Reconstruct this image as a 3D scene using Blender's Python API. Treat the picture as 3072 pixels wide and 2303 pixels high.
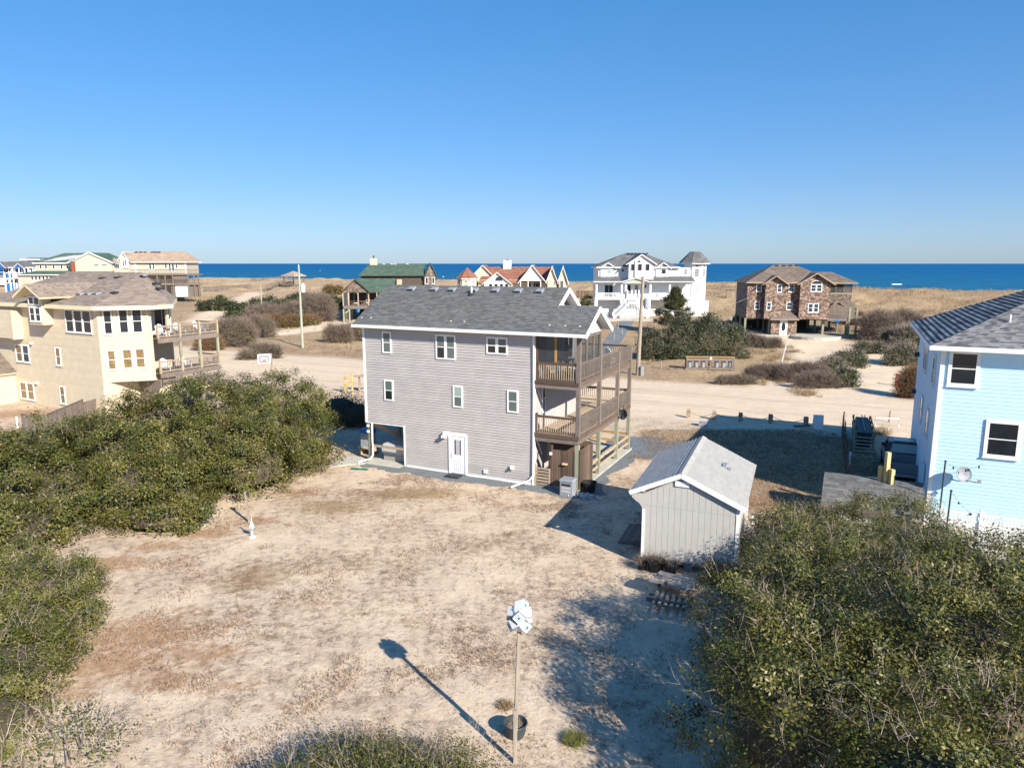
import bpy, math, random
import numpy as np
from mathutils import Vector
R = math.radians
random.seed(7)
rng = np.random.default_rng(11)
sc = bpy.context.scene
col = sc.collection
for o in list(bpy.data.objects): bpy.data.objects.remove(o)

# ------------------------------------------------------------------ camera, sky, sun, exposure
F, CX, CY, HC = 2130.0, 1536.0, 1151.5, 11.5          # focal length and centre in photo pixels, camera height in metres
PIT = math.atan((CY - 790.5) / F)
cd = bpy.data.cameras.new('camera'); cam = bpy.data.objects.new('camera', cd); col.objects.link(cam)
cam.location = (0, 0, HC); cam.rotation_euler = (math.pi / 2 - PIT, 0, 0)
cd.sensor_fit = 'HORIZONTAL'; cd.sensor_width = 36; cd.lens = 36 * F / 3072
cd.clip_start = .5; cd.clip_end = 120000
sc.camera = cam
SUN_DIR = Vector((.611, -.791, 0)).normalized(); SUN_EL = R(30.3)
world = bpy.data.worlds.new('World'); sc.world = world; world.use_nodes = True
wn = world.node_tree; wn.nodes.clear()
wo = wn.nodes.new('ShaderNodeOutputWorld'); wb = wn.nodes.new('ShaderNodeBackground'); ws = wn.nodes.new('ShaderNodeTexSky')
ws.sky_type = 'NISHITA'; ws.sun_disc = False; ws.sun_elevation = SUN_EL
ws.sun_rotation = math.atan2(SUN_DIR.x, SUN_DIR.y)
ws.altitude = 0; ws.air_density = 1.0; ws.dust_density = .3; ws.ozone_density = 6.0
wh = wn.nodes.new('ShaderNodeHueSaturation'); wh.inputs['Saturation'].default_value = 1.25
wg_ = wn.nodes.new('ShaderNodeGamma'); wg_.inputs[1].default_value = .6
wm_ = wn.nodes.new('ShaderNodeMix'); wm_.data_type = 'RGBA'; wm_.blend_type = 'MULTIPLY'; wm_.inputs[0].default_value = 1; wm_.inputs[7].default_value = (.74, .895, 1.17, 1)   # camera white balance of the clear winter sky
wn.links.new(ws.outputs[0], wh.inputs['Color']); wn.links.new(wh.outputs[0], wg_.inputs[0]); wn.links.new(wg_.outputs[0], wm_.inputs[6]); wn.links.new(wm_.outputs[2], wb.inputs[0]); wn.links.new(wb.outputs[0], wo.inputs[0])
wb.inputs[1].default_value = .142
sd = bpy.data.lights.new('sun', 'SUN'); sun = bpy.data.objects.new('sun', sd); col.objects.link(sun)
sd.energy = 5.0; sd.angle = R(.53); sd.color = (1, .925, .80)
tosun = Vector((SUN_DIR.x * math.cos(SUN_EL), SUN_DIR.y * math.cos(SUN_EL), math.sin(SUN_EL)))
sun.rotation_euler = tosun.to_track_quat('Z', 'Y').to_euler(); sun.location = (30, -40, 40)
sc.view_settings.view_transform = 'Standard'; sc.view_settings.look = 'None'
sc.view_settings.exposure = .86; sc.view_settings.gamma = 1

# ------------------------------------------------------------------ terrain
def S(a, b, t):
    t = np.clip((np.asarray(t, float) - a) / (b - a), 0, 1); return t * t * (3 - 2 * t)
_perm = rng.random((256, 256))
def vnoise(x, y):
    x = np.asarray(x, float); y = np.asarray(y, float)
    xi = np.floor(x).astype(int); yi = np.floor(y).astype(int); fx = x - xi; fy = y - yi
    fx = fx * fx * (3 - 2 * fx); fy = fy * fy * (3 - 2 * fy)
    g = lambda a, b: _perm[a & 255, b & 255]
    return (g(xi, yi) * (1 - fx) + g(xi + 1, yi) * fx) * (1 - fy) + (g(xi, yi + 1) * (1 - fx) + g(xi + 1, yi + 1) * fx) * fy
def fbm(x, y, n=4):
    s = 0; a = .5
    for i in range(n): s = s + a * vnoise(x * 2 ** i + 17.3 * i, y * 2 ** i + 5.1 * i); a *= .5
    return s
def VV(x, y): return .434 * x + .901 * y               # distance towards the sea; the coast runs along .901,-.434
def SS(x, y): return .901 * x - .434 * y
def terrain(x, y):
    v = VV(x, y)
    z = 2.0 * S(85, 130, v) + 4.1 * S(136, 182, v) * (1 - S(190, 216, v)) - 5.5 * S(200, 245, v)
    w = S(128, 160, v) * (1 - S(205, 235, v))
    z = z + w * ((fbm(x / 21, y / 21) - .5) * 3.2 + (fbm(x / 6.5, y / 6.5, 3) - .5) * 1.9)
    z = z + S(66, 76, v) * (1 - S(125, 140, v)) * (fbm(x / 7 + 9, y / 7, 3) - .45) * 1.0
    z = z + (fbm(x / 1.7, y / 1.7, 3) - .47) * .10 * (1 - S(90, 130, v))
    return z
def ray(px, py):
    a = (px - CX) / F; b = -(py - CY) / F; c, s = math.cos(PIT), math.sin(PIT)
    return (a, c + b * s, -s + b * c)
def G(px, py, z=None):                                  # where a photo pixel's ray meets the ground (or the level z)
    d = ray(px, py)
    if z is not None:
        t = (z - HC) / d[2]; return Vector((d[0] * t, d[1] * t, z))
    ts = np.linspace(8, 320, 6000); h = HC + d[2] * ts - terrain(d[0] * ts, d[1] * ts)
    i = np.argmax(h < 0) if (h < 0).any() else len(ts) - 1
    t = ts[i]; return Vector((d[0] * t, d[1] * t, float(terrain(d[0] * t, d[1] * t))))
def TZ(x, y): return float(terrain(x, y))

# ------------------------------------------------------------------ materials
MATS = {}
def nt(name):
    m = bpy.data.materials.new(name); m.use_nodes = True; MATS[name] = m
    t = m.node_tree; return m, t, t.nodes['Principled BSDF']
def setspec(p, v):
    p.inputs['Specular IOR Level'].default_value = v
def mat(name, c, rough=.7, var=.12, scale=6, stretch=(1, 1, 1), bump=0, attr=0, objr=0, spec=.3, c2=None, metal=0, fine=0):
    m, t, p = nt(name); N, L = t.nodes, t.links
    tc = N.new('ShaderNodeTexCoord'); mp = N.new('ShaderNodeMapping'); mp.inputs['Scale'].default_value = stretch
    L.new(tc.outputs['Object'], mp.inputs[0])
    nz = N.new('ShaderNodeTexNoise'); nz.inputs['Scale'].default_value = scale; nz.inputs['Detail'].default_value = 5; nz.inputs['Roughness'].default_value = .6
    L.new(mp.outputs[0], nz.inputs['Vector'])
    rp = N.new('ShaderNodeMapRange'); rp.inputs[1].default_value = .3; rp.inputs[2].default_value = .7
    L.new(nz.outputs[0], rp.inputs[0])
    mx = N.new('ShaderNodeMix'); mx.data_type = 'RGBA'
    b = c2 if c2 else tuple(min(1, x * (1 + var)) for x in c)
    a = c if c2 else tuple(x * (1 - var) for x in c)
    mx.inputs[6].default_value = (*a, 1); mx.inputs[7].default_value = (*b, 1); L.new(rp.outputs[0], mx.inputs[0])
    out = mx.outputs[2]
    def mul(fac_out, amt):
        nonlocal out
        r = N.new('ShaderNodeMapRange'); r.inputs[3].default_value = 1 - amt; r.inputs[4].default_value = 1 + amt; L.new(fac_out, r.inputs[0])
        h = N.new('ShaderNodeVectorMath'); h.operation = 'SCALE'; L.new(out, h.inputs[0]); L.new(r.outputs[0], h.inputs['Scale']); out = h.outputs[0]
    if attr:
        an = N.new('ShaderNodeAttribute'); an.attribute_name = 'rnd'; mul(an.outputs['Fac'], attr)
    if objr:
        oi = N.new('ShaderNodeObjectInfo'); mul(oi.outputs['Random'], objr)
    if fine:
        n2 = N.new('ShaderNodeTexNoise'); n2.inputs['Scale'].default_value = 1.3; n2.inputs['Detail'].default_value = 6; L.new(tc.outputs['Object'], n2.inputs['Vector']); mul(n2.outputs[0], fine)
    L.new(out, p.inputs['Base Color'])
    p.inputs['Roughness'].default_value = rough; setspec(p, spec); p.inputs['Metallic'].default_value = metal
    if bump:
        bp = N.new('ShaderNodeBump'); bp.inputs['Strength'].default_value = bump; bp.inputs['Distance'].default_value = .02
        L.new(nz.outputs[0], bp.inputs['Height']); L.new(bp.outputs[0], p.inputs['Normal'])
    return m
def ramp_mat(name, stops, rough=.5, spec=.4, trans=0, objr=0):       # colour picked per face by the 'rnd' attribute
    m, t, p = nt(name); N, L = t.nodes, t.links
    an = N.new('ShaderNodeAttribute'); an.attribute_name = 'rnd'
    cr = N.new('ShaderNodeValToRGB'); e = cr.color_ramp.elements
    while len(e) < len(stops): e.new(.5)
    for q, (pos, c) in zip(e, stops): q.position = pos; q.color = (*c, 1)
    L.new(an.outputs['Fac'], cr.inputs[0]); L.new(cr.outputs[0], p.inputs['Base Color'])
    p.inputs['Roughness'].default_value = rough; setspec(p, spec)
    if trans:
        tr = N.new('ShaderNodeBsdfTranslucent'); L.new(cr.outputs[0], tr.inputs[0])
        ms = N.new('ShaderNodeMixShader'); ms.inputs[0].default_value = trans
        L.new(p.outputs[0], ms.inputs[1]); L.new(tr.outputs[0], ms.inputs[2]); L.new(ms.outputs[0], t.nodes['Material Output'].inputs[0])
    return m
mat('white_trim', (.78, .78, .77), .5, .05, 3, fine=.06)
mat('white_paint', (.68, .69, .70), .5, .05, 2, fine=.06)
mat('white_plastic', (.78, .78, .78), .35, .04, 4)
mat('gray_siding', (.43, .403, .39), .62, .10, 3.5, (14, 14, 1), objr=.05, fine=.16, bump=.15)
mat('gable_siding', (.44, .41, .405), .6, .06, 3)
mat('side_siding', (.44, .415, .41), .6, .06, 3, fine=.08)
mat('yellow_siding', (.60, .51, .37), .6, .06, 2, objr=.03, fine=.06)
mat('cream_panel', (.55, .475, .35), .6, .05, 2)
mat('tan_trim', (.58, .50, .37), .6, .05, 2)
mat('cream_fascia', (.68, .60, .40), .6, .05, 2)
mat('blue_siding', (.50, .72, .86), .55, .03, 2, objr=.03, fine=.04)
mat('shed_siding', (.46, .445, .42), .6, .05, 2, (6, 6, 1), fine=.07)
mat('shake', (.235, .165, .13), .85, .3, 3, attr=.6, bump=.3, fine=.25)
mat('dark_shake', (.17, .135, .11), .85, .3, 3, attr=.5, bump=.3)
mat('far_cream', (.60, .52, .39), .6, .05, 2)
mat('far_tan', (.46, .42, .34), .6, .05, 2)
mat('far_white', (.70, .68, .64), .6, .04, 2)
mat('royal_blue', (.02, .13, .48), .5, .08, 2)
mat('roof_gray', (.128, .131, .130), .9, .12, 9, attr=.24, objr=.0, fine=.08)
mat('roof_gray2', (.17, .17, .178), .9, .15, 7, attr=.5, fine=.1)
mat('roof_far_gray', (.135, .135, .135), .9, .18, 4, attr=.25, fine=.15)
mat('roof_tan', (.27, .215, .175), .9, .14, 6, attr=.25, fine=.12)
mat('roof_light', (.41, .40, .375), .9, .1, 8, attr=.10, objr=.06, fine=.08)
mat('roof_brown', (.17, .135, .11), .9, .15, 5, attr=.25, fine=.15)
mat('roof_far_tan', (.36, .27, .20), .9, .12, 4, attr=.15)
mat('roof_green', (.068, .108, .082), .9, .14, 4, attr=.2, fine=.15)
mat('roof_red', (.25, .11, .075), .9, .14, 4, attr=.22, fine=.15)
mat('wood_gray', (.178, .146, .126), .85, .3, 2.5, (9, 9, 1.2), objr=.16, bump=.4, c2=None, fine=.18)
mat('wood_gray_h', (.185, .15, .13), .85, .3, 2.5, (1.2, 1.2, 9), objr=.16, bump=.4, fine=.2)
mat('wood_brown', (.128, .088, .064), .85, .3, 2.5, (9, 9, 1.2), objr=.38, bump=.4, fine=.2)
mat('wood_green', (.27, .275, .20), .85, .22, 2.5, (8, 8, 1), objr=.1, bump=.3, fine=.2)
mat('wood_new', (.55, .43, .20), .8, .15, 3, (9, 9, 1), objr=.12, bump=.2)
mat('wood_orange', (.42, .25, .09), .8, .2, 3, (9, 9, 1), objr=.15)
mat('wood_tan', (.38, .295, .21), .85, .25, 3, (6, 6, 2), objr=.15, fine=.2)
mat('wood_bleached', (.50, .42, .33), .85, .2, 3, (6, 6, 2), objr=.12, fine=.15)
mat('wood_pink', (.40, .34, .29), .85, .25, 3, (2, 8, 8), objr=.1, fine=.2)
mat('pole_wood', (.30, .255, .205), .85, .25, 2, (8, 8, .6), bump=.3, fine=.2)
mat('pole_green', (.33, .36, .29), .85, .15, 2, (8, 8, .6), fine=.15)
mat('concrete', (.46, .44, .37), .85, .12, 2.5, bump=.15, fine=.15)
mat('drive_concrete', (.46, .43, .37), .85, .1, 1.5, fine=.12)
mat('gravel', (.085, .10, .115), .9, .35, 14, c2=(.24, .26, .28), bump=.8, fine=.2)
mat('stone', (.1, .11, .12), .9, .3, 9, attr=.7)
mat('dark_metal', (.045, .05, .055), .5, .1, 4, spec=.4)
mat('gray_metal', (.28, .29, .30), .45, .1, 4, spec=.5)
mat('vent_gray', (.26, .28, .31), .55, .08, 5)
mat('lead_dark', (.03, .033, .04), .6, .1, 5)
mat('galvanised', (.36, .40, .44), .4, .2, 4, spec=.5, metal=.3)
mat('bin_dark', (.04, .055, .06), .5, .15, 3)
mat('glass_dark', (.018, .022, .028), .08, .2, 1.5, spec=.5)
mat('glass_blue', (.03, .05, .075), .1, .2, 1.5, spec=.5)
mat('glass_blind', (.115, .145, .14), .15, .12, 1.2, spec=.5)
mat('glass_pale', (.30, .38, .36), .15, .12, 1.2, spec=.5)
mat('glass_amber', (.21, .145, .07), .2, .25, 2.5, spec=.4)
mat('screen_mesh', (.05, .055, .06), .6, .2, 2)
mat('navy_cover', (.014, .022, .05), .5, .2, 4)
mat('black_pot', (.02, .02, .022), .5, .2, 5)
mat('blue_paint', (.03, .17, .45), .45, .1, 3)
mat('tub_gray', (.30, .29, .29), .6, .12, 3)
mat('tub_cover', (.44, .44, .45), .7, .1, 3)
mat('door_white', (.74, .75, .76), .4, .03, 3)
mat('panel_bluegray', (.30, .37, .44), .5, .06, 4)
mat('curtain', (.42, .41, .46), .8, .15, 4, (12, 12, .5))
mat('orange_plastic', (.65, .10, .03), .5, .1, 3)
mat('red_brick', (.27, .085, .04), .8, .2, 6)
mat('car_paint', (.02, .022, .026), .25, .1, 2, spec=.6)
mat('car_silver', (.20, .21, .215), .3, .1, 2, spec=.6)
mat('rubber', (.02, .02, .02), .85, .1, 5)
mat('rope', (.30, .24, .17), .9, .2, 20)
mat('green_turf', (.03, .16, .10), .9, .3, 8)
mat('heron_body', (.50, .60, .64), .6, .25, 5)
mat('boat_cream', (.62, .53, .34), .5, .08, 2)
mat('pale_stone', (.55, .54, .53), .9, .3, 9)
mat('shell_white', (.62, .60, .57), .9, .25, 12, attr=.3)
mat('bark', (.18, .145, .12), .9, .25, 6, bump=.3)
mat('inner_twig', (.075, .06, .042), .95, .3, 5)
mat('twig_pale', (.34, .275, .225), .9, .25, 6, attr=.35)
mat('twig_gray', (.20, .155, .125), .9, .25, 6, attr=.45)
mat('twig_rust', (.20, .115, .065), .9, .25, 6, attr=.5)
ramp_mat('leaf_live', [(0, (.018, .029, .006)), (.3, (.058, .070, .012)), (.6, (.118, .117, .024)), (.8, (.185, .162, .045)), (.93, (.245, .185, .085)), (1, (.29, .15, .065))], .46, .32, .08)
ramp_mat('leaf_olive', [(0, (.028, .042, .008)), (.3, (.075, .09, .016)), (.6, (.135, .135, .032)), (.85, (.20, .17, .068)), (1, (.28, .19, .10))], .52, .25, .08)
ramp_mat('leaf_dark', [(0, (.014, .022, .009)), (.5, (.034, .046, .014)), (.8, (.065, .075, .024)), (1, (.12, .11, .045))], .5, .4, .08)
ramp_mat('leaf_pine', [(0, (.02, .03, .012)), (.5, (.05, .06, .018)), (.85, (.10, .095, .03)), (1, (.2, .14, .07))], .6, .3, .1)
ramp_mat('grass_dry', [(0, (.20, .14, .085)), (.5, (.35, .26, .155)), (1, (.50, .39, .25))], .8, .2, .2)
ramp_mat('grass_dead', [(0, (.13, .095, .075)), (.5, (.26, .19, .14)), (.85, (.36, .26, .17)), (1, (.40, .20, .08))], .85, .15, .1)
ramp_mat('litter', [(0, (.15, .09, .055)), (.5, (.31, .18, .095)), (1, (.43, .28, .16))], .85, .15, .1)
ramp_mat('grass_green', [(0, (.10, .13, .03)), (.6, (.22, .24, .08)), (1, (.38, .34, .16))], .7, .2, .2)

# ------------------------------------------------------------------ mesh helpers
class MB:
    def __init__(s, T=(0, 0, 0)):
        s.v = []; s.f = []; s.r = None; s.ox, s.oy = T[0], T[1]; s.c, s.s_ = math.cos(R(T[2])), math.sin(R(T[2])); s.oz = T[3] if len(T) > 3 else 0
    def p(s, x, y, z): s.v.append((s.ox + x * s.c - y * s.s_, s.oy + x * s.s_ + y * s.c, s.oz + z)); return len(s.v) - 1
    def face(s, pts, rnd=None):
        i = [s.p(*q) for q in pts]; s.f.append(i)
        if rnd is not None:
            if s.r is None: s.r = []
            s.r.append(rnd)
        return s
    def hexa(s, b, t):
        i = [s.p(*q) for q in b] + [s.p(*q) for q in t]
        for q in ((3, 2, 1, 0), (4, 5, 6, 7), (0, 1, 5, 4), (1, 2, 6, 5), (2, 3, 7, 6), (3, 0, 4, 7)): s.f.append([i[k] for k in q])
        return s
    def box(s, x0, x1, y0, y1, z0, z1):
        return s.hexa([(x0, y0, z0), (x1, y0, z0), (x1, y1, z0), (x0, y1, z0)], [(x0, y0, z1), (x1, y0, z1), (x1, y1, z1), (x0, y1, z1)])
    def taper(s, x0, x1, y0, y1, z0, z1, k=.8, ky=None):
        ky = k if ky is None else ky; cx, cy = (x0 + x1) / 2, (y0 + y1) / 2; dx, dy = (x1 - x0) / 2 * k, (y1 - y0) / 2 * ky
        return s.hexa([(x0, y0, z0), (x1, y0, z0), (x1, y1, z0), (x0, y1, z0)], [(cx - dx, cy - dy, z1), (cx + dx, cy - dy, z1), (cx + dx, cy + dy, z1), (cx - dx, cy + dy, z1)])
    def bar(s, p, q, w, h):
        p = Vector(p); q = Vector(q); d = (q - p).normalized()
        a = d.cross(Vector((0, 0, 1))); a = Vector((1, 0, 0)) if a.length < 1e-3 else a.normalized(); b = a.cross(d)
        o = [a * w / 2 + b * h / 2, a * -w / 2 + b * h / 2, a * -w / 2 - b * h / 2, a * w / 2 - b * h / 2]
        return s.hexa([tuple(p + k) for k in o], [tuple(q + k) for k in o])
    def tube(s, pts, r, n=6, r1=None, cap=True):
        pts = [Vector(q) for q in pts]; m = len(pts); rings = []
        for i, q in enumerate(pts):
            d = (pts[min(i + 1, m - 1)] - pts[max(i - 1, 0)]).normalized()
            a = d.cross(Vector((0, 0, 1))); a = Vector((1, 0, 0)) if a.length < 1e-3 else a.normalized(); b = a.cross(d)
            rr = r if r1 is None else r + (r1 - r) * i / max(1, m - 1)
            rings.append([s.p(*(q + (a * math.cos(t) + b * math.sin(t)) * rr)) for t in [2 * math.pi * k / n for k in range(n)]])
        for i in range(m - 1):
            for k in range(n): s.f.append([rings[i][k], rings[i][(k + 1) % n], rings[i + 1][(k + 1) % n], rings[i + 1][k]])
        if cap: s.f.append(rings[0][::-1]); s.f.append(rings[-1])
        return s
    def lathe(s, prof, cx=0, cy=0, n=12, sx=1, sy=1):
        rings = [[s.p(cx + r * sx * math.cos(2 * math.pi * k / n), cy + r * sy * math.sin(2 * math.pi * k / n), z) for k in range(n)] for r, z in prof]
        for i in range(len(prof) - 1):
            for k in range(n): s.f.append([rings[i][k], rings[i][(k + 1) % n], rings[i + 1][(k + 1) % n], rings[i + 1][k]])
        s.f.append(rings[0][::-1]); s.f.append(rings[-1]); return s
    def prism(s, poly, y0, y1):                          # poly of (x, z) extruded along y
        n = len(poly); a = [s.p(x, y0, z) for x, z in poly]; b = [s.p(x, y1, z) for x, z in poly]
        s.f.append(a); s.f.append(b[::-1])
        for i in range(n): s.f.append([a[(i + 1) % n], a[i], b[i], b[(i + 1) % n]])
        return s
    def slab(s, poly, z0, z1):                           # poly of (x, y) extruded upwards
        n = len(poly); a = [s.p(x, y, z0) for x, y in poly]; b = [s.p(x, y, z1) for x, y in poly]
        s.f.append(a[::-1]); s.f.append(b)
        for i in range(n): s.f.append([a[i], a[(i + 1) % n], b[(i + 1) % n], b[i]])
        return s
    def mesh(s, name):
        me = bpy.data.meshes.new(name); me.from_pydata(s.v, [], s.f)
        if s.r is not None and len(s.r) == len(s.f):
            me.attributes.new('rnd', 'FLOAT', 'FACE').data.foreach_set('value', s.r)
        me.update(); return me
    def build(s, name, m, parent=None, smooth=False, **kw):
        me = s.mesh(name)
        if smooth: me.polygons.foreach_set('use_smooth', [True] * len(me.polygons))
        return link(name, me, m, parent, **kw)
def link(name, me, m=None, parent=None, loc=None, rz=None, **kw):
    o = bpy.data.objects.new(name, me); col.objects.link(o)
    if m and me and not me.materials: me.materials.append(MATS[m])
    if parent is not None: o.parent = parent
    if loc is not None: o.location = loc
    if rz is not None: o.rotation_euler = (0, 0, R(rz))
    for k, v in kw.items(): o[k] = v
    return o
def thing(name, label, cat, loc=(0, 0, 0), rz=0, group=None):
    o = bpy.data.objects.new(name, None); col.objects.link(o); o.location = loc; o.rotation_euler = (0, 0, R(rz)); o.empty_display_size = .2
    o['label'] = label; o['category'] = cat
    if group: o['group'] = group
    return o
def copy_tree(o, loc=None, rz=None, label=None, parent=None):
    c = o.copy(); col.objects.link(c)
    if parent is not None: c.parent = parent
    if loc is not None: c.location = loc
    if rz is not None: c.rotation_euler = (0, 0, R(rz))
    if label: c['label'] = label
    for ch in list(o.children): copy_tree(ch, parent=c)
    return c
def arr_mesh(name, V, nper, rnd=None):                   # V (N*nper,3) -> N separate polygons
    n = len(V) // nper; me = bpy.data.meshes.new(name)
    me.vertices.add(len(V)); me.vertices.foreach_set('co', np.ascontiguousarray(V, np.float32).ravel())
    me.loops.add(n * nper); me.loops.foreach_set('vertex_index', np.arange(n * nper, dtype=np.int32))
    me.polygons.add(n); me.polygons.foreach_set('loop_start', np.arange(0, n * nper, nper, dtype=np.int32))
    me.polygons.foreach_set('loop_total', np.full(n, nper, np.int32))
    if rnd is not None: me.attributes.new('rnd', 'FLOAT', 'FACE').data.foreach_set('value', np.ascontiguousarray(rnd, np.float32))
    me.update(calc_edges=True); return me

# ------------------------------------------------------------------ building helpers (local frame: x right, y into the house, z up)
def siding(parent, T, x0, x1, z0, z1, course, m, holes=(), gable=None, name='siding_board', th=.034):
    z = z0; k = 0
    while z < z1 - .02:
        zt = min(z + course, z1); zm = (z + zt) / 2
        a, b = (x0, x1) if gable is None else gable(zm)
        segs = [(a, b)]
        for (ha, hb, hz0, hz1) in holes:
            if hz0 < zm < hz1:
                ns = []
                for (p, q) in segs:
                    if hb <= p or ha >= q: ns.append((p, q)); continue
                    if ha > p: ns.append((p, ha))
                    if hb < q: ns.append((hb, q))
                segs = ns
        for (p, q) in segs:
            if q - p < .03: continue
            MB(T).hexa([(p, -th, z), (q, -th, z), (q, 0, z), (p, 0, z)], [(p, -.006, zt), (q, -.006, zt), (q, 0, zt), (p, 0, zt)]).build(name, m, parent)
        z = zt; k += 1
def window(parent, T, x0, z0, x1, z1, frame='white_trim', panes=('glass_dark', 'glass_dark'), t=.085, grid=None, sill=True, d=.055):
    f = MB(T)
    f.box(x0, x0 + t, -d, .0, z0, z1).box(x1 - t, x1, -d, .0, z0, z1).box(x0 + t, x1 - t, -d, .0, z1 - t, z1).box(x0 + t, x1 - t, -d, .0, z0, z0 + t)
    if sill: f.box(x0 - .03, x1 + .03, -d - .035, -.02, z0 - .04, z0)
    w = f.build('window', frame, parent)
    xa, xb, za, zb = x0 + t, x1 - t, z0 + t, z1 - t; zm = (za + zb) / 2
    if panes[1] is None:
        MB(T).box(xa, xb, -.034, -.028, za, zb).build('pane', panes[0], w)
    else:
        MB(T).box(xa, xb, -.034, -.028, za, zm).build('pane', panes[1], w)
        MB(T).box(xa, xb, -.040, -.0285, zm, zb).build('pane', panes[0], w)
        MB(T).box(xa, xb, -.048, -.02, zm - .022, zm + .022).build('sash_rail', frame, w)
    if grid:
        g = MB(T)
        for i in range(1, grid[0]):
            x = xa + (xb - xa) * i / grid[0]; g.box(x - .018, x + .018, -.046, -.035, za, zb)
        for i in range(1, grid[1]):
            z = za + (zb - za) * i / grid[1]; g.box(xa, xb, -.045, -.036, z - .018, z + .018)
        g.build('muntin', frame, w)
    return w
def arch_window(parent, T, cx, z0, w, h, m='glass_dark', frame='white_trim'):
    n = 10; arc = lambda r, hh: [(cx + r * math.cos(math.pi * k / n), z0 + hh * math.sin(math.pi * k / n)) for k in range(n + 1)]
    o = MB(T).prism(arc(w / 2, h)[::-1], -.05, 0).build('arched_window', frame, parent)
    MB(T).prism([(x, z + .03) for x, z in arc(w / 2 - .09, h - .11)][::-1], -.062, -.051).build('pane', m, o)
    return o
def railing(parent, T, x0, x1, z, h=.95, sp=.135, mt='wood_gray_h', mb_='wood_gray', cap=.14, thick=.035, base=.09):
    r = MB(T).box(x0, x1, -cap / 2, cap / 2, z + h - .04, z + h).box(x0, x1, -.02, .02, z + h - .13, z + h - .04).box(x0, x1, -.02, .02, z + base, z + base + .09)
    ro = r.build('railing', mt, parent); n = max(1, int((x1 - x0) / sp)); me = None
    for i in range(n):
        x = x0 + (x1 - x0) * (i + .5) / n
        if me is None: me = MB((0, 0, T[2])).box(-thick / 2, thick / 2, -.045, -.0205, z + base, z + h - .05).mesh('baluster')
        c, s_ = math.cos(R(T[2])), math.sin(R(T[2]))
        link('baluster', me, mb_, ro, loc=(T[0] + x * c, T[1] + x * s_, T[3] if len(T) > 3 else 0))
    return ro
def roof_slope(parent, bl, br, tr, tl, m, exposure=.145, tab=.23, under='white_trim', thick=.10, name='shingles', lift0=.014):
    bl, br, tr, tl = map(Vector, (bl, br, tr, tl))
    n = (br - bl).cross(tl - bl) if (tl - bl).length > .01 else (br - bl).cross(tr - bl)
    n.normalize()
    if n.z < 0: n = -n
    dk = [bl, br, tr, tl] if (tr - tl).length > .02 else [bl, br, tr]
    d = MB(); k = len(dk); lo = [q - n * thick for q in dk]
    a = [d.p(*q) for q in lo]; b = [d.p(*q) for q in dk]; d.f.append(b); d.f.append(a[::-1])
    for i in range(k): d.f.append([a[i], a[(i + 1) % k], b[(i + 1) % k], b[i]])
    ro = d.build('roof_slope', under, parent)
    e = (br - bl).normalized(); mid_b = (bl + br) / 2; mid_t = (tl + tr) / 2
    upv = (mid_t - mid_b); upv = upv - e * upv.dot(e); hl = upv.length; cnt = max(1, round(hl / exposure))
    V = []; rr = []
    for i in range(cnt):
        t0, t1 = i / cnt, min(1, (i + 1.06) / cnt)
        L0, R0, L1, R1 = bl.lerp(tl, t0), br.lerp(tr, t0), bl.lerp(tl, t1), br.lerp(tr, t1)
        w = (R0 - L0).length; nt_ = max(1, int(round(w / tab))); off = random.random() * .6
        cuts = [0] + [min(1, max(0, (j + off + random.uniform(-.25, .25)) / nt_)) for j in range(nt_)] + [1]
        cuts = sorted(cuts)
        for j in range(len(cuts) - 1):
            if cuts[j + 1] - cuts[j] < 1e-4: continue
            lift = n * (lift0 + .006 * random.random()); q = random.random()
            A, B = L0.lerp(R0, cuts[j]) , L0.lerp(R0, cuts[j + 1]); C, D_ = L1.lerp(R1, cuts[j + 1]), L1.lerp(R1, cuts[j])
            g = n * .002
            V += [A + lift, B + lift, C + n * .004, D_ + n * .004, A + g, B + g, B + lift, A + lift]; rr += [q, q]
    me = arr_mesh(name, np.array([tuple(v) for v in V], np.float32), 4, rr)
    link(name, me, m, ro, kind='stuff')
    return ro
def gable_roof(parent, x0, x1, y0, y1, ze, zr, m, trim='white_trim', axis='x', **kw):   # ridge along axis
    if axis == 'x':
        ym = (y0 + y1) / 2
        roof_slope(parent, (x0, y0, ze), (x1, y0, ze), (x1, ym, zr), (x0, ym, zr), m, under=trim, **kw)
        roof_slope(parent, (x1, y1, ze), (x0, y1, ze), (x0, ym, zr), (x1, ym, zr), m, under=trim, **kw)
    else:
        xm = (x0 + x1) / 2
        roof_slope(parent, (x0, y1, ze), (x0, y0, ze), (xm, y0, zr), (xm, y1, zr), m, under=trim, **kw)
        roof_slope(parent, (x1, y0, ze), (x1, y1, ze), (xm, y1, zr), (xm, y0, zr), m, under=trim, **kw)
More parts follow.
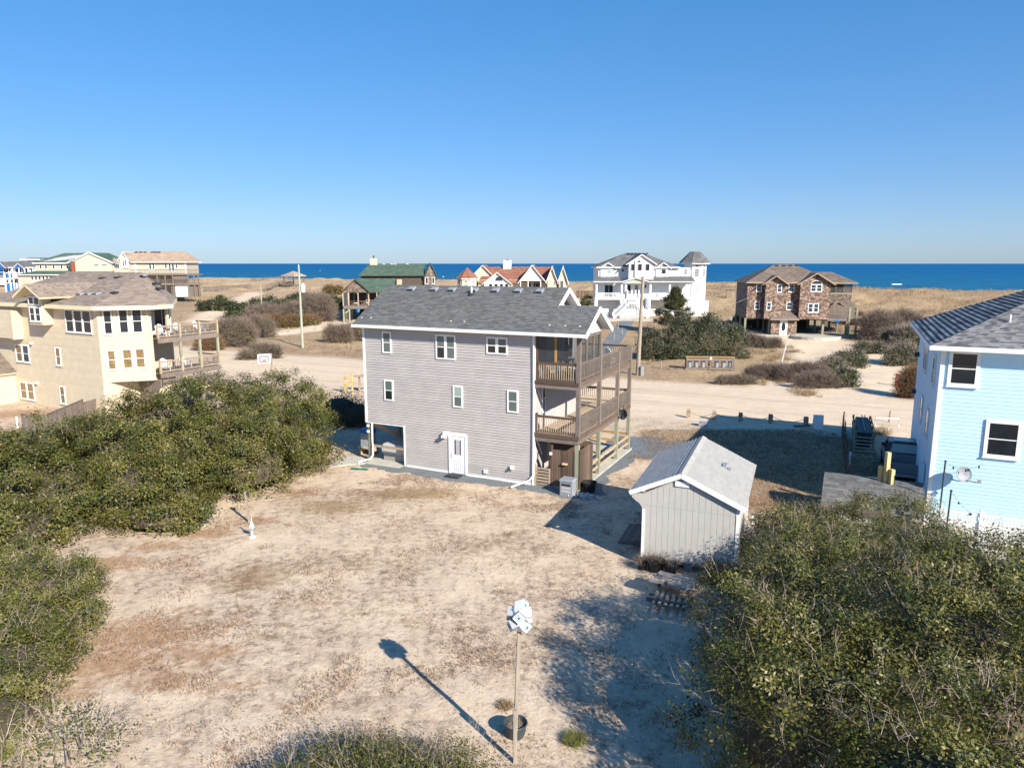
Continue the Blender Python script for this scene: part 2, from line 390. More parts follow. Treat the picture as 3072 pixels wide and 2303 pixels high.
def hip_roof(parent, x0, x1, y0, y1, ze, zr, m, inset=None, trim='white_trim', fascia=.2, **kw):
    ym = (y0 + y1) / 2; i = (y1 - y0) / 2 if inset is None else inset
    a, b = (x0 + i, ym, zr), (x1 - i, ym, zr)
    roof_slope(parent, (x0, y0, ze), (x1, y0, ze), b, a, m, under=trim, **kw)
    roof_slope(parent, (x1, y1, ze), (x0, y1, ze), a, b, m, under=trim, **kw)
    roof_slope(parent, (x0, y1, ze), (x0, y0, ze), a, a, m, under=trim, **kw)
    roof_slope(parent, (x1, y0, ze), (x1, y1, ze), b, b, m, under=trim, **kw)
    if fascia:
        f = MB(); z0, z1 = ze - fascia, ze - .005
        f.box(x0 + .003, x1 - .003, y0 + .003, y0 + .05, z0, z1).box(x0 + .003, x1 - .003, y1 - .05, y1 - .003, z0, z1).box(x0 + .003, x0 + .05, y0 + .05, y1 - .05, z0, z1).box(x1 - .05, x1 - .003, y0 + .05, y1 - .05, z0, z1)
        f.box(x0 + .05, x1 - .05, y0 + .05, y1 - .05, z0 + .02, z0 + .05)
        f.build('fascia', trim, parent)
def vent(parent, x, y, z, w=.42, l=.42, h=.13, slope=.6, m='vent_gray'):
    a = math.atan(slope); b = MB(); c, s_ = math.cos(a), math.sin(a)
    P = lambda i, j, k: (x + i, y + j * c - k * s_, z + j * s_ + k * c)
    b.hexa([P(-w / 2, -l / 2, 0), P(w / 2, -l / 2, 0), P(w / 2, l / 2, 0), P(-w / 2, l / 2, 0)], [P(-w / 2 + .02, -l / 2 + .03, h), P(w / 2 - .02, -l / 2 + .03, h), P(w / 2 - .02, l / 2, h * .35), P(-w / 2 + .02, l / 2, h * .35)])
    o = b.build('roof_vent', m, parent)
    MB().hexa([P(-w / 2 + .04, -l / 2 - .004, .015), P(w / 2 - .04, -l / 2 - .004, .015), P(w / 2 - .04, -l / 2 + .02, .015), P(-w / 2 + .04, -l / 2 + .02, .015)], [P(-w / 2 + .05, -l / 2 + .012, h * .8), P(w / 2 - .05, -l / 2 + .012, h * .8), P(w / 2 - .05, -l / 2 + .04, h * .8), P(-w / 2 + .05, -l / 2 + .04, h * .8)]).build('opening', 'lead_dark', o)
# ------------------------------------------------------------------ the setting: ground, road, sea
HO = (1.16, 35.97); HA = -25.67; HC_, HS_ = math.cos(R(HA)), math.sin(R(HA))
def HL(x, y):                                            # world -> frame of the grey house
    dx, dy = x - HO[0], y - HO[1]; return dx * HC_ + dy * HS_, -dx * HS_ + dy * HC_
def HW(u, v): return HO[0] + u * HC_ - v * HS_, HO[1] + u * HS_ + v * HC_
def blobs(x, y, L):
    s = 0 * x
    for (px, py, rx, ry, k) in L:
        g = G(px, py, 0 if py > 1050 else None); s = np.maximum(s, k * np.exp(-((x - g.x) / rx) ** 2 - ((y - g.y) / ry) ** 2))
    return s
def seg_mask(x, y, pts, w):
    d = 1e9 + 0 * x
    for p, q in zip(pts[:-1], pts[1:]):
        ax, ay = p[0], p[1]; bx, by = q[0] - ax, q[1] - ay; t = np.clip(((x - ax) * bx + (y - ay) * by) / (bx * bx + by * by), 0, 1)
        d = np.minimum(d, np.hypot(x - ax - t * bx, y - ay - t * by))
    return 1 - S(w * .75, w * 1.25, d)
TRACKS = [([G(2330, 1215), G(2480, 1110), G(2500, 1060), G(2420, 1020)], 5.0), ([G(2480, 1200), G(2640, 1130), G(2690, 1085), G(2650, 1050)], 3.8),
          ([G(600, 960), G(680, 915), G(760, 880)], 3.0), ([G(800, 1000), G(930, 985), G(1050, 962)], 3.2), ([G(1690, 1120), G(1840, 1020), G(1880, 965)], 3.0)]
def m_road(x, y):
    v = VV(x, y); s = SS(x, y); wob = (fbm(x / 5, y / 5, 3) - .5) * 3
    r = S(50, 53.5, v + wob) * (1 - S(67, 71, v + wob))
    for pts, w in TRACKS[:4]: r = np.maximum(r, seg_mask(x + wob * .4, y, pts, w))
    return r
def m_gravel(x, y):
    u, v = HL(x, y); w = (fbm(x * .9, y * .9, 3) - .5) * 1.0
    g = S(-1.5, -1.0, v + w) * (1 - S(.3, .5, v)) * S(-11.4, -10.8, u) * (1 - S(3.0, 3.6, u + w))
    g = np.maximum(g, S(2.2, 2.4, u) * (1 - S(2.9, 3.7, u + w * 2.4)) * S(-1.2, -.6, v + w) * (1 - S(12, 14, v + w)))
    g = np.maximum(g, S(0, 1, u) * (1 - S(4.4, 5.8, u + w * 3)) * S(7.2, 8.2, v + w) * (1 - S(12, 13.5, v + w * 3)))
    return np.maximum(g, .72 * seg_mask(x, y, TRACKS[4][0], 1.4))
def m_litter(x, y):
    L = [(900, 1480, 1.6, 1.2, .8), (760, 1560, 1.8, .9, .9), (620, 1600, 1.8, .8, 1), (480, 1640, 1.6, .7, 1), (330, 1690, 2, 1.0, 1), (230, 1750, 1.4, 1.0, 1),
         (420, 1900, 3.0, 1.6, .9), (330, 1990, 2.2, 1.0, .95), (600, 1960, 2.0, .9, .9), (700, 2050, 1.6, .7, .7), (480, 2040, 1.8, .8, .85), (560, 1830, 1.6, .7, .7), (210, 2080, 1.4, 1, .8), (1230, 1860, .9, .5, .75), (1340, 1480, 1.0, .3, .8),
         (1500, 1515, 1.6, .35, .8), (1640, 1530, 1.0, .3, .6), (880, 2110, 1.6, .5, .7), (2280, 1510, 1.6, 1.6, .9), (60, 1240, 4, 3, .9), (30, 1300, 3, 3, .8), (1790, 1010, 5, 9, .9), (1760, 950, 4, 8, .8),
         (2560, 1010, 5, 5, .5), (2080, 1100, 5, 3, .5), (1960, 1150, 4, 3, .6), (2560, 1185, 6, 1.5, .6), (700, 1075, 12, 4, .35), (1100, 1080, 5, 3, .4)]
    return np.clip(blobs(x, y, L), 0, 1)
def m_straw(x, y):
    L = [(1000, 1520, 3, 1.5, .8), (1230, 1480, 4, 1.3, .9), (760, 1730, 2.0, 2.0, .75), (1100, 1690, 5, 2, .45), (1450, 1640, 5, 2.5, .45), (1900, 1450, 2, 2, .6), (1930, 1370, 1.6, 2, .6), (1000, 1850, 6, 3, .4)]
    v = VV(x, y)
    s = np.clip(blobs(x, y, L), 0, 1)
    lot = S(7.5, 9.5, x) * (1 - S(21, 24, x)) * S(30, 33, y) * (1 - S(47, 51, y)); s = np.maximum(s, .78 * lot)      # rough dry lawn of the lot beside the shed
    dn = S(65, 70, v) * (.74 + .06 * S(100, 125, v)) + S(128, 150, v) * (.25 - .42 * (1 - S(-60, 20, SS(x, y))))
    return np.maximum(s, dn * (1 - S(205, 212, v)))
def axis(lo, hi, a, b, step, g=1.12):
    L = list(np.arange(a, b + 1e-6, step)); d = step
    while L[-1] < hi: d = min(d * g, 40); L.append(L[-1] + d)
    d = step
    while L[0] > lo: d = min(d * g, 40); L.insert(0, L[0] - d)
    return np.array(L)
xs = axis(-700, 700, -48, 52, .5, 1.06); ys = np.concatenate([axis(-80, 10, 9.5, 10, .5)[:-1], np.arange(10, 80, .5), np.arange(80, 262, 1.3), np.arange(262, 480, 12)])
XX, YY = np.meshgrid(xs, ys); nx, ny = len(xs), len(ys)
ZZ = terrain(XX, YY)
gm = bpy.data.meshes.new('ground'); gm.vertices.add(nx * ny); gm.vertices.foreach_set('co', np.stack([XX, YY, ZZ], -1).astype(np.float32).ravel())
ii = (np.arange(ny - 1)[:, None] * nx + np.arange(nx - 1)[None]).ravel(); q = np.stack([ii, ii + 1, ii + nx + 1, ii + nx], -1).astype(np.int32)
gm.loops.add(q.size); gm.loops.foreach_set('vertex_index', q.ravel()); gm.polygons.add(len(q)); gm.polygons.foreach_set('loop_start', np.arange(0, q.size, 4, dtype=np.int32)); gm.polygons.foreach_set('loop_total', np.full(len(q), 4, np.int32))
gm.polygons.foreach_set('use_smooth', np.ones(len(q), bool))
for nm, fn in (('road', m_road), ('gravel', m_gravel), ('litter', m_litter), ('straw', m_straw)):
    gm.attributes.new(nm, 'FLOAT', 'POINT').data.foreach_set('value', fn(XX, YY).astype(np.float32).ravel())
gm.update(calc_edges=True)

def sand_material(name, full):
    m, t, p = nt(name); N, L = t.nodes, t.links
    tc = N.new('ShaderNodeTexCoord')
    def noise(s, det=4, rough=.6, sx=1, sy=1):
        mp = N.new('ShaderNodeMapping'); mp.inputs['Scale'].default_value = (sx, sy, 1); L.new(tc.outputs['Object'], mp.inputs[0])
        n = N.new('ShaderNodeTexNoise'); n.inputs['Scale'].default_value = s; n.inputs['Detail'].default_value = det; n.inputs['Roughness'].default_value = rough
        L.new(mp.outputs[0], n.inputs['Vector']); return n.outputs[0]
    def rng_(o, a, b, c=0, d=1):
        r = N.new('ShaderNodeMapRange'); r.inputs[1].default_value = a; r.inputs[2].default_value = b; r.inputs[3].default_value = c; r.inputs[4].default_value = d
        L.new(o, r.inputs[0]); return r.outputs[0]
    def mth(op, a, b):
        n = N.new('ShaderNodeMath'); n.operation = op; n.use_clamp = False
        for i, q in enumerate((a, b)):
            if isinstance(q, (int, float)): n.inputs[i].default_value = q
            else: L.new(q, n.inputs[i])
        return n.outputs[0]
    def mix(f, a, b):
        x = N.new('ShaderNodeMix'); x.data_type = 'RGBA'
        L.new(f, x.inputs[0])
        for i, q in ((6, a), (7, b)):
            if isinstance(q, tuple): x.inputs[i].default_value = (*q, 1)
            else: L.new(q, x.inputs[i])
        return x.outputs[2]
    big = noise(.11, 5); mid = noise(.9, 5, .65); fin = noise(7, 5, .7); vf = noise(26, 4, .7); blotch = noise(2.6, 6, .72)
    sand = mix(rng_(mid, .3, .7), (.585, .465, .34), (.675, .55, .415))
    sand = mix(rng_(fin, .40, .75, 0, .4), sand, (.42, .315, .215))
    h = mth('ADD', mth('MULTIPLY', mid, .6), mth('MULTIPLY', fin, .25))
    if full:
        at = {}
        for k in ('road', 'gravel', 'litter', 'straw'):
            a = N.new('ShaderNodeAttribute'); a.attribute_name = k; at[k] = a.outputs['Fac']
        inv = mth('SUBTRACT', 1, at['road'])
        # scattered dead grass and debris on bare sand
        broad = noise(.33, 7, .68)
        soft = mth('MULTIPLY', rng_(broad, .40, .58, .12, 1), rng_(noise(3.1, 6, .75), .36, .58))
        c = mix(mth('MULTIPLY', mth('MULTIPLY', soft, inv), .66), sand, (.335, .232, .165))
        deb = mth('MULTIPLY', mth('MULTIPLY', rng_(blotch, .48, .62), rng_(vf, .42, .60)), rng_(broad, .38, .58, .12, 1))
        deb = mth('MULTIPLY', deb, inv)
        c = mix(mth('MULTIPLY', deb, .9), c, (.17, .12, .10))
        # straw: dry grass thatch
        sm = mth('MULTIPLY', rng_(mth('ADD', at['straw'], mth('MULTIPLY', mth('SUBTRACT', blotch, .5), 1.3)), .32, .75), inv)
        dgr = mix(rng_(fin, .35, .68), (.27, .185, .10), (.46, .345, .20))
        dgr = mix(mth('MULTIPLY', rng_(noise(.16, 7, .7), .44, .60), .75), dgr, (.245, .15, .095))
        c = mix(mth('MULTIPLY', sm, .9), c, dgr)
        lm = mth('MULTIPLY', rng_(mth('ADD', at['litter'], mth('MULTIPLY', mth('SUBTRACT', blotch, .5), 1.5)), .42, .8), inv)
        lit = mix(rng_(vf, .35, .7), (.27, .15, .08), (.45, .29, .17))
        c = mix(mth('MULTIPLY', lm, .78), c, lit)
        gmk = rng_(mth('ADD', at['gravel'], mth('MULTIPLY', mth('SUBTRACT', blotch, .5), .7)), .42, .58)
        gr = mix(rng_(noise(19, 3, .8), .38, .62), (.075, .088, .10), (.27, .29, .30))
        c = mix(gmk, c, gr)
        h = mth('ADD', h, mth('MULTIPLY', mth('ADD', mth('MULTIPLY', deb, .25), mth('MULTIPLY', sm, .3)), vf))
    else:
        rut = noise(1.4, 3, .5, .07, 1.6)
        c = mix(rng_(rut, .42, .60, 0, .8), sand, (.66, .525, .385)); c = mix(rng_(noise(.5, 4, .6, .05, 1), .5, .66, 0, .5), c, (.43, .325, .225))
        h = mth('ADD', h, mth('MULTIPLY', rut, .9))
    L.new(c, p.inputs['Base Color']); p.inputs['Roughness'].default_value = .95; setspec(p, .1)
    b = N.new('ShaderNodeBump'); b.inputs['Strength'].default_value = .9; b.inputs['Distance'].default_value = .12; L.new(h, b.inputs['Height']); L.new(b.outputs[0], p.inputs['Normal'])
sand_material('sand_ground', True); sand_material('sand_track', False)
link('ground', gm, 'sand_ground', kind='structure', label='pale sandy ground with dry grass and dunes')
rd = []
for s0 in np.arange(-150, 62, 1.0): rd.append(s0)
rs = np.array(rd); rv = np.linspace(54.0, 66.5, 26); RS, RV = np.meshgrid(rs, rv)
wob = (fbm(RS / 6, RS * 0 + 3.3, 3) - .5) * 2.6; RVw = RV + wob * np.where(RV > 60, 1, .6)
RX = .901 * RS + .434 * RVw; RY = -.434 * RS + .901 * RVw; RZ = terrain(RX, RY) + .035 - .06 * ((RV < 54.2) | (RV > 66.3))
rm = bpy.data.meshes.new('sand_road'); n1, n2 = len(rv), len(rs)
fl = [(i * n2 + j, i * n2 + j + 1, (i + 1) * n2 + j + 1, (i + 1) * n2 + j) for i in range(n1 - 1) for j in range(n2 - 1)]
# stored in the coast-aligned frame so the tyre ruts follow the road
rm.from_pydata(np.stack([RS, RVw, RZ], -1).reshape(-1, 3).tolist(), [], fl); rm.polygons.foreach_set('use_smooth', [True] * len(fl)); rm.update()
ro = link('sand_road', rm, 'sand_track', kind='structure', label='wide sand road with tyre ruts'); ro.rotation_euler = (0, 0, math.atan2(-.434, .901))

m, t, p = nt('sea_water'); N, L = t.nodes, t.links
tc = N.new('ShaderNodeTexCoord'); mp = N.new('ShaderNodeMapping'); mp.inputs['Scale'].default_value = (.10, .32, 1); L.new(tc.outputs['Object'], mp.inputs[0])
nz = N.new('ShaderNodeTexNoise'); nz.inputs['Scale'].default_value = .55; nz.inputs['Detail'].default_value = 8; nz.inputs['Roughness'].default_value = .62; L.new(mp.outputs[0], nz.inputs['Vector'])
sx = N.new('ShaderNodeSeparateXYZ'); L.new(tc.outputs['Object'], sx.inputs[0])
mr = N.new('ShaderNodeMapRange'); mr.inputs[1].default_value = 240; mr.inputs[2].default_value = 1300; L.new(sx.outputs[1], mr.inputs[0])
m1 = N.new('ShaderNodeMix'); m1.data_type = 'RGBA'; m1.inputs[6].default_value = (.012, .12, .215, 1); m1.inputs[7].default_value = (.003, .098, .25, 1); L.new(mr.outputs[0], m1.inputs[0])
r2 = N.new('ShaderNodeMapRange'); r2.inputs[1].default_value = .35; r2.inputs[2].default_value = .68; r2.inputs[3].default_value = .62; r2.inputs[4].default_value = 1.45; L.new(nz.outputs[0], r2.inputs[0])
sc_ = N.new('ShaderNodeVectorMath'); sc_.operation = 'SCALE'; L.new(m1.outputs[2], sc_.inputs[0]); L.new(r2.outputs[0], sc_.inputs['Scale']); L.new(sc_.outputs[0], p.inputs['Base Color'])
df = N.new('ShaderNodeBsdfDiffuse'); L.new(sc_.outputs[0], df.inputs[0]); gl = N.new('ShaderNodeBsdfGlossy'); gl.inputs['Roughness'].default_value = .35; mxs = N.new('ShaderNodeMixShader'); mxs.inputs[0].default_value = .07; L.new(df.outputs[0], mxs.inputs[1]); L.new(gl.outputs[0], mxs.inputs[2]); L.new(mxs.outputs[0], t.nodes['Material Output'].inputs[0])
bp = N.new('ShaderNodeBump'); bp.inputs['Strength'].default_value = .5; bp.inputs['Distance'].default_value = .6; L.new(nz.outputs[0], bp.inputs['Height']); L.new(bp.outputs[0], df.inputs['Normal']); L.new(bp.outputs[0], gl.inputs['Normal'])
sea = MB().face([(-70000, 208, -1.5), (70000, 208, -1.5), (70000, 70000, -1.5), (-70000, 70000, -1.5)]).build('sea', 'sea_water', kind='structure', label='blue sea reaching the horizon')
sea.rotation_euler = (0, 0, math.atan2(-.434, .901))
mat('foam', (.85, .87, .88), .8, .1, 2)
fb = MB()
for (px, py, w) in [(655, 834, 9), (590, 836, 4), (3, 817, 6), (1985, 812, 2.0), (2410, 815, 3), (2690, 853, 7), (2330, 806, 1.5), (2050, 806, 1.2), (1330, 830, 1.2), (960, 812, 1.5)]:
    g = G(px, py, -1.4); k = 8; yy = g.y
    fb.hexa([(g.x - w / 2, yy - .6, -1.5), (g.x + w / 2, yy - .3, -1.5), (g.x + w * .35, yy + .9, -1.5), (g.x - w * .4, yy + .7, -1.5)], [(g.x - w * .4, yy - .2, -1.15), (g.x + w * .38, yy - .1, -1.15), (g.x + w * .25, yy + .4, -1.1), (g.x - w * .25, yy + .4, -1.1)])
fb.build('whitecaps', 'foam', kind='stuff', label='small white breaking wave crests on the blue sea', category='foam')

# ------------------------------------------------------------------ vegetation helpers
def unit(n):
    d = rng.normal(size=(n, 3)); return d / np.linalg.norm(d, axis=1, keepdims=True)
def lobe_points(lobes, n, inset=1.0, zmin=-.58, lump=.16):
    """points on the upper hull of overlapping lobes (cx,cy,z0,rx,ry,h); returns positions and outward normals"""
    A = np.array([max(.05, (l[3] * l[4] + l[3] * l[5] + l[4] * l[5])) for l in lobes]); k = rng.choice(len(lobes), size=int(n * 1.9), p=A / A.sum())
    Lb = np.array(lobes)[k]; d = unit(len(k)); d[:, 2] = np.where(d[:, 2] < zmin, -d[:, 2], d[:, 2])
    rad = Lb[:, 3:6].copy(); rad[:, 2] *= .62
    c = Lb[:, 0:3].copy(); c[:, 2] += Lb[:, 5] * .38
    az = np.arctan2(d[:, 1], d[:, 0])
    bump_ = 1 + lump * (np.sin(az * 5 + Lb[:, 0] * 3) * np.cos(d[:, 2] * 6 + Lb[:, 1]) + .7 * np.sin(az * 11 + d[:, 2] * 9 + Lb[:, 1] * 5)) * .6
    P = c + d * rad * (bump_ * inset)[:, None]
    keep = np.ones(len(P), bool)
    for l in lobes:
        q = (P - np.array([l[0], l[1], l[2] + l[5] * .38])) / np.array([l[3], l[4], l[5] * .62]); keep &= (q ** 2).sum(1) > .62 * inset ** 2
    nrm = d / rad; nrm /= np.linalg.norm(nrm, axis=1, keepdims=True)
    P, nrm = P[keep][:n], nrm[keep][:n]; return P, nrm
def leaf_mesh(name, lobes, n, size, clump=40, spread=.26, lump=.16, up=.25, under=None):
    nu = int(n * .34) if under else 0; n0 = n - nu
    nc = max(6, n0 // clump); C, Nn = lobe_points(lobes, nc, 1.0, lump=lump)
    if under:
        C2, N2 = lobe_points(under, max(6, nu // 14), .84, lump=.08)
        idx = np.concatenate([rng.integers(0, len(C), n0), len(C) + rng.integers(0, len(C2), nu)]); C = np.concatenate([C, C2]); Nn = np.concatenate([Nn, N2])
    nc = len(C)
    cr = rng.random(nc); idx = idx if under else rng.integers(0, nc, n)
    jit = rng.normal(size=(n, 3)) * spread * np.array([1, 1, .8]); P = C[idx] + jit + Nn[idx] * (rng.random((n, 1)) - .55) * spread * 1.6
    nr = Nn[idx] * 1.05 + unit(n) * .7 + np.array([0, 0, up]); nr /= np.linalg.norm(nr, axis=1, keepdims=True)
    t = np.cross(nr, unit(n)); t /= np.linalg.norm(t, axis=1, keepdims=True) + 1e-9; b = np.cross(nr, t)
    s = size * (.45 + 1.1 * rng.random((n, 1)) ** 1.5)
    V = np.stack([P - t * s * .5, P - b * s * .27 + t * s * .05, P + t * s * .55, P + b * s * .27 + t * s * .05], 1).reshape(-1, 3)
    return arr_mesh(name, V, 4, np.clip(.48 * cr[idx] + .52 * rng.random(n) ** 1.1, 0, 1))
def twig_array(P, D, ln, r0, rnd=None):                  # tapered three-sided twigs
    n = len(P); D = D / np.linalg.norm(D, axis=1, keepdims=True); a = np.cross(D, unit(n)); a /= np.linalg.norm(a, axis=1, keepdims=True) + 1e-9; b = np.cross(D, a)
    tip = P + D * ln[:, None]; out = []
    ring = [P + (a * math.cos(k) + b * math.sin(k)) * r0[:, None] for k in (0, 2.094, 4.189)]
    for k in range(3): out.append(np.stack([ring[k], ring[(k + 1) % 3], tip], 1))
    V = np.stack(out, 1).reshape(-1, 3); rr = np.repeat(rng.random(n) if rnd is None else rnd, 3); return V, rr
def twigs_mesh(name, lobes, n, ln, r, sub=3, inset=.9, spread=.8, lump=.16):
    P, Nn = lobe_points(lobes, n, inset, lump=lump); n = len(P); D = Nn + unit(n) * spread * .6 + np.array([0, 0, .35]); D /= np.linalg.norm(D, axis=1, keepdims=True)
    l = ln * (.5 + rng.random(n)); A = [twig_array(P, D, l, np.full(n, r))]
    for k in range(sub):
        f = .25 + .6 * rng.random(n); P2 = P + D * (l * f)[:, None]; D2 = D + unit(n) * .9; A.append(twig_array(P2, D2, l * (.35 + .4 * rng.random(n)), np.full(n, r * .6)))
    return arr_mesh(name, np.concatenate([a[0] for a in A]), 3, np.concatenate([a[1] for a in A]))
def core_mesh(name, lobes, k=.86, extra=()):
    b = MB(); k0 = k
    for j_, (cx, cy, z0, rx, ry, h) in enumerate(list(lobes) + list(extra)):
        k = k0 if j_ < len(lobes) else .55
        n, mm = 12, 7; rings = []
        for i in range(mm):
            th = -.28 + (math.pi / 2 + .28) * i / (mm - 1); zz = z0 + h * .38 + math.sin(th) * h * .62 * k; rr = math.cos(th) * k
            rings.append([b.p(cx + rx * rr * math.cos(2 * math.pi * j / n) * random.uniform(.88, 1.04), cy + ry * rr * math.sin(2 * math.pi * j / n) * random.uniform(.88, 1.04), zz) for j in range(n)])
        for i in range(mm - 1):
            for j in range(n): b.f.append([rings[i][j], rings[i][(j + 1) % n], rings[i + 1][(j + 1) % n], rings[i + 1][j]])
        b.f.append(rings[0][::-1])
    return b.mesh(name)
def stems(parent, lobes, r=.06, per=3):
    for l in lobes:
        for k in range(per):
            a = random.uniform(0, 6.28); q = random.uniform(.2, .75); e = (l[0] + l[3] * q * math.cos(a), l[1] + l[4] * q * math.sin(a), l[2] + l[5] * random.uniform(.5, .8))
            s0 = (l[0] + l[3] * .12 * math.cos(a), l[1] + l[4] * .12 * math.sin(a), l[2] - .2); mid = tuple((s0[i] + e[i]) / 2 + random.uniform(-.2, .2) for i in range(3))
            MB().tube([s0, mid, e], r, 5, r * .35).build('stem', 'bark', parent)
def shrub(name, label, lobes, n, size, leaf='leaf_live', tw=0, tw_len=.5, tw_r=.012, tw_mat='twig_pale', clump=40, spread=.26, per=1, core=.86, group=None, cat='bush', lump=.16, sub=0, sr=.26):
    bx, by = lobes[0][0], lobes[0][1]; t = thing(name, label, cat, (bx, by, TZ(bx, by)), group=group); bz = t.location.z
    lo = [(l[0] - bx, l[1] - by, (l[2] if l[2] is not None else TZ(l[0], l[1])) - bz - .08, l[3], l[4], l[5]) for l in lobes]
    main = lo
    if sub:
        ex = []
        for l in lo:
            for k in range(sub):
                a = random.uniform(0, 6.283); e_ = random.uniform(-.1, 1.35); ce = math.cos(e_); rr = random.uniform(.7, 1.3) * sr * (l[3] * l[4] * l[5]) ** (1 / 3)
                ex.append((l[0] + l[3] * ce * math.cos(a) * .92, l[1] + l[4] * ce * math.sin(a) * .92, l[2] + l[5] * .38 + math.sin(e_) * l[5] * .62 * .92 - rr * .6, rr, rr, rr * 1.6))
        lo = lo + ex
    if n: link('crown', leaf_mesh('crown', lo, n, size, clump, spread, lump, under=main if sub else None), leaf, t)
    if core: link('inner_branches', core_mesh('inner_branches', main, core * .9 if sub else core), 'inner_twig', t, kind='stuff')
    if tw: link('bare_twigs', twigs_mesh('bare_twigs', lo, tw, tw_len, tw_r, lump=lump), tw_mat, t, kind='stuff')
    if per: stems(t, main, .07 if main[0][5] > 1.5 else .035, per)
    return t
def LB(px0, px1, ptop, pbase, dep=1.0, n=1):             # lobes from a shrub's outline in the photo: foot on the ground, width and height from its size there
    out = []
    g = G((px0 + px1) / 2, pbase); w = (px1 - px0) / F * g.y * 1.0
    for i in range(n):
        fx = (i + .5) / n; x = g.x + (fx - .5) * w; rx = w / n * .5 * (1.25 if n > 1 else 1); ry = max(rx * .7, w * .18) * dep; y = g.y + ry * .85
        dtop = ray((px0 + px1) / 2, ptop); zt = HC + dtop[2] / dtop[1] * y; z0 = TZ(x, y); h = max(.4, (zt - z0) * (1 - .28 * abs(2 * fx - 1) if n > 1 else 1) * random.uniform(.92, 1.05))
        out.append((x, y, z0, rx, ry, h))
    return out

# ------------------------------------------------------------------ bushes round the yard
hedge = [(-14.5, 40.6, None, 3.6, 4.0, 4.7), (-15.8, 37.2, None, 4.2, 4.2, 4.5), (-18.8, 36.0, None, 4.4, 4.2, 4.2), (-13.6, 35.3, None, 2.7, 2.6, 3.1), (-17.4, 31.8, None, 3.2, 2.6, 2.7), (-21.6, 31.2, None, 4.4, 3.8, 2.9),
         (-25.2, 28.2, None, 4.2, 3.4, 2.4), (-20.8, 27.8, None, 3.0, 2.2, 1.9), (-12.1, 38.6, None, 2.0, 2.2, 2.4), (-27, 33.5, None, 4.6, 4, 2.5), (-22.5, 35, None, 3.6, 3.4, 3.3), (-15.5, 29.8, None, 2.0, 1.5, 1.5)]
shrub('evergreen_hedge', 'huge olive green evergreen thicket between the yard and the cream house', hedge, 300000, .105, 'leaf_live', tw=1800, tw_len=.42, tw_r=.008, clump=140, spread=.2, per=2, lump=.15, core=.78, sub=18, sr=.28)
lowl = [(-17.4, 23.0, None, 3.0, 1.9, 1.5), (-15.3, 20.6, None, 2.2, 1.9, 1.25), (-14.4, 18.0, None, 2.2, 1.9, 1.2), (-17.8, 19, None, 3.0, 2.8, 1.6), (-13.2, 15.9, None, 1.7, 1.5, .95), (-15.6, 15.4, None, 2.4, 2, 1.3)]
shrub('low_bush', 'low spreading green bush at the left edge of the sandy yard', lowl, 130000, .07, 'leaf_olive', tw=1100, tw_len=.4, tw_r=.006, clump=130, spread=.13, per=2, core=.8, sub=12)
dead = [(-10.4, 14.9, None, 1.1, 1.0, 1.1), (-11.3, 14.2, None, 1.0, .9, 1.2)]
shrub('leafless_bush', 'leafless pale branches sticking up in the lower left corner', dead, 2500, .07, 'leaf_olive', tw=110, tw_len=.6, tw_r=.010, per=5, core=0)
botc = [(-3.3, 13.6, None, 1.3, .95, 1.5), (-1.4, 13.5, None, 1.1, .9, 1.35), (-2.3, 12.8, None, 1.6, 1.1, 1.7), (-4.5, 13.2, None, 1.0, .8, 1.25), (-.7, 13.0, None, .8, .8, 1.1)]
shrub('wispy_bush', 'wispy green and straw bush beside the birdhouse post', botc, 42000, .055, 'leaf_live', tw=420, tw_len=.6, tw_r=.005, clump=50, spread=.16, per=3, core=.7)
rb = [(7.3, 16.9, None, 2.2, 2.3, 4.1), (13.2, 24.6, None, 3.3, 2.6, 2.5), (10.3, 22.4, None, 2.2, 2.2, 2.7), (15.6, 22, None, 3.1, 2.8, 1.6), (9.8, 19.4, None, 2.9, 2.8, 3.5), (13.2, 18.4, None, 3.4, 3.2, 3.5), (10, 14.6, None, 3.1, 2.8, 4.7),
      (6.2, 13.8, None, 2.1, 2.1, 4.0), (14.6, 14.4, None, 3.4, 3, 4.8), (17.8, 19, None, 3.0, 3, 2.1), (10.9, 25.6, None, 1.8, 1.5, 2.3), (7.2, 10.6, None, 2.4, 2.2, 4.2)]
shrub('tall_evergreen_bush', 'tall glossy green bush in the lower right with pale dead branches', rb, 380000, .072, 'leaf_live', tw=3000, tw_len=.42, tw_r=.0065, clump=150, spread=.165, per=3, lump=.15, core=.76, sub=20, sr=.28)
twl = [(9.4, 22.8, None, 1.1, 1.2, 1.6), (7.6, 20.6, None, 1.1, 1.1, 1.7), (10.5, 26.2, None, 1.6, .9, 1.9)]
shrub('bare_thicket', 'tangle of bare pale branches between the shed and the tall bush', twl, 4500, .08, 'leaf_olive', tw=420, tw_len=.6, tw_r=.008, per=4, core=0)

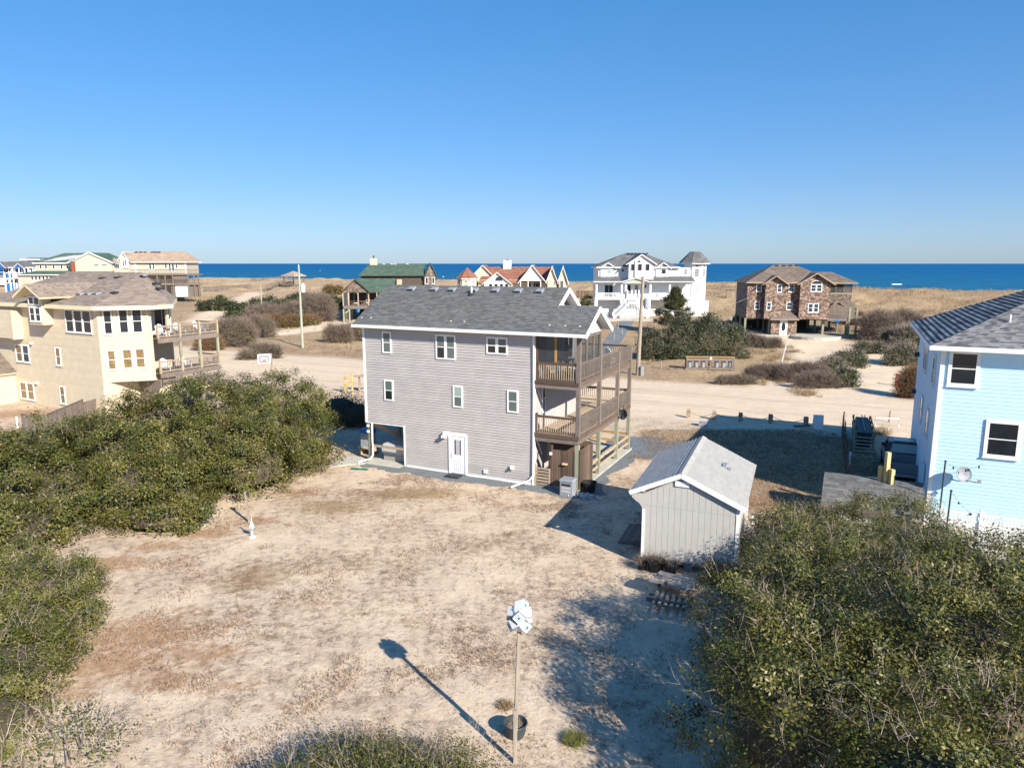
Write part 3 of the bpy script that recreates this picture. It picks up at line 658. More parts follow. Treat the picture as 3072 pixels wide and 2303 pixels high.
# ------------------------------------------------------------------ shrubs beyond the road
r3 = lambda a, b, c, d: (600 + a / 3.685, 600 + b / 3.685, 740 + c / 3.685, 740 + d / 3.685)
r6 = lambda a, b, c, d: (2150 + a / 3.685, 2150 + b / 3.685, 760 + c / 3.685, 760 + d / 3.685)
shrub('dune_shrub', 'dark green mound nearest the deck of the cream house', LB(*r3(-20, 390, 580, 712), 1, 4), 7000, .34, 'leaf_dark', spread=.4, per=0, tw=200, sub=4, sr=.34)
shrub('dune_shrub', 'long dark green mound below the dune behind the thin pole', LB(*r3(300, 640, 640, 790), .8, 3) + LB(*r3(560, 960, 560, 730), .8, 3), 10000, .34, 'leaf_dark', spread=.4, per=0, tw=300, sub=4, sr=.34)
shrub('dune_shrub', 'small dark green mound partly behind the pale utility pole', LB(*r3(975, 1320, 515, 612), .8, 3), 5000, .36, 'leaf_dark', spread=.4, per=0, sub=4, sr=.34)
shrub('dune_shrub', 'green mound beside the porch of the green roofed house', LB(*r3(1310, 1585, 550, 692), .9, 3), 6000, .34, 'leaf_dark', spread=.4, per=0, sub=4, sr=.34)
shrub('dune_shrub', 'rust brown mound high on the dune left of the green roofed house', LB(*r3(1370, 1565, 445, 532), .8, 2), 2500, .36, 'leaf_olive', tw=900, tw_len=1.0, tw_r=.035, tw_mat='twig_rust', spread=.4, per=0, sub=4, sr=.34)
shrub('small_dune_shrub', 'tiny dark tuft of shrub alone on the pale dune', LB(*r3(178, 242, 545, 580)), 700, .3, 'leaf_dark', per=0)
shrub('bare_tree', 'bare grey tree with a leaning pale limb right of the utility pole', LB(*r3(1150, 1420, 570, 832), .9, 2), 0, .3, tw=3000, tw_len=1.5, tw_r=.026, tw_mat='twig_gray', per=6, core=.6, cat='tree', sub=4, sr=.34)
shrub('bare_shrub', 'grey leafless thicket between the two utility poles', LB(*r3(540, 860, 670, 860), .9, 3) + LB(*r3(820, 1180, 640, 850), .9, 3), 1800, .3, 'leaf_olive', tw=5200, tw_len=1.1, tw_r=.024, tw_mat='twig_gray', per=1, core=.75, sub=4, sr=.34)
shrub('rusty_shrub', 'rusty olive low shrub at the foot of the utility pole', LB(*r3(690, 980, 780, 900), .8, 3) + LB(*r3(960, 1290, 775, 885), .8, 3), 6500, .24, 'leaf_olive', tw=2600, tw_len=.8, tw_r=.022, tw_mat='twig_rust', spread=.35, per=0, sub=4, sr=.34)
shrub('bare_shrub', 'large grey brown thicket right of the cream house decks', LB(*r3(205, 560, 790, 1110), .9, 3) + LB(*r3(430, 780, 800, 1000), .9, 3), 5200, .2, 'leaf_olive', tw=6500, tw_len=.9, tw_r=.018, tw_mat='twig_gray', per=1, core=.78, sub=4, sr=.34)
shrub('bare_shrub', 'brown thicket seen under the cream house upper deck', LB(*r3(-20, 200, 1010, 1150), .9, 2), 1800, .18, 'leaf_olive', tw=2000, tw_len=.8, tw_r=.016, tw_mat='twig_rust', per=0, core=.75, sub=4, sr=.34)
shrub('roadside_shrub', 'small green and grey shrub on the road edge behind the basketball hoop', LB(*r3(440, 610, 1160, 1255), .9, 2) + LB(*r3(570, 850, 1080, 1240), .9, 3), 3200, .16, 'leaf_dark', tw=2600, tw_len=.7, tw_r=.014, tw_mat='twig_gray', per=0, core=.75, sub=4, sr=.34)
shrub('roadside_shrub', 'grey brown shrub against the left eave of the grey house', LB(*r3(1390, 1640, 880, 1065), .9, 2) + LB(*r3(1600, 1830, 860, 1040), .9, 2), 3200, .2, 'leaf_olive', tw=4200, tw_len=.8, tw_r=.016, tw_mat='twig_gray', per=1, core=.78, sub=4, sr=.34)
shrub('wall_shrub', 'dark shrub in shade beside the left wall of the grey house', [(-12.6, 50.5, None, 1.9, 1.6, 2.2), (-11.2, 50.0, None, 1.4, 1.3, 1.8)], 5000, .13, 'leaf_dark', per=2)
shrub('round_thicket', 'broad rounded green thicket in front of the white house', LB(1925, 2080, 978, 1080, .9, 2) + LB(2000, 2170, 930, 1080, .9, 2) + LB(2090, 2245, 962, 1078, .9, 2), 46000, .17, 'leaf_dark', tw=1600, tw_len=.6, tw_r=.012, spread=.3, per=1, clump=60, sub=5)
def pine(label, px0, px1, ptop, pbase, n, loc=None):
    g = G((px0 + px1) / 2, pbase); d = ray((px0 + px1) / 2, ptop); h = HC + d[2] / d[1] * g.y - g.z; w = (px1 - px0) / F * g.y
    t = thing('pine_tree', label, 'tree', g)
    MB().tube([(0, 0, -.2), (.15, .1, h * .4), (-.1, 0, h * .97)], .17, 7, .03).build('trunk', 'bark', t)
    cl = []
    for k in range(34):
        f = (k + .5) / 34; z = h * (.10 + .88 * f); rr = w * .5 * (1 - f) ** .75 * random.uniform(.65, 1.1); a = k * 2.4 + random.uniform(-.4, .4)
        e = Vector((rr * math.cos(a), rr * math.sin(a) * .8, z + rr * .3)); MB().tube([(0, 0, z - .25), tuple(e * .55 + Vector((0, 0, z * .45 - .05))), tuple(e)], .045, 4, .015).build('limb', 'bark', t)
        for q in (.5, .75, 1.0): cl.append((e.x * q, e.y * q, z + rr * .3 * q, .34 + .2 * random.random()))
    C = np.array(cl); idx = rng.integers(0, len(C), n); P = C[idx, :3] + rng.normal(size=(n, 3)) * C[idx, 3:4] * np.array([.55, .55, .45])
    V, rr = twig_array(P, unit(n) * .8 + np.array([0, 0, .7]), .22 + .15 * rng.random(n), np.full(n, .028)); link('crown', arr_mesh('crown', V, 3, rr), 'leaf_pine', t)
    return t
pine('ragged young pine standing before the white house tower', 1955, 2090, 865, 1000, 17000)
shrub('low_dune_bush', 'small dark green bush left of the white house porch', LB(1738, 1790, 888, 918, .9, 1), 1500, .3, 'leaf_dark', per=0)
shrub('track_hedge', 'winding dark green hedge along the sand track to the shingled house', LB(*r6(1150, 1420, 1150, 1330), .9, 2) + LB(*r6(1330, 1640, 1080, 1260), .9, 2) + LB(*r6(1560, 1860, 985, 1110), .9, 2) + LB(*r6(1330, 1540, 1260, 1480), .8, 2), 24000, .17, 'leaf_dark', tw=1800, tw_len=.6, tw_r=.013, spread=.28, per=1, clump=60, sub=4, sr=.34)
shrub('heath_shrub', 'wide low dark grey heath mound beside the road bend', LB(*r6(350, 760, 1270, 1400), .8, 5) + LB(*r6(700, 1200, 1240, 1420), .8, 6) + LB(*r6(900, 1340, 1350, 1490), .6, 5), 4000, .13, 'leaf_dark', tw=12000, tw_len=.6, tw_r=.014, tw_mat='twig_gray', per=0, core=.82, sub=4, sr=.34)
shrub('heath_shrub', 'thin brown heath patch left of the dark heath mound', LB(*r6(20, 420, 1385, 1450), .7, 6), 700, .13, 'leaf_olive', tw=2600, tw_len=.45, tw_r=.012, tw_mat='twig_gray', per=0, core=.6, sub=4, sr=.34)
shrub('heath_shrub', 'low grey heath in front of the shingled house carport', LB(*r6(280, 520, 930, 1035), .8, 3) + LB(*r6(480, 700, 970, 1050), .8, 2), 1500, .18, 'leaf_olive', tw=3600, tw_len=.7, tw_r=.018, tw_mat='twig_gray', per=0, core=.75, sub=4, sr=.34)
shrub('bare_shrub', 'pale leafless thicket right of the shingled house', LB(*r6(1640, 2000, 700, 960), .9, 3) + LB(*r6(1900, 2260, 690, 900), .9, 3), 1200, .24, 'leaf_olive', tw=6500, tw_len=1.1, tw_r=.022, tw_mat='twig_gray', per=1, core=.7, sub=4, sr=.34)
shrub('dark_thicket', 'dark green thicket beyond the left corner of the light blue house', LB(*r6(1850, 2060, 800, 1060), .9, 2) + LB(*r6(2000, 2300, 780, 1090), .9, 2) + LB(*r6(1900, 2260, 1020, 1240), .9, 3), 17000, .2, 'leaf_dark', tw=2500, tw_len=.8, tw_r=.016, spread=.32, per=1, sub=4, sr=.34)
shrub('track_shrub', 'reddish brown shrub at the far side of the sand track by the light blue house', LB(*r6(2060, 2330, 1300, 1600), .9, 3), 9000, .13, 'leaf_dark', tw=3200, tw_len=.7, tw_r=.014, tw_mat='twig_rust', per=1, core=.8, sub=4, sr=.34)
shrub('dune_shrub', 'brown shrub beside the deck of the shingled house', LB(*r6(1450, 1610, 690, 790), .9, 2), 800, .25, 'leaf_olive', tw=1800, tw_len=.9, tw_r=.022, tw_mat='twig_rust', per=0, core=.75, sub=4, sr=.34)

# ------------------------------------------------------------------ grasses (nobody could count them)
def blades(name, P, ln, w, leanv, matn, label, cat='grass', rnd=None):
    n = len(P); D = unit(n) * leanv + np.array([0, 0, 1]); D /= np.linalg.norm(D, axis=1, keepdims=True); side = np.cross(D, unit(n)); side /= np.linalg.norm(side, axis=1, keepdims=True) + 1e-9
    V = np.stack([P - side * w[:, None], P + side * w[:, None], P + D * ln[:, None]], 1).reshape(-1, 3)
    link(name, arr_mesh(name, V, 3, rng.random(n) if rnd is None else rnd), matn, kind='stuff', label=label, category=cat)
def scatter(n, x0, x1, y0, y1, f):
    x = rng.uniform(x0, x1, n); y = rng.uniform(y0, y1, n); k = rng.random(n) < f(x, y); return x[k], y[k]
def house_clear(x, y):
    u, v = HL(x, y); return ~((u > -11) & (u < 3) & (v > -.2) & (v < 10.5))
# dead grass wisps over the yard
def fy(x, y): return np.clip((fbm(x / 1.3, y / 1.3, 4) - .46) * 5, .02, 1) * np.clip((fbm(x / 6 + 3, y / 6, 3) - .3) * 3, .15, 1) * house_clear(x, y) * (m_gravel(x, y) < .3)
x, y = scatter(190000, -16, 12, 14, 40, fy); rep = 2
x = np.repeat(x, rep) + rng.normal(size=len(x) * rep) * .05; y = np.repeat(y, rep) + rng.normal(size=len(y) * rep) * .05
blades('dead_grass', np.stack([x, y, terrain(x, y)], 1), .04 + .10 * rng.random(len(x)), .007 + .007 * rng.random(len(x)), .9, 'grass_dead', 'thin dead grass scattered over the sandy yard')
x, y = scatter(90000, -30, 12, 14, 42, lambda a, b: (m_litter(a, b) + (fbm(a * 1.4, b * 1.4, 3) - .5) * 1.2 > .62) & house_clear(a, b))
n = len(x); P = np.stack([x, y, terrain(x, y) + .012], 1); t1 = unit(n) * np.array([1, 1, .25]); t2 = np.cross(unit(n), t1); s = (.02 + .025 * rng.random(n))[:, None]
link('fallen_leaves', arr_mesh('fallen_leaves', np.stack([P - t1 * s, P + t2 * s * .6, P + t1 * s, P - t2 * s * .6], 1).reshape(-1, 3), 4, rng.random(n)), 'litter', kind='stuff', label='rust coloured fallen leaves along the bushes', category='leaves')
def tufts(name, label, pts, per, ln, w, lean, matn, rad=.18):
    P = np.repeat(pts, per, 0); P = P + rng.normal(size=P.shape) * np.array([rad, rad, 0]); P[:, 2] = terrain(P[:, 0], P[:, 1]) - .02
    blades(name, P, ln * (.5 + .7 * rng.random(len(P))), w * (.6 + .8 * rng.random(len(P))), lean, matn, label)
# beach grass on the dunes and on the lots beyond the road
def fd(x, y):
    v = VV(x, y); return (S(126, 150, v) * .9 + S(70, 80, v) * .10) * (1 - S(200, 212, v)) * np.clip((fbm(x / 5, y / 5, 4) - .38) * 5, .1, 1) * (m_road(x, y) < .3)
x, y = scatter(90000, -190, 150, 70, 240, fd); tufts('beach_grass', 'tan beach grass covering the dunes', np.stack([x, y, 0 * x], 1), 6, .62, .028, .75, 'grass_dry', .3)
spots = [(700, 1020), (760, 1035), (560, 1080), (500, 1100), (330, 1160), (610, 1145), (640, 1160), (820, 1075), (850, 1090), (900, 1530), (920, 1545), (1010, 1570), (1050, 1560), (480, 1450), (640, 1440), (820, 1180), (600, 1190)]
pp = []
for (a, b) in spots:
    g = G(2150 + a / 3.685, 760 + b / 3.685); pp += [(g.x + random.gauss(0, .5), g.y + random.gauss(0, .5), 0) for k in range(9)]
for (a, b) in [(2540 + 160, 1205)]: pass
for k in range(16): g = G(2640 + random.uniform(-26, 26), 1296 + random.uniform(-8, 10)); pp.append((g.x, g.y, 0))
tufts('straw_tufts', 'straw coloured grass tufts on the road verges', np.array(pp), 26, .6, .012, .7, 'grass_dry', .16)
x, y = scatter(15000, 7, 23, 30, 51, lambda a, b: (m_straw(a, b) > .5)); tufts('lot_grass', 'rough brown grass on the lot between shed and rope fence', np.stack([x, y, 0 * x], 1), 4, .16, .012, .8, 'grass_dead', .1)
x, y = scatter(26000, -24, -4, 24, 42, lambda a, b: (m_straw(a, b) > .45) & house_clear(a, b) & (m_gravel(a, b) < .3)); tufts('dry_lawn', 'dry straw lawn by the grey house', np.stack([x, y, 0 * x], 1), 3, .07, .006, .9, 'grass_dry', .08)

# low brown scrub between the shrubs beyond the road
def fs(x, y):
    v = VV(x, y); return S(66, 70, v) * (1 - S(132, 140, v)) * np.clip((fbm(x / 7 + 31, y / 7, 4) - .47) * 7, 0, 1) * (m_road(x, y) < .12) * (m_gravel(x, y) < .2)
x, y = scatter(9000, -70, 90, 60, 150, fs); P = np.repeat(np.stack([x, y, 0 * x], 1), 9, 0); P = P + rng.normal(size=P.shape) * np.array([.3, .3, 0]); P[:, 2] = terrain(P[:, 0], P[:, 1]) - .03
V, rr = twig_array(P, unit(len(P)) * .8 + np.array([0, 0, .7]), .18 + .4 * rng.random(len(P)), np.full(len(P), .016)); link('low_scrub', arr_mesh('low_scrub', V, 3, rr), 'twig_rust', kind='stuff', label='low brown scrub on the sandy lots beyond the road', category='scrub')
# ------------------------------------------------------------------ the grey house
m, t, p = nt('insect_screen'); N, L = t.nodes, t.links
p.inputs['Base Color'].default_value = (.05, .055, .06, 1); p.inputs['Roughness'].default_value = .7
nz = N.new('ShaderNodeTexNoise'); nz.inputs['Scale'].default_value = 1.5; mr = N.new('ShaderNodeMapRange'); mr.inputs[3].default_value = .38; mr.inputs[4].default_value = .55; L.new(nz.outputs[0], mr.inputs[0])
tr = N.new('ShaderNodeBsdfTransparent'); ms = N.new('ShaderNodeMixShader'); L.new(mr.outputs[0], ms.inputs[0]); L.new(tr.outputs[0], ms.inputs[1]); L.new(p.outputs[0], ms.inputs[2]); L.new(ms.outputs[0], t.nodes['Material Output'].inputs[0])
def LP(O, ang, px, py, a=None, b=None):                  # photo pixel -> point on a wall plane of a house frame
    c, s_ = math.cos(R(ang)), math.sin(R(ang)); d = ray(px, py)
    n = (c, s_) if a is not None else (-s_, c); k = (a if a is not None else b) + O[0] * n[0] + O[1] * n[1]; tt = k / (d[0] * n[0] + d[1] * n[1])
    x, y = d[0] * tt - O[0], d[1] * tt - O[1]; return x * c + y * s_, -x * s_ + y * c, HC + d[2] * tt
H = thing('gray_house', 'three storey grey lap sided house with grey shingle roof and side decks', 'house', (HO[0], HO[1], 0), HA)
XL, DP = -10.75, 6.2
MB().box(XL + .02, -.02, .006, DP, 2.42, 7.94).box(-8.1, -.02, .006, DP, .0, 2.419).build('wall', 'gable_siding', H)
MB().box(-.018, .004, .05, DP, 2.9, 7.9).build('side_wall', 'side_siding', H)
siding(H, (0, 0, 0), XL, 0, .12, 7.95, .1455, 'gray_siding', holes=[(XL - 1, -8.1, 0, 2.40), (-5.15, -4.0, 0, 2.33)])
MB().box(XL - .03, XL + .10, -.06, .06, 2.38, 7.97).build('corner_board', 'white_trim', H)
MB().box(-.10, .035, -.06, .06, .0, 7.97).build('corner_board', 'white_trim', H)
MB().box(XL - .02, -8.03, -.05, -.002, 2.34, 2.40).build('trim_board', 'white_trim', H); MB().box(-8.13, -8.05, -.05, .2, .02, 2.34).build('trim_board', 'white_trim', H)
MB().box(-8.0, -5.16, -.035, -.001, 0, .12).build('base_trim', 'white_trim', H); MB().box(-3.99, -.11, -.035, -.001, -.05, .12).build('base_trim', 'white_trim', H)
for (x0, x1, z0, z1, pp) in [(-9.41, -8.80, 6.51, 7.72, ('glass_blind', 'glass_blind')), (-5.87, -5.25, 6.37, 7.71, ('glass_blind', 'glass_dark')), (-5.249, -4.63, 6.37, 7.71, ('glass_blind', 'glass_blind')), (-2.75, -2.14, 6.82, 7.72, ('glass_blind', 'glass_dark')), (-2.139, -1.52, 6.82, 7.72, ('glass_blind', 'glass_dark')),
                             (-9.37, -8.75, 3.78, 4.98, ('glass_blind', 'glass_dark')), (-4.83, -4.23, 3.78, 4.98, ('glass_pale', 'glass_blind')), (-1.54, -.91, 3.80, 4.99, ('glass_blind', 'glass_blind'))]:
    window(H, (0, -.02, 0), x0, z0, x1, z1, panes=pp, t=.08, sill=False)
# door
dr = MB().box(-5.15, -5.03, -.07, .02, .02, 2.33).box(-4.12, -4.0, -.07, .02, .02, 2.33).box(-5.03, -4.12, -.07, .02, 2.17, 2.33).build('door_frame', 'white_trim', H)
dd = MB().box(-5.03, -4.12, -.045, -.005, .05, 2.17).build('door', 'door_white', H)
MB().box(-4.80, -4.32, -.058, -.046, 1.10, 2.0).build('window_frame', 'white_trim', dd); MB().box(-4.76, -4.36, -.064, -.0585, 1.14, 1.96).build('pane', 'curtain', dd); MB().box(-4.755, -4.69, -.067, -.0642, 1.14, 1.96).build('pane_edge', 'glass_dark', dd); MB().box(-4.43, -4.365, -.067, -.0642, 1.14, 1.96).build('pane_edge', 'glass_dark', dd)
for k in range(4): MB().box(-4.79 + k * .125, -4.71 + k * .125, -.055, -.0455, .25, .85).build('door_panel', 'door_white', dd)
for z in (.98, 1.12): MB().lathe([(.03, -.03), (.035, 0), (.03, .03)], -4.95, -.08, 8).build('knob', 'gray_metal', dd).location.z = z
MB().box(-5.42, -5.16, -.22, -.03, 2.18, 2.36).taper(-5.46, -5.2, -.36, -.1, 2.06, 2.2, .8).build('door_lamp', 'white_plastic', H)
MB().box(-2.95, -2.74, -.10, -.03, .30, .52).build('vent_hood', 'white_plastic', H); MB().box(-1.35, -1.16, -.14, -.03, .72, .92).lathe([(.05, .76), (.05, .86)], -1.25, -.2, 8).build('vent_hood', 'white_plastic', H)
# roof: main gable plus the lower porch gable in the same front plane
ze, sl = 8.1, .6; yr = 3.1; zr = ze + (yr + .45) * sl; yp = 1.65; zp = ze + (yp + .45) * sl
roof_slope(H, (-11.18, -.45, ze), (.65, -.45, ze), (.65, yr, zr), (-11.18, yr, zr), 'roof_gray', tab=.3)
roof_slope(H, (.65, 6.65, ze), (-11.18, 6.65, ze), (-11.18, yr, zr), (.65, yr, zr), 'roof_gray')
roof_slope(H, (.652, -.45, ze), (2.9, -.45, ze), (2.9, yp, zp), (.652, yp, zp), 'roof_gray')
roof_slope(H, (2.9, 3.75, ze), (.05, 3.75, ze), (.05, yp, zp), (2.9, yp, zp), 'roof_gray')
MB().box(-11.18, 2.9, -.54, -.452, 7.94, 8.10).build('gutter', 'white_trim', H); MB().box(-11.1, 2.8, -.45, 0, 7.955, 7.98).build('soffit', 'white_trim', H)
for (x, y1, ya, yb) in ((.66, 6.65, -.45, yr), (2.91, 3.75, -.45, yp)):
    zt = ze + (yb + .45) * sl
    y_ = ya if x > 1 else yp - .1
    for (p, q) in (((x, y_, ze + (y_ + .45) * sl - .13), (x, yb, zt - .13)), ((x, y1, ze - .13), (x, yb, zt - .13))): MB().bar(p, q, .05, .24).build('rake_board', 'white_trim', H)
MB((0, 0, 90)).prism([(.0, 7.95), (DP, 7.95), (yr, 7.95 + yr * sl)], -.02, .02).build('gable_wall', 'gable_siding', H)
siding(H, (.03, 0, 90), 0, 6.2, 8.3, 9.75, .15, 'gable_siding', gable=lambda z: ((z - 7.95) / sl, DP - (z - 7.95) / sl))
MB((2.4, 0, 90)).prism([(.0, 7.95), (3.3, 7.95), (yp, 7.95 + yp * sl)], -.02, .06).build('gable_wall', 'gable_siding', H)
siding(H, (2.42, 0, 90), 0, 3.3, 7.96, 8.9, .15, 'gable_siding', gable=lambda z: ((z - 7.95) / sl, 3.3 - (z - 7.95) / sl))
MB().box(XL - .42, XL, 0, DP, 7.95, 7.97).build('soffit', 'white_trim', H)
for zx in (548, 706, 830, 985, 1133, 1292, 1443):
    q = LP(HO, HA, 1000 + zx / 2.3284, 820 + 113 / 2.3284, b=2.72); vent(H, q[0], 2.72, ze + (2.72 + .45) * sl + .01)
q = LP(HO, HA, 1000 + 965 / 2.3284, 820 + 135 / 2.3284, b=2.35); zq = ze + 2.8 * sl
MB().tube([(q[0], 2.35, zq - .1), (q[0], 2.35, zq + .42)], .05, 8).build('vent_pipe', 'white_plastic', H); MB().lathe([(.2, zq - .04), (.16, zq + .05), (.06, zq + .10)], q[0], 2.33, 8).build('pipe_flashing', 'lead_dark', H)
for (zx, zy) in ((198, 312), (262, 312), (822, 345), (915, 347), (1510, 378), (1620, 375), (1722, 380)):
    q = LP(HO, HA, 1000 + zx / 2.3284, 820 + zy / 2.3284, b=.1); MB().box(q[0] - .03, q[0] + .03, .07, .13, ze + .33, ze + .375).build('roof_clip', 'white_plastic', H)
# undercroft, left
MB().box(XL, 2.55, .0, 9.45, -.12, .06).build('concrete_slab', 'concrete', H); MB().box(-10.7, -8.2, -.5, -.01, -.12, .03).build('slab_apron', 'concrete', H)
for (x, y) in ((-10.6, .14), (-10.6, 3.1), (-10.6, 6.05), (-8.3, 6.05), (-8.25, 3.1)): MB().tube([(x, y, -.3), (x, y, 2.42)], .15, 9, .14).build('piling', 'wood_green', H)
MB().bar((-10.5, .16, 2.3), (-8.4, 3.0, .3), .06, .24).build('brace', 'wood_tan', H); MB().bar((-10.4, 3.0, .3), (-8.3, 3.0, 2.35), .06, .24).build('brace', 'wood_tan', H)
MB().bar((-10.5, 3.1, 2.2), (-10.5, 6, .4), .06, .24).build('brace', 'wood_tan', H)
MB().box(-10.6, -8.12, -.02, .03, .93, 1.07).build('rail_board', 'wood_tan', H)
MB().tube([(-10.28, -.09, 2.36), (-10.28, -.09, .45), (-10.4, -.25, .22), (-10.78, -.75, .14), (-10.7, -.95, .06)], .055, 8).build('downspout', 'white_plastic', H)
MB().tube([(-.02, -.09, 7.9), (-.02, -.09, .55), (-.15, -.3, .32), (-.85, -1.05, .08)], .05, 8).build('downspout', 'white_plastic', H)
for z in (1.75, 2.1): MB((0, 0, 0)).box(-10.68, -10.52, -.08, -.02, z, z + .14).build('meter_box', 'white_plastic', H)
# decks
XD, YD = 2.38, 9.2
def deck(z, rim, back):
    f = MB()
    d = MB().box(.05, XD, .03, YD, z - .04, z).build('deck_frame', 'wood_gray_h', H)
    for i in range(int(XD / .15)):
        x = .08 + i * .15; MB().box(x, x + .135, .0, YD, z + .002, z + .03).build('deck_board', 'wood_tan' if not back else 'wood_gray', d)
    MB().box(.04, XD + .04, -.05, .0, z - rim, z - .02).build('rim_board', 'wood_gray_h', d); MB().box(.04, XD + .05, -.085, -.052, z - rim * .45, z + .02).build('rim_board', 'wood_brown', d)
    MB().box(XD, XD + .05, .0, YD, z - rim, z - .02).build('rim_board', 'wood_gray', d); MB().box(XD + .052, XD + .085, -.05, YD, z - rim * .45, z + .02).build('rim_board', 'wood_brown', d)
    for k in range(5): MB().box(.1, XD, 1 + k * 1.8, 1.05 + k * 1.8, z - rim + .02, z - .05).build('joist', 'wood_gray_h', d)
    b = MB().box(-10.7, .045, DP + .02, YD, z - rim + .05, z).build('deck_frame', 'wood_gray_h', H)
    return d
deck(5.6, .36, 1); deck(2.86, .42, 0)
for y in (.0, 3.3, 6.6, 9.05):
    MB().box(XD - .10, XD + .10, y - .10 + (.06 if y == 0 else 0), y + .10 + (.06 if y == 0 else 0), 2.86, 7.9 if y < 3.5 else 6.5).build('deck_post', 'wood_gray', H)
    MB().box(XD - .11, XD + .09, y - .11 + .06, y + .09 + .06, -.3, 2.42).build('deck_post', 'wood_green', H)
for (x) in (-10.5, -6.8, -3.4): MB().box(x - .1, x + .1, YD - .2, YD, -.3, 6.5).build('deck_post', 'wood_gray', H)
MB().box(.04, .16, .02, .12, 5.6, 7.9).build('screen_post', 'wood_brown', H); MB().box(1.08, 1.2, .02, .10, 6.5, 7.9).build('screen_post', 'wood_orange', H)
MB().box(.16, XD - .1, .0, .09, 6.42, 6.58).build('screen_rail', 'wood_brown', H); MB().box(.16, XD - .1, .0, .09, 5.64, 5.76).build('screen_rail', 'wood_brown', H)
for i in range(17): MB().box(.24 + i * .123, .275 + i * .123, -.004, .03, 5.7, 6.45).build('baluster', 'wood_tan', H)
for (a, b) in ((.16, 1.08), (1.2, XD - .1)): MB().box(a, b, .045, .05, 6.58, 7.9).build('screen_panel', 'insect_screen', H)
for (a, b) in ((.16, 1.1), (1.2, 2.2), (2.3, 3.2)):
    MB().box(XD - .012, XD - .006, a, b, 5.64, 7.9).build('screen_panel', 'insect_screen', H)
for y in (1.15, 2.25): MB().box(XD - .05, XD + .03, y - .05, y + .05, 5.6, 7.9).build('screen_post', 'wood_gray', H)
MB().box(XD - .05, XD + .03, .16, 3.2, 7.8, 7.92).build('screen_rail', 'wood_gray', H)
for y in (1.1, 2.2): MB().box(.1, XD, y, y + .1, 7.84, 7.93).build('joist', 'wood_gray_h', H)
for (a, b) in ((.12, 3.2), (3.4, 6.5), (6.7, 9.0)):
    railing(H, (XD + .03, 0, 90), a, b, 5.62, .98, .125); railing(H, (XD + .03, 0, 90), a, b, 2.88, .98, .125)
railing(H, (0, .03, 0), .12, XD - .12, 2.88, .92, .125, mt='wood_brown', mb_='wood_tan'); MB().box(.06, .17, -.02, .10, 2.86, 3.9).build('deck_post', 'wood_brown', H)
railing(H, (0, YD - .08, 0), -4, XD - .1, 2.88, .98, .13, mb_='wood_tan'); railing(H, (0, YD - .08, 0), -4, XD - .1, 5.62, .98, .13, mb_='wood_gray')
# side wall openings
window(H, (.0, 0, 90), .95, 3.75, 1.35, 5.2, panes=('glass_dark', 'glass_blind'), t=.06, d=.05)
window(H, (.0, 0, 90), 1.5, 5.72, 3.2, 7.7, panes=('glass_pale', None), t=.07, grid=(2, 1), sill=False)
window(H, (.0, 0, 90), 3.9, 5.72, 5.4, 7.6, panes=('glass_dark', None), t=.07, grid=(2, 1), sill=False)
MB().box(.0, .09, 2.2, 2.34, 3.55, 3.72).build('wall_lamp', 'white_plastic', H); MB().box(-.04, .05, DP - .06, DP + .05, .05, 7.9).build('corner_board', 'white_trim', H)
# outdoor shower and gate under the deck
sh = MB().box(.93, 1.03, -.02, .08, .1, 2.3).box(1.0, XD, .0, .05, .45, .55).box(1.0, XD, .0, .05, 1.75, 1.85).build('shower_frame', 'wood_brown', H)
me = MB().box(0, .108, -.03, -.002, .16, 2.06).mesh('plank')
for i in range(11): link('plank', me, 'wood_brown', sh, loc=(.99 + i * .129, 0, random.uniform(-.02, .02)))
MB().box(XD + .1, XD + .15, .1, 1.9, .45, .55).box(XD + .1, XD + .15, .1, 1.9, 1.8, 1.9).build('shower_frame', 'wood_brown', H)
me = MB().box(XD + .152, XD + .18, 0, .106, .12, 2.2).mesh('plank')
for i in range(16): link('plank', me, 'wood_brown', sh, loc=(0, -.06 + i * .125, random.uniform(-.02, .02)))
MB().box(.1, XD + .1, 1.92, 1.98, .1, 2.2).build('shower_back', 'wood_brown', H)
gt = MB().box(.04, .12, -.06, .02, .0, 1.2).box(.84, .92, -.06, .02, .05, 1.02).build('gate_post', 'wood_tan', H)
for k in range(6): MB().box(.12, .84, -.05, -.02, .1 + k * .165, .2 + k * .165).build('gate_slat', 'wood_tan', gt)
MB().box(1.62, 1.88, -.16, -.03, 1.35, 1.43).build('soap_shelf', 'wood_new', H); MB().box(.90, 1.02, -.11, -.03, 1.78, 1.92).build('shower_lamp', 'white_plastic', H)
for (a, b) in ((3.4, 6.55), (6.75, 9.0)):
    for z in (.42, .85): MB().box(XD - .02, XD + .05, a, b, z, z + .13).build('side_rail', 'wood_tan', H)
for z in (.42, .85): MB().box(XD - .02, XD + .05, 1.95, 3.2, z, z + .13).build('side_rail', 'wood_tan', H)
for z in (.5, 1.0): MB().box(-.5, XD, 9.0, 9.06, z, z + .13).build('back_rail', 'wood_orange', H)

def HP(u, v, z=0): x, y = HW(u, v); return (x, y, z)
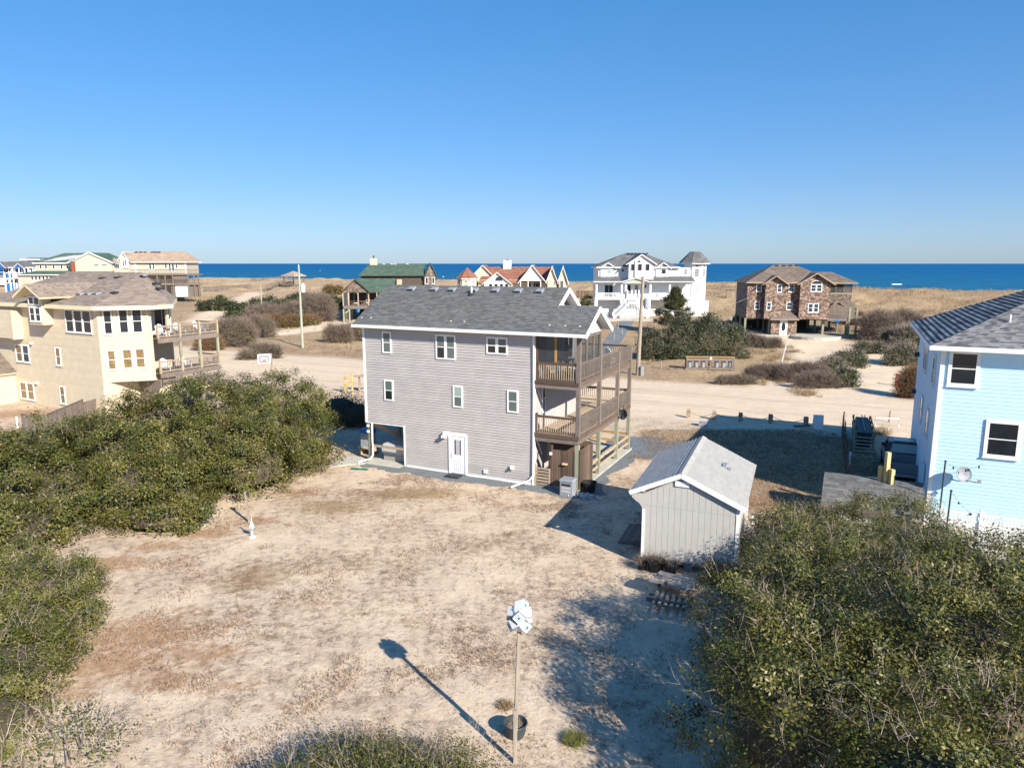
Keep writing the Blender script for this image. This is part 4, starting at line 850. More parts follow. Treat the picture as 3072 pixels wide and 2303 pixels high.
# things standing at the grey house
o = MB().box(-.45, .45, -.3, .3, 0, .015).box(-.4, .4, -.25, .25, .015, .024).build('door_mat', 'lead_dark', loc=HP(-4.6, -.5, .04), rz=HA, label='dark door mat on the gravel before the white door', category='mat')
t = thing('hot_tub', 'square grey hot tub under a quilted pale cover below the house', 'hot tub', HP(-9.05, 1.35, .06), HA)
MB().taper(-.85, .85, -.9, .9, 0, .78, 1.0).build('tub_shell', 'tub_gray', t); MB().taper(-.92, .92, -.97, .97, .78, 1.0, .93).build('tub_cover', 'tub_cover', t); MB().box(-.93, .93, -.98, -.972, .45, .8).build('cover_skirt', 'tub_cover', t)
t = thing('blue_cooler_bench', 'blue topped grey bin on a wooden bench left of the house', 'bin', HP(-11.6, 1.3, 0), HA)
MB().box(-.55, .45, -.4, .4, .42, .5).box(-.5, -.42, -.35, .35, 0, .42).box(.32, .4, -.35, .35, 0, .42).build('bench', 'wood_tan', t); MB().taper(-.4, .3, -.3, .3, .5, 1.35, .95).build('bin_body', 'galvanised', t); MB().taper(-.44, .34, -.34, .34, 1.35, 1.62, .85).build('bin_lid', 'blue_paint', t)
t = thing('kayak', 'upturned blue kayak stored under the grey house', 'kayak', HP(-9.2, 4.4, 1.75), HA)
kp = [(-1.9, .03, .0), (-1.4, .22, .05), (-.7, .34, .1), (0, .38, .12), (.7, .34, .1), (1.4, .22, .05), (1.9, .03, 0)]; b = MB(); rings = [[b.p(x, w * math.cos(a), .12 + h + w * .6 * math.sin(a)) for a in [2 * math.pi * k / 10 for k in range(10)]] for x, w, h in kp]
for i in range(6):
    for k in range(10): b.f.append([rings[i][k], rings[i][(k + 1) % 10], rings[i + 1][(k + 1) % 10], rings[i + 1][k]])
b.build('hull', 'blue_paint', t, smooth=True); MB().box(-1.2, -1.1, -.3, .3, -.1, .1).box(1.1, 1.2, -.3, .3, -.1, .1).box(-1.18, -1.12, .2, .26, -1.7, -.1).box(1.12, 1.18, .2, .26, -1.7, -.1).box(-1.18, -1.12, -.26, -.2, -1.7, -.1).box(1.12, 1.18, -.26, -.2, -1.7, -.1).build('rack', 'wood_tan', t)
t = thing('utility_box', 'pale grey louvred box at the corner of the outdoor shower', 'box', HP(2.15, -.62, 0), HA)
MB().box(-.32, .32, -.3, .3, 0, .75).build('cabinet', 'vent_gray', t); MB().taper(-.36, .36, -.34, .34, .75, .84, .9).build('lid', 'vent_gray', t)
for k in range(3): MB().box(-.24, .24, -.315, -.301, .18 + k * .17, .29 + k * .17).build('louvre', 'tub_cover' if k != 2 else 'lead_dark', t)
t = thing('black_tub', 'round black tub on the gravel beside the outdoor shower', 'tub', HP(2.95, .3, 0), HA); MB().lathe([(.3, 0), (.38, .45), (.42, .5), (.36, .5), (.33, .12)], n=14).build('pot', 'black_pot', t)
n = 160; P = np.stack([rng.normal(3.0, .35, n), rng.normal(-.55, .16, n), .05 + .04 * rng.random(n)], 1); t1 = unit(n); t2 = unit(n)
wx, wy = HW(P[:, 0], P[:, 1]); P = np.stack([wx, wy, P[:, 2]], 1); s = .06; link('shell_pile', arr_mesh('shell_pile', np.stack([P - t1 * s, P + t2 * s, P + t1 * s, P - t2 * s], 1).reshape(-1, 3), 4, rng.random(n)), 'shell_white', kind='stuff', label='small heap of white shells beside the outdoor shower', category='shells')
t = thing('satellite_dish', 'black satellite dish on the lower deck rail of the grey house', 'satellite dish', HP(2.75, 6.75, 2.75), HA + 25)
MB().tube([(-.3, 0, 0), (-.05, 0, 0), (0, 0, .25)], .03, 6).build('mast', 'dark_metal', t); MB((0, 0, -35)).lathe([(.02, 0), (.16, .025), (.25, .07), (.31, .13), (.30, .14), (.23, .085), (.02, .02)], n=16).build('dish', 'dark_metal', t).rotation_euler = (R(75), 0, R(-35))
t.children[1].location = (0, -.02, .28); MB().bar((.0, -.05, .1), (.18, -.5, .1), .03, .03).build('arm', 'dark_metal', t)
def adirondack():
    t = thing('deck_chair', '', 'chair'); m = 'white_plastic'
    for i in range(5): MB().box(-.26 + i * .107, -.17 + i * .107, -.26, .22, .30 + 0, .33).build('seat_slat', m, t)
    hs = (.86, .95, 1.0, .95, .86)
    for i in range(5): MB().hexa([(-.27 + i * .11, .2, .28), (-.175 + i * .11, .2, .28), (-.175 + i * .11, .23, .28), (-.27 + i * .11, .23, .28)], [(-.29 + i * .118, .46, hs[i]), (-.19 + i * .118, .46, hs[i]), (-.19 + i * .118, .49, hs[i]), (-.29 + i * .118, .49, hs[i])]).build('back_slat', m, t)
    for s in (-1, 1):
        MB().box(s * .31 - .06, s * .31 + .06, -.32, .34, .52, .55).build('armrest', m, t); MB().box(s * .31 - .02, s * .31 + .02, -.28, -.18, 0, .52).build('leg', m, t); MB().bar((s * .29, -.2, .3), (s * .29, .45, .03), .03, .1).build('leg', m, t)
    return t
ch = adirondack(); ch['group'] = 'white deck chairs'
ch.location = HP(1.75, 7.6, 5.63); ch.rotation_euler = (0, 0, R(HA + 150)); ch['label'] = 'white slatted deck chair in the open on the grey house upper deck'
copy_tree(ch, HP(1.5, 2.3, 5.63), HA + 70, 'white slatted chair behind the porch screens of the grey house')
def bar_table(loc, rz, label):
    t = thing('bar_table', label, 'table', loc, rz)
    for i in range(5): MB().box(-.4 + i * .16, -.26 + i * .16, -.4, .4, .98, 1.02).build('top_slat', 'wood_brown', t)
    for sx in (-1, 1):
        for sy in (-1, 1): MB().box(sx * .32 - .03, sx * .32 + .03, sy * .32 - .03, sy * .32 + .03, 0, .98).build('leg', 'wood_brown', t)
bar_table(HP(1.3, .9, 5.63), HA, 'tall brown bar table inside the screened porch')
t = thing('porch_cooler', 'white cooler on the floor of the screened porch', 'cooler', HP(1.95, 1.5, 5.63), HA); MB().taper(-.25, .25, -.18, .18, 0, .32, 1.05).build('body', 'white_plastic', t); MB().box(-.27, .27, -.2, .2, .325, .39).build('lid', 'white_plastic', t)
# ------------------------------------------------------------------ the light blue house, right
BO, BA = (18.57, 30.38), -26
def BP(u, v, z=0): c, s_ = math.cos(R(BA)), math.sin(R(BA)); return (BO[0] + u * c - v * s_, BO[1] + u * s_ + v * c, z)
B = thing('light_blue_house', 'light blue lap sided house with dark grey hip roof at the right edge', 'house', (BO[0], BO[1], 0), BA)
MB().box(.01, 9, .006, 13, -.3, 7.95).build('wall', 'blue_siding', B)
siding(B, (0, 0, 0), .0, 9, 0, 7.95, .165, 'blue_siding', th=.018); siding(B, (0, 13, -90), 0, 13, 0, 7.95, .165, 'blue_siding', th=.018)
MB().box(-.06, .10, -.06, .10, 0, 7.96).build('corner_board', 'white_trim', B)
window(B, (0, -.02, 0), .24, 6.3, 1.39, 7.85, panes=('glass_dark', 'glass_dark'), t=.14); window(B, (0, -.02, 0), 1.83, 3.34, 3.12, 4.97, panes=('glass_dark', 'glass_dark'), t=.14)
for (v0, v1, z0, z1) in ((2.2, 3.2, 5.9, 7.3), (6.6, 7.6, 5.9, 7.3), (7.65, 8.6, 5.9, 7.3), (3.0, 4.1, 3.2, 4.6), (6.8, 7.9, 3.2, 4.6)): window(B, (-.02, 13, -90), 13 - v1, z0, 13 - v0, z1, t=.1)
zr_ = 8.05 + 5 * .45
ap, aq = (4.5, 4.5, zr_), (4.5, 8.5, zr_)
roof_slope(B, (-.5, -.5, 8.05), (9.5, -.5, 8.05), ap, ap, 'roof_gray2', exposure=.15, tab=.26)
roof_slope(B, (-.5, 13.5, 8.05), (-.5, -.5, 8.05), ap, aq, 'roof_gray2', exposure=.24, tab=1.0, lift0=.045)
roof_slope(B, (9.5, -.5, 8.05), (9.5, 13.5, 8.05), aq, ap, 'roof_gray2'); roof_slope(B, (9.5, 13.5, 8.05), (-.5, 13.5, 8.05), aq, aq, 'roof_gray2')
MB().box(-.5, 9.5, -.56, -.50, 7.86, 8.05).box(-.56, -.50, -.56, 13.5, 7.86, 8.05).box(-.5, 9.5, -.5, 0, 7.90, 7.93).box(-.5, 0, 0, 13.5, 7.90, 7.93).build('gutter', 'white_trim', B)
q = LP(BO, BA, 2690 + 1950 / 5.79, 860 + 710 / 5.79, b=1.6); zq = 8.05 + 2.1 * .45
MB().tube([(q[0], 1.6, zq - .1), (q[0], 1.6, zq + .33)], .05, 8).build('vent_pipe', 'white_plastic', B)
MB().box(-.09, -.045, 2.2, 3.2, .05, 2.1).build('side_door', 'blue_siding', B)
for z in (6.1, 3.9): MB().box(-.25, -.02, 12.2, 12.5, z, z + .25).build('wall_lamp', 'dark_metal', B)
t = thing('satellite_dish', 'pale grey satellite dish on the wall of the light blue house', 'satellite dish', BP(1.15, -.03, 2.35), BA)
MB().tube([(-.35, 0, -.15), (-.2, -.25, -.15), (0, -.32, -.1), (0, -.32, .1)], .025, 6).build('mast', 'blue_paint', t)
o = MB().lathe([(.02, 0), (.16, .02), (.27, .06), (.34, .11), (.325, .12), (.25, .075), (.02, .015)], n=20).build('dish', 'vent_gray', t); o.location = (0, -.36, .2); o.rotation_euler = (R(72), 0, R(25))
MB().bar((.02, -.4, -.02), (.55, -.75, .0), .03, .03).box(.5, .62, -.82, -.7, .0, .14).build('feed_arm', 'gray_metal', t)
for (px0, py0, px1, py1, v, lab) in ((2834, 1384, 2811, 1500, -.9, 'taller dark pole with hanging lights beside the satellite dish'), (2851, 1472, 2837, 1575, -2.3, 'shorter dark pole before the white picket fence')):
    a = LP(BO, BA, px0, py0, b=v); b_ = LP(BO, BA, px1, py1, b=v)
    t = thing('light_pole', lab, 'pole', BP(a[0], v, 0), BA); MB().tube([(0, 0, -.1), (.03, 0, a[2])], .035, 7).build('pole', 'dark_metal', t); MB().lathe([(.05, a[2]), (.045, a[2] + .05)], .03, 0, 8).build('cap', 'lead_dark', t)
    pts = [(.03 + k * .16, .05 * k, a[2] - .02 - .28 * math.sin(math.pi * min(1, k / 9)) - (.12 * k if v < -2 else 0)) for k in range(10)]
    MB().tube(pts, .006, 4).build('string', 'dark_metal', t)
    for k in (2, 5, 8): MB().lathe([(.012, -.12), (.035, -.09), (.035, -.04), (.012, 0)], n=6).build('bulb', 'lead_dark', t).location = pts[k]
t = thing('picket_fence', 'white vinyl picket fence along the light blue house', 'fence', BP(-.2, -2.0, 0), BA)
for x in (0, 1.95, 3.9, 5.85): MB().box(x - .07, x + .07, -.07, .07, -.1, 1.45).taper(x - .09, x + .09, -.09, .09, 1.45, 1.55, .3).build('post', 'white_plastic', t)
for (a, b) in ((.07, 1.88), (2.02, 3.83), (3.97, 5.78)):
    MB().box(a, b, -.03, .03, 1.28, 1.38).box(a, b, -.03, .03, .98, 1.06).box(a, b, -.03, .03, .12, .2).build('rail', 'white_plastic', t); MB().box(a, b, -.012, .012, .2, .98).build('lower_panel', 'white_plastic', t)
    me = None
    for k in range(14): MB().box(a + .04 + k * .128, a + .10 + k * .128, -.02, .02, 1.06, 1.28).build('picket', 'white_plastic', t)
MB().slab([(-.3, -1.9), (8, -1.9), (8, -4.4), (-.3, -4.4)][::-1], -.06, .03).build('paved_strip', 'concrete', loc=(BO[0], BO[1], 0), rz=BA, kind='structure', label='pale paving strip along the picket fence')
t = thing('shingled_enclosure', 'low enclosure with curved grey shingled roof beside the light blue house', 'shed', BP(-4.3, -1.6, 0), BA)
MB().box(.1, 4.0, .35, 2.0, 0, .95).build('wall', 'shed_siding', t)
prof = [(0, .72), (.35, 1.08), (.8, 1.38), (1.3, 1.58), (1.9, 1.68), (2.3, 1.66)]
for (y0, z0), (y1, z1) in zip(prof[:-1], prof[1:]): roof_slope(t, (0, y0, z0), (4.1, y0, z0), (4.1, y1, z1), (0, y1, z1), 'roof_light' if 0 else 'roof_far_gray', exposure=.2, tab=.45, thick=.05)
for (a, b_, z, k) in ((2631, 1545, 2.35, 0), (2641, 1545, 3.05, 1), (2650, 1545, 2.3, 2), (2658, 1545, 1.35, 3)):
    g = G(a, b_, 0); nm = ('left hand new yellow timber post of the four beside the shingled enclosure', 'tallest new yellow timber post of the four beside the shingled enclosure', 'third new yellow timber post from the left beside the shingled enclosure', 'shortest new yellow timber post of the four beside the shingled enclosure')[k]
    MB((0, 0, 10)).box(-.09, .09, -.09, .09, -.2, z).taper(-.09, .09, -.09, .09, z, z + .02, .9).build('timber_post', 'wood_new', loc=(g.x, g.y - .2 * k, 0), label=nm, category='post', group='new timber posts')

# ------------------------------------------------------------------ the cream house, left
YO, YA = (-31.21, 53.49), -28
Yh = thing('cream_house', 'three storey cream lap sided house with brown hip roof and decks on the left', 'house', (YO[0], YO[1], 0), YA)
MB().slab([(-15, .006), (-.004, .006), (.3, .31), (.3, 6.0), (-5.6, 10.4), (-15, 10.4)], -.3, 8.2).build('wall', 'yellow_siding', Yh); MB().slab([(.01, .02), (2.46, 2.47), (2.46, 2.7), (.31, 2.7), (.31, .3)], 2.71, 8.19).build('bay_wall', 'cream_panel', Yh)
siding(Yh, (0, 0, 0), -15, 0, .0, 8.2, .17, 'yellow_siding')
siding(Yh, (0, 0, 45), 0, 3.49, 2.7, 8.2, .17, 'cream_panel')
MB().slab([(.05, -.02), (2.5, 2.45), (2.5, 2.75), (.0, 2.75)], 2.55, 2.70).build('bay_floor', 'tan_trim', Yh)
T45 = (0, 0, 45); T45w = (.02, -.02, 45)
for x in (.02, 1.10, 3.28): MB(T45).box(x, x + .22, -.055, -.043, 2.7, 8.2).build('trim_board', 'tan_trim', Yh)
MB(T45).box(.25, 3.3, -.053, -.043, 5.25, 5.4).build('trim_board', 'tan_trim', Yh); MB(T45).box(.25, 3.3, -.053, -.043, 2.7, 2.85).build('trim_board', 'tan_trim', Yh)
for (a, b, c, d_) in ((.38, 1.02, 6.2, 8.05), (1.42, 2.12, 6.25, 8.1), (2.33, 3.08, 6.25, 8.1)): window(Yh, T45w, a, c, b, d_, panes=('glass_dark', 'glass_dark'), t=.09)
window(Yh, T45w, .42, 3.5, 1.05, 5.05, panes=('glass_amber', 'glass_amber'), t=.09)
for (a, b) in ((1.45, 2.18), (2.34, 3.07)): window(Yh, T45w, a, 3.55, b, 5.1, panes=('glass_amber', 'glass_amber'), t=.09)
T0 = (0, -.03, 0)
def trimmed(a, z0, b, z1, n, panes):
    MB().box(a - .14, b + .14, -.056, -.043, z0 - .16, z1 + .12).build('window_casing', 'tan_trim', Yh)
    w = (b - a) / n
    for k in range(n): window(Yh, T0, a + k * w + .02, z0, a + (k + 1) * w - .02, z1, panes=panes[k % len(panes)], t=.08, d=.07)
trimmed(-4.0, 6.25, -.65, 8.0, 3, [('glass_dark', 'glass_dark')]); trimmed(-11.5, 3.45, -9.5, 4.9, 2, [('glass_amber', 'glass_amber'), ('glass_blue', 'glass_blue')]); trimmed(-5.85, 3.5, -5.1, 4.95, 1, [('glass_amber', 'glass_amber')])
trimmed(-11.5, .3, -9.4, 1.75, 2, [('glass_amber', 'glass_amber')]); trimmed(-5.8, .4, -5.05, 1.85, 1, [('glass_amber', 'glass_amber')])
for (x, z) in ((-9.1, 5.0), (-9.0, 1.75)): MB().box(x, x + .22, -.2, -.03, z, z + .16).build('wall_lamp', 'white_plastic', Yh)
# oriel with its gable
MB().box(-7.5, -5.7, -.8, -.03, 6.75, 9.0).build('oriel_wall', 'tan_trim', Yh); MB().prism([(-8.1, 9.0), (-5.1, 9.0), (-6.6, 9.75)], -.7, 1.5).build('oriel_gable', 'cream_fascia', Yh)
To = (0, -.8, 0)
for (a, b) in ((-7.35, -6.62), (-6.58, -5.85)): window(Yh, To, a, 7.0, b, 8.15, t=.09); window(Yh, To, a, 8.3, b, 8.95, panes=('glass_dark', None), t=.08, sill=False)
gable_roof(Yh, -8.5, -4.7, -1.4, 4.5, 8.95, 9.95, 'roof_tan', trim='cream_fascia', axis='y', thick=.16)
MB().box(-15, -10.1, -.8, -.03, 5.45, 7.75).build('bay_box', 'yellow_siding', Yh); siding(Yh, (0, -.8, 0), -15, -10.1, 5.5, 7.75, .17, 'yellow_siding')
MB().box(-10.3, -10.05, -.84, -.03, 5.4, 7.78).build('corner_board', 'cream_panel', Yh)
# roof
apx = (-4.4, 7.0, 10.75); apl = (-15, 7.0, 10.75)
roof_slope(Yh, (-15.2, -.6, 8.35), (.55, -.6, 8.35), apx, apl, 'roof_tan', under='cream_fascia', exposure=.18, tab=.5, thick=.2)
roof_slope(Yh, (.55, -.6, 8.35), (3.3, 2.15, 8.35), apx, apx, 'roof_tan', under='cream_fascia', exposure=.18, tab=.5, thick=.2)
roof_slope(Yh, (3.3, 2.15, 8.35), (3.3, 4.0, 8.35), apx, apx, 'roof_tan', under='cream_fascia', exposure=.18, tab=.5, thick=.2)
roof_slope(Yh, (3.3, 4.0, 8.35), (-5.5, 11, 8.35), apx, apx, 'roof_tan', under='cream_fascia', exposure=.18, tab=.5, thick=.2)
roof_slope(Yh, (-5.5, 11, 8.35), (-15.2, 11, 8.35), apl, apx, 'roof_tan', under='cream_fascia', exposure=.18, tab=.5, thick=.2)
for (a, b) in (((-15, -.62, 8.22), (.55, -.62, 8.22)), ((.55, -.62, 8.22), (3.32, 2.15, 8.22)), ((3.32, 2.15, 8.22), (3.32, 4.0, 8.22)), ((3.32, 4.02, 8.22), (-5.5, 11.02, 8.22))): MB().bar(a, b, .05, .30).build('fascia', 'cream_fascia', Yh)
MB().slab([(-15, -.55), (.5, -.55), (3.2, 2.2), (3.2, 3.9), (.3, 6.2), (-5.6, 10.9), (-15, 10)], 8.10, 8.13).build('soffit', 'cream_fascia', Yh)
for (x, y, mm) in ((-9.6, 3.5, 'lead_dark'), (-7.4, 5.4, 'lead_dark'), (-5.6, 5.6, 'lead_dark'), (-3.0, 6.2, 'vent_gray'), (-4.6, 1.7, 'vent_gray'), (-3.7, 1.8, 'vent_gray'), (-2.8, 1.9, 'vent_gray'), (-1.0, 2.2, 'lead_dark')): vent(Yh, x, y, 8.36 + (y + .6) * .316, .55, .5, .12, .316, mm)
for (x, y) in ((.0, 5.0), (-1.2, 5.6)): MB().box(x, x + .5, y, y + .5, 8.36 + (3.5 - x) * .30, 8.52 + (3.5 - x) * .304).build('roof_vent', 'lead_dark', Yh)
# decks on the right
for z, nm in ((5.78, 1), (3.05, 0)):
    f = MB().box(.35, 3.0, 2.75, 8.3, z - .04, z).build('deck_frame', 'wood_gray', Yh)
    for i in range(17): MB().box(.4 + i * .15, .535 + i * .15, 2.75, 8.3, z + .002, z + .03).build('deck_board', 'wood_gray', f)
    MB().box(3.0, 3.05, 2.7, 8.35, z - .35, z + .0).box(.35, 3.05, 8.3, 8.35, z - .35, z).build('rim_board', 'wood_gray', f)
    for y in (2.75, 4.7, 6.5, 8.25): MB().box(2.93, 3.07, y - .07, y + .07, z, z + 1.1).build('rail_post', 'wood_tan', f)
    for (a, b) in ((2.85, 4.6), (4.8, 6.4), (6.6, 8.15)): railing(Yh, (3.0, 0, 90), a, b, z + .02, .95, .14, mt='wood_tan', mb_='wood_gray')
    railing(Yh, (0, 8.28, 0), .4, 2.9, z + .02, .95, .14, mt='wood_tan', mb_='wood_gray')
for y in (4.7, 6.5, 8.25): MB().box(2.88, 3.02, y - .1, y + .1, -.3, 5.45).build('deck_post', 'wood_green', Yh)
MB().box(2.3, 2.5, 4.0, 4.2, 5.8, 8.1).build('porch_column', 'cream_panel', Yh); MB().box(3.05, 3.3, 4.72, 4.9, 2.4, 2.6).build('deck_lamp', 'wood_new', Yh)
window(Yh, (.3, 0, 90), 3.0, 5.85, 4.3, 7.9, panes=('glass_blue', None), t=.08, grid=(2, 1)); window(Yh, (.3, 0, 90), 4.4, 5.85, 5.9, 7.9, panes=('glass_dark', None), t=.08, grid=(2, 1))
MB().box(.3, 2.9, 2.72, 2.85, .6, 2.6).build('lattice_skirt', 'wood_gray_h', Yh)
for k in range(9): MB().box(3.055, 3.08, 2.8, 8.2, .9 + k * .19, 1.05 + k * .19).build('skirt_board', 'wood_gray', Yh)
# wing
MB().box(-19, -12.0, -2.6, -.04, -.3, 2.5).build('wing_wall', 'cream_panel', Yh)
roof_slope(Yh, (-19.3, -3.0, 2.5), (-11.7, -3.0, 2.5), (-14.2, -.6, 4.2), (-19.3, -.6, 4.2), 'roof_brown', under='cream_fascia', thick=.18, exposure=.18, tab=.5); roof_slope(Yh, (-11.7, -3.0, 2.5), (-11.7, -.04, 2.5), (-14.2, -.04, 4.2), (-14.2, -.6, 4.2), 'roof_brown', under='cream_fascia', thick=.18, exposure=.18, tab=.5)
def YP(u, v, z=0): c, s_ = math.cos(R(YA)), math.sin(R(YA)); return (YO[0] + u * c - v * s_, YO[1] + u * s_ + v * c, z)
for i, (v, z, lab) in enumerate(((3.6, 5.81, 'white deck chair nearest the bay on the cream house upper deck'), (5.3, 5.81, 'white deck chair in the middle of the cream house upper deck'), (7.2, 5.81, 'white deck chair at the far end of the cream house upper deck'), (3.7, 3.08, 'white deck chair nearest the bay on the cream house lower deck'), (5.6, 3.08, 'white deck chair between the posts of the cream house lower deck'))):
    copy_tree(ch, YP(2.2, v, z), YA + 90 + (i % 3 - 1) * 20, lab)

# ------------------------------------------------------------------ far houses; each is set out from its facade's size in the photo
def far_house(name, label, px, ground_px_y, D, rz, zg):
    d = (px - CX) / F * D; return thing(name, label, 'house', (d, D, zg), rz)
def zz(D, y0, s):                                        # zoomed row -> height at distance D
    hz = (790.5 - y0) * s; return lambda zy: HC - (zy - hz) * D / F / s
# white house
D = 127; s = 5.53; k = D / F / s; Z = zz(D, 740, s); zx0 = 310; zg = 2.0; X = lambda x: (x - zx0) * k; h = lambda zy: Z(zy) - zg
Wh = thing('white_house', 'large white beach house with grey roof, porch, double stair and round tower', 'house', (((1740 + zx0 / s) - CX) / F * D, D, zg), -1)
W_ = 'white_paint'
MB().box(X(312), X(1830), 2.4, 12, -.5, h(345)).build('wall', W_, Wh); siding(Wh, (0, 2.4, 0), X(312), X(1830), h(560), h(345), .3, W_)
hip_roof(Wh, X(270), X(1660), 1.8, 12.6, h(335), h(100), 'roof_far_gray', inset=X(820) - X(270), trim=W_, exposure=.3, tab=.8)
def gbay(H_, xc, xa, xb, ya, yb, z0, ze, zp, wm, rm, over=.35, tr=W_):
    MB().prism([(xa, z0), (xb, z0), (xb, ze), (xc, zp - .05), (xa, ze)][::1], ya, yb).build('bay_wall', wm, H_)
    sl_ = (zp - ze) / (xc - xa); gable_roof(H_, xa - over, xb + over, ya - .45, yb + 1.5, ze - over * sl_, zp + .02, rm, trim=tr, axis='y', exposure=.3, tab=.8, thick=.14)
gbay(Wh, X(470), X(345), X(575), 2.15, 5, h(560), h(335), h(262), W_, 'roof_far_gray'); gbay(Wh, X(1380), X(1270), X(1490), 2.15, 5, h(560), h(335), h(255), W_, 'roof_far_gray')
gbay(Wh, X(990), X(790), X(1195), .4, 5, h(540), h(258), h(130), W_, 'roof_far_gray', over=.6)
MB().prism([(X(885), h(510)), (X(1010), h(510)), (X(1010), h(240)), (X(948), h(185)), (X(885), h(240))], .1, .42).build('bay_front', W_, Wh)
wg = ('glass_dark', None)
window(Wh, (0, 2.12, 0), X(455), h(455), X(525), h(372), panes=('glass_pale', None), t=.07); arch_window(Wh, (0, 2.12, 0), X(490), h(345), X(525) - X(458), .42)
window(Wh, (0, 2.12, 0), X(1355), h(452), X(1430), h(370), panes=wg, t=.05); arch_window(Wh, (0, 2.12, 0), X(1395), h(342), .8, .42)
window(Wh, (0, .36, 0), X(820), h(400), X(878), h(285), panes=wg, t=.05); window(Wh, (0, .06, 0), X(928), h(398), X(1000), h(285), panes=wg, t=.05); window(Wh, (0, .36, 0), X(1058), h(398), X(1130), h(285), panes=wg, t=.05); arch_window(Wh, (0, .06, 0), X(948), h(262), .75, .42)
o = MB((0, 0, 0)).lathe([(.32, 0), (.32, .06)], n=14).build('round_window', W_, Wh); o.location = (X(717), 2.38, h(392)); o.rotation_euler = (R(90), 0, 0); o2 = MB().lathe([(.24, 0), (.24, .02)], n=14).build('pane', 'glass_blue', o); o2.location = (0, 0, .05)
window(Wh, (0, 2.34, 0), X(1735), h(465), X(1785), h(370), panes=wg, grid=(2, 4), t=.07)
# tower
tx, ty, tr_ = X(1950), 4.4, 2.1; n8 = 8
oc = lambda r: [(tx + r * math.cos(math.pi / 8 + k * math.pi / 4), ty + r * math.sin(math.pi / 8 + k * math.pi / 4)) for k in range(8)]
MB().slab(oc(tr_), -.4, h(280)).build('tower_wall', W_, Wh); MB().slab(oc(tr_ + .66), h(290), h(268)).build('tower_cornice', W_, Wh)
e8, t8 = oc(tr_ + .8), oc(.95)
for k_ in range(8):
    a, b = e8[k_], e8[(k_ + 1) % 8]; c_, d_ = t8[(k_ + 1) % 8], t8[k_]; roof_slope(Wh, (*a, h(266)), (*b, h(266)), (*c_, h(88)), (*d_, h(88)), 'roof_far_gray', under=W_, exposure=.3, tab=.6, thick=.06)
MB().slab(t8, h(89), h(84)).build('roof_cap', 'roof_far_gray', Wh)
fw = tr_ * math.cos(math.pi / 8)
for (ang, zs) in ((0, ((500, 365), (770, 630))), (45, ((500, 365), (770, 630)))):
    Tt = (tx + fw * math.sin(R(ang)), ty - fw * math.cos(R(ang)), ang)
    for i, (a, b) in enumerate(zs): window(Wh, Tt, -.38, h(a), .38, h(b), panes=(('glass_blue', 'glass_pale')[i], None), grid=(3, 5), t=.06)
    arch_window(Wh, Tt, 0, h(335), .7, .35)
MB().box(X(1830), X(2140), 4.3, 12, -.5, h(560)).box(X(2060), X(2160), 5, 11, h(560), h(450)).build('rear_wall', W_, Wh)
MB().box(X(2130), X(2240), 5.5, 5.6, -.4, h(905)).build('fence_panel', W_, Wh)
# porch
pf = h(842)
MB().box(X(240), X(1840), 0, 2.4, h(868), pf).build('porch_floor', W_, Wh)
for x in (265, 680, 745, 1150, 1465, 1770): MB().box(X(x) - .16, X(x) + .16, .05, .37, pf, h(588)).build('column', W_, Wh)
for x in (262, 680, 1135, 1470, 1790): MB().box(X(x) - .26, X(x) + .26, .1, .6, -.5, h(868)).build('pier', W_, Wh)
MB().box(X(235), X(1850), .0, .3, h(600), h(572)).build('porch_beam', W_, Wh)
for (a, b) in ((205, 660), (1140, 1870)): roof_slope(Wh, (X(a), -.5, h(566)), (X(b), -.5, h(566)), (X(b), 2.4, h(490)), (X(a) + .8, 2.4, h(490)), 'roof_far_gray', under=W_, exposure=.3, tab=.8, thick=.2)
gbay(Wh, X(890), X(650), X(1135), -.25, 2.3, h(600), h(572), h(505), W_, 'roof_far_gray', over=.1)
arch_window(Wh, (0, -.28, 0), X(890), h(600), X(1010) - X(790), .8, 'far_tan')
for (a, b) in ((290, 650), (1175, 1440), (1490, 1750)): railing(Wh, (0, .1, 0), X(a), X(b), pf, .95, .2, mt=W_, mb_=W_, thick=.07, cap=.1)
window(Wh, (0, 2.36, 0), X(415), pf + .05, X(565), h(628), panes=('glass_dark', None), grid=(2, 1), t=.08, sill=False); window(Wh, (0, 2.36, 0), X(918), h(775), X(990), h(632), panes=('glass_dark', None), grid=(3, 5), t=.08, sill=False)
window(Wh, (0, 2.36, 0), X(800), h(735), X(858), h(625), panes=('glass_dark', None), t=.07); window(Wh, (0, 2.36, 0), X(1080), h(690), X(1120), h(622), panes=('glass_dark', None), t=.06)
for (a, b) in ((300, 385), (400, 645), (1180, 1300), (1310, 1440)): MB().box(X(a), X(b), 2.3, 2.38, -.1, h(885)).build('garage_door', 'far_white', Wh)
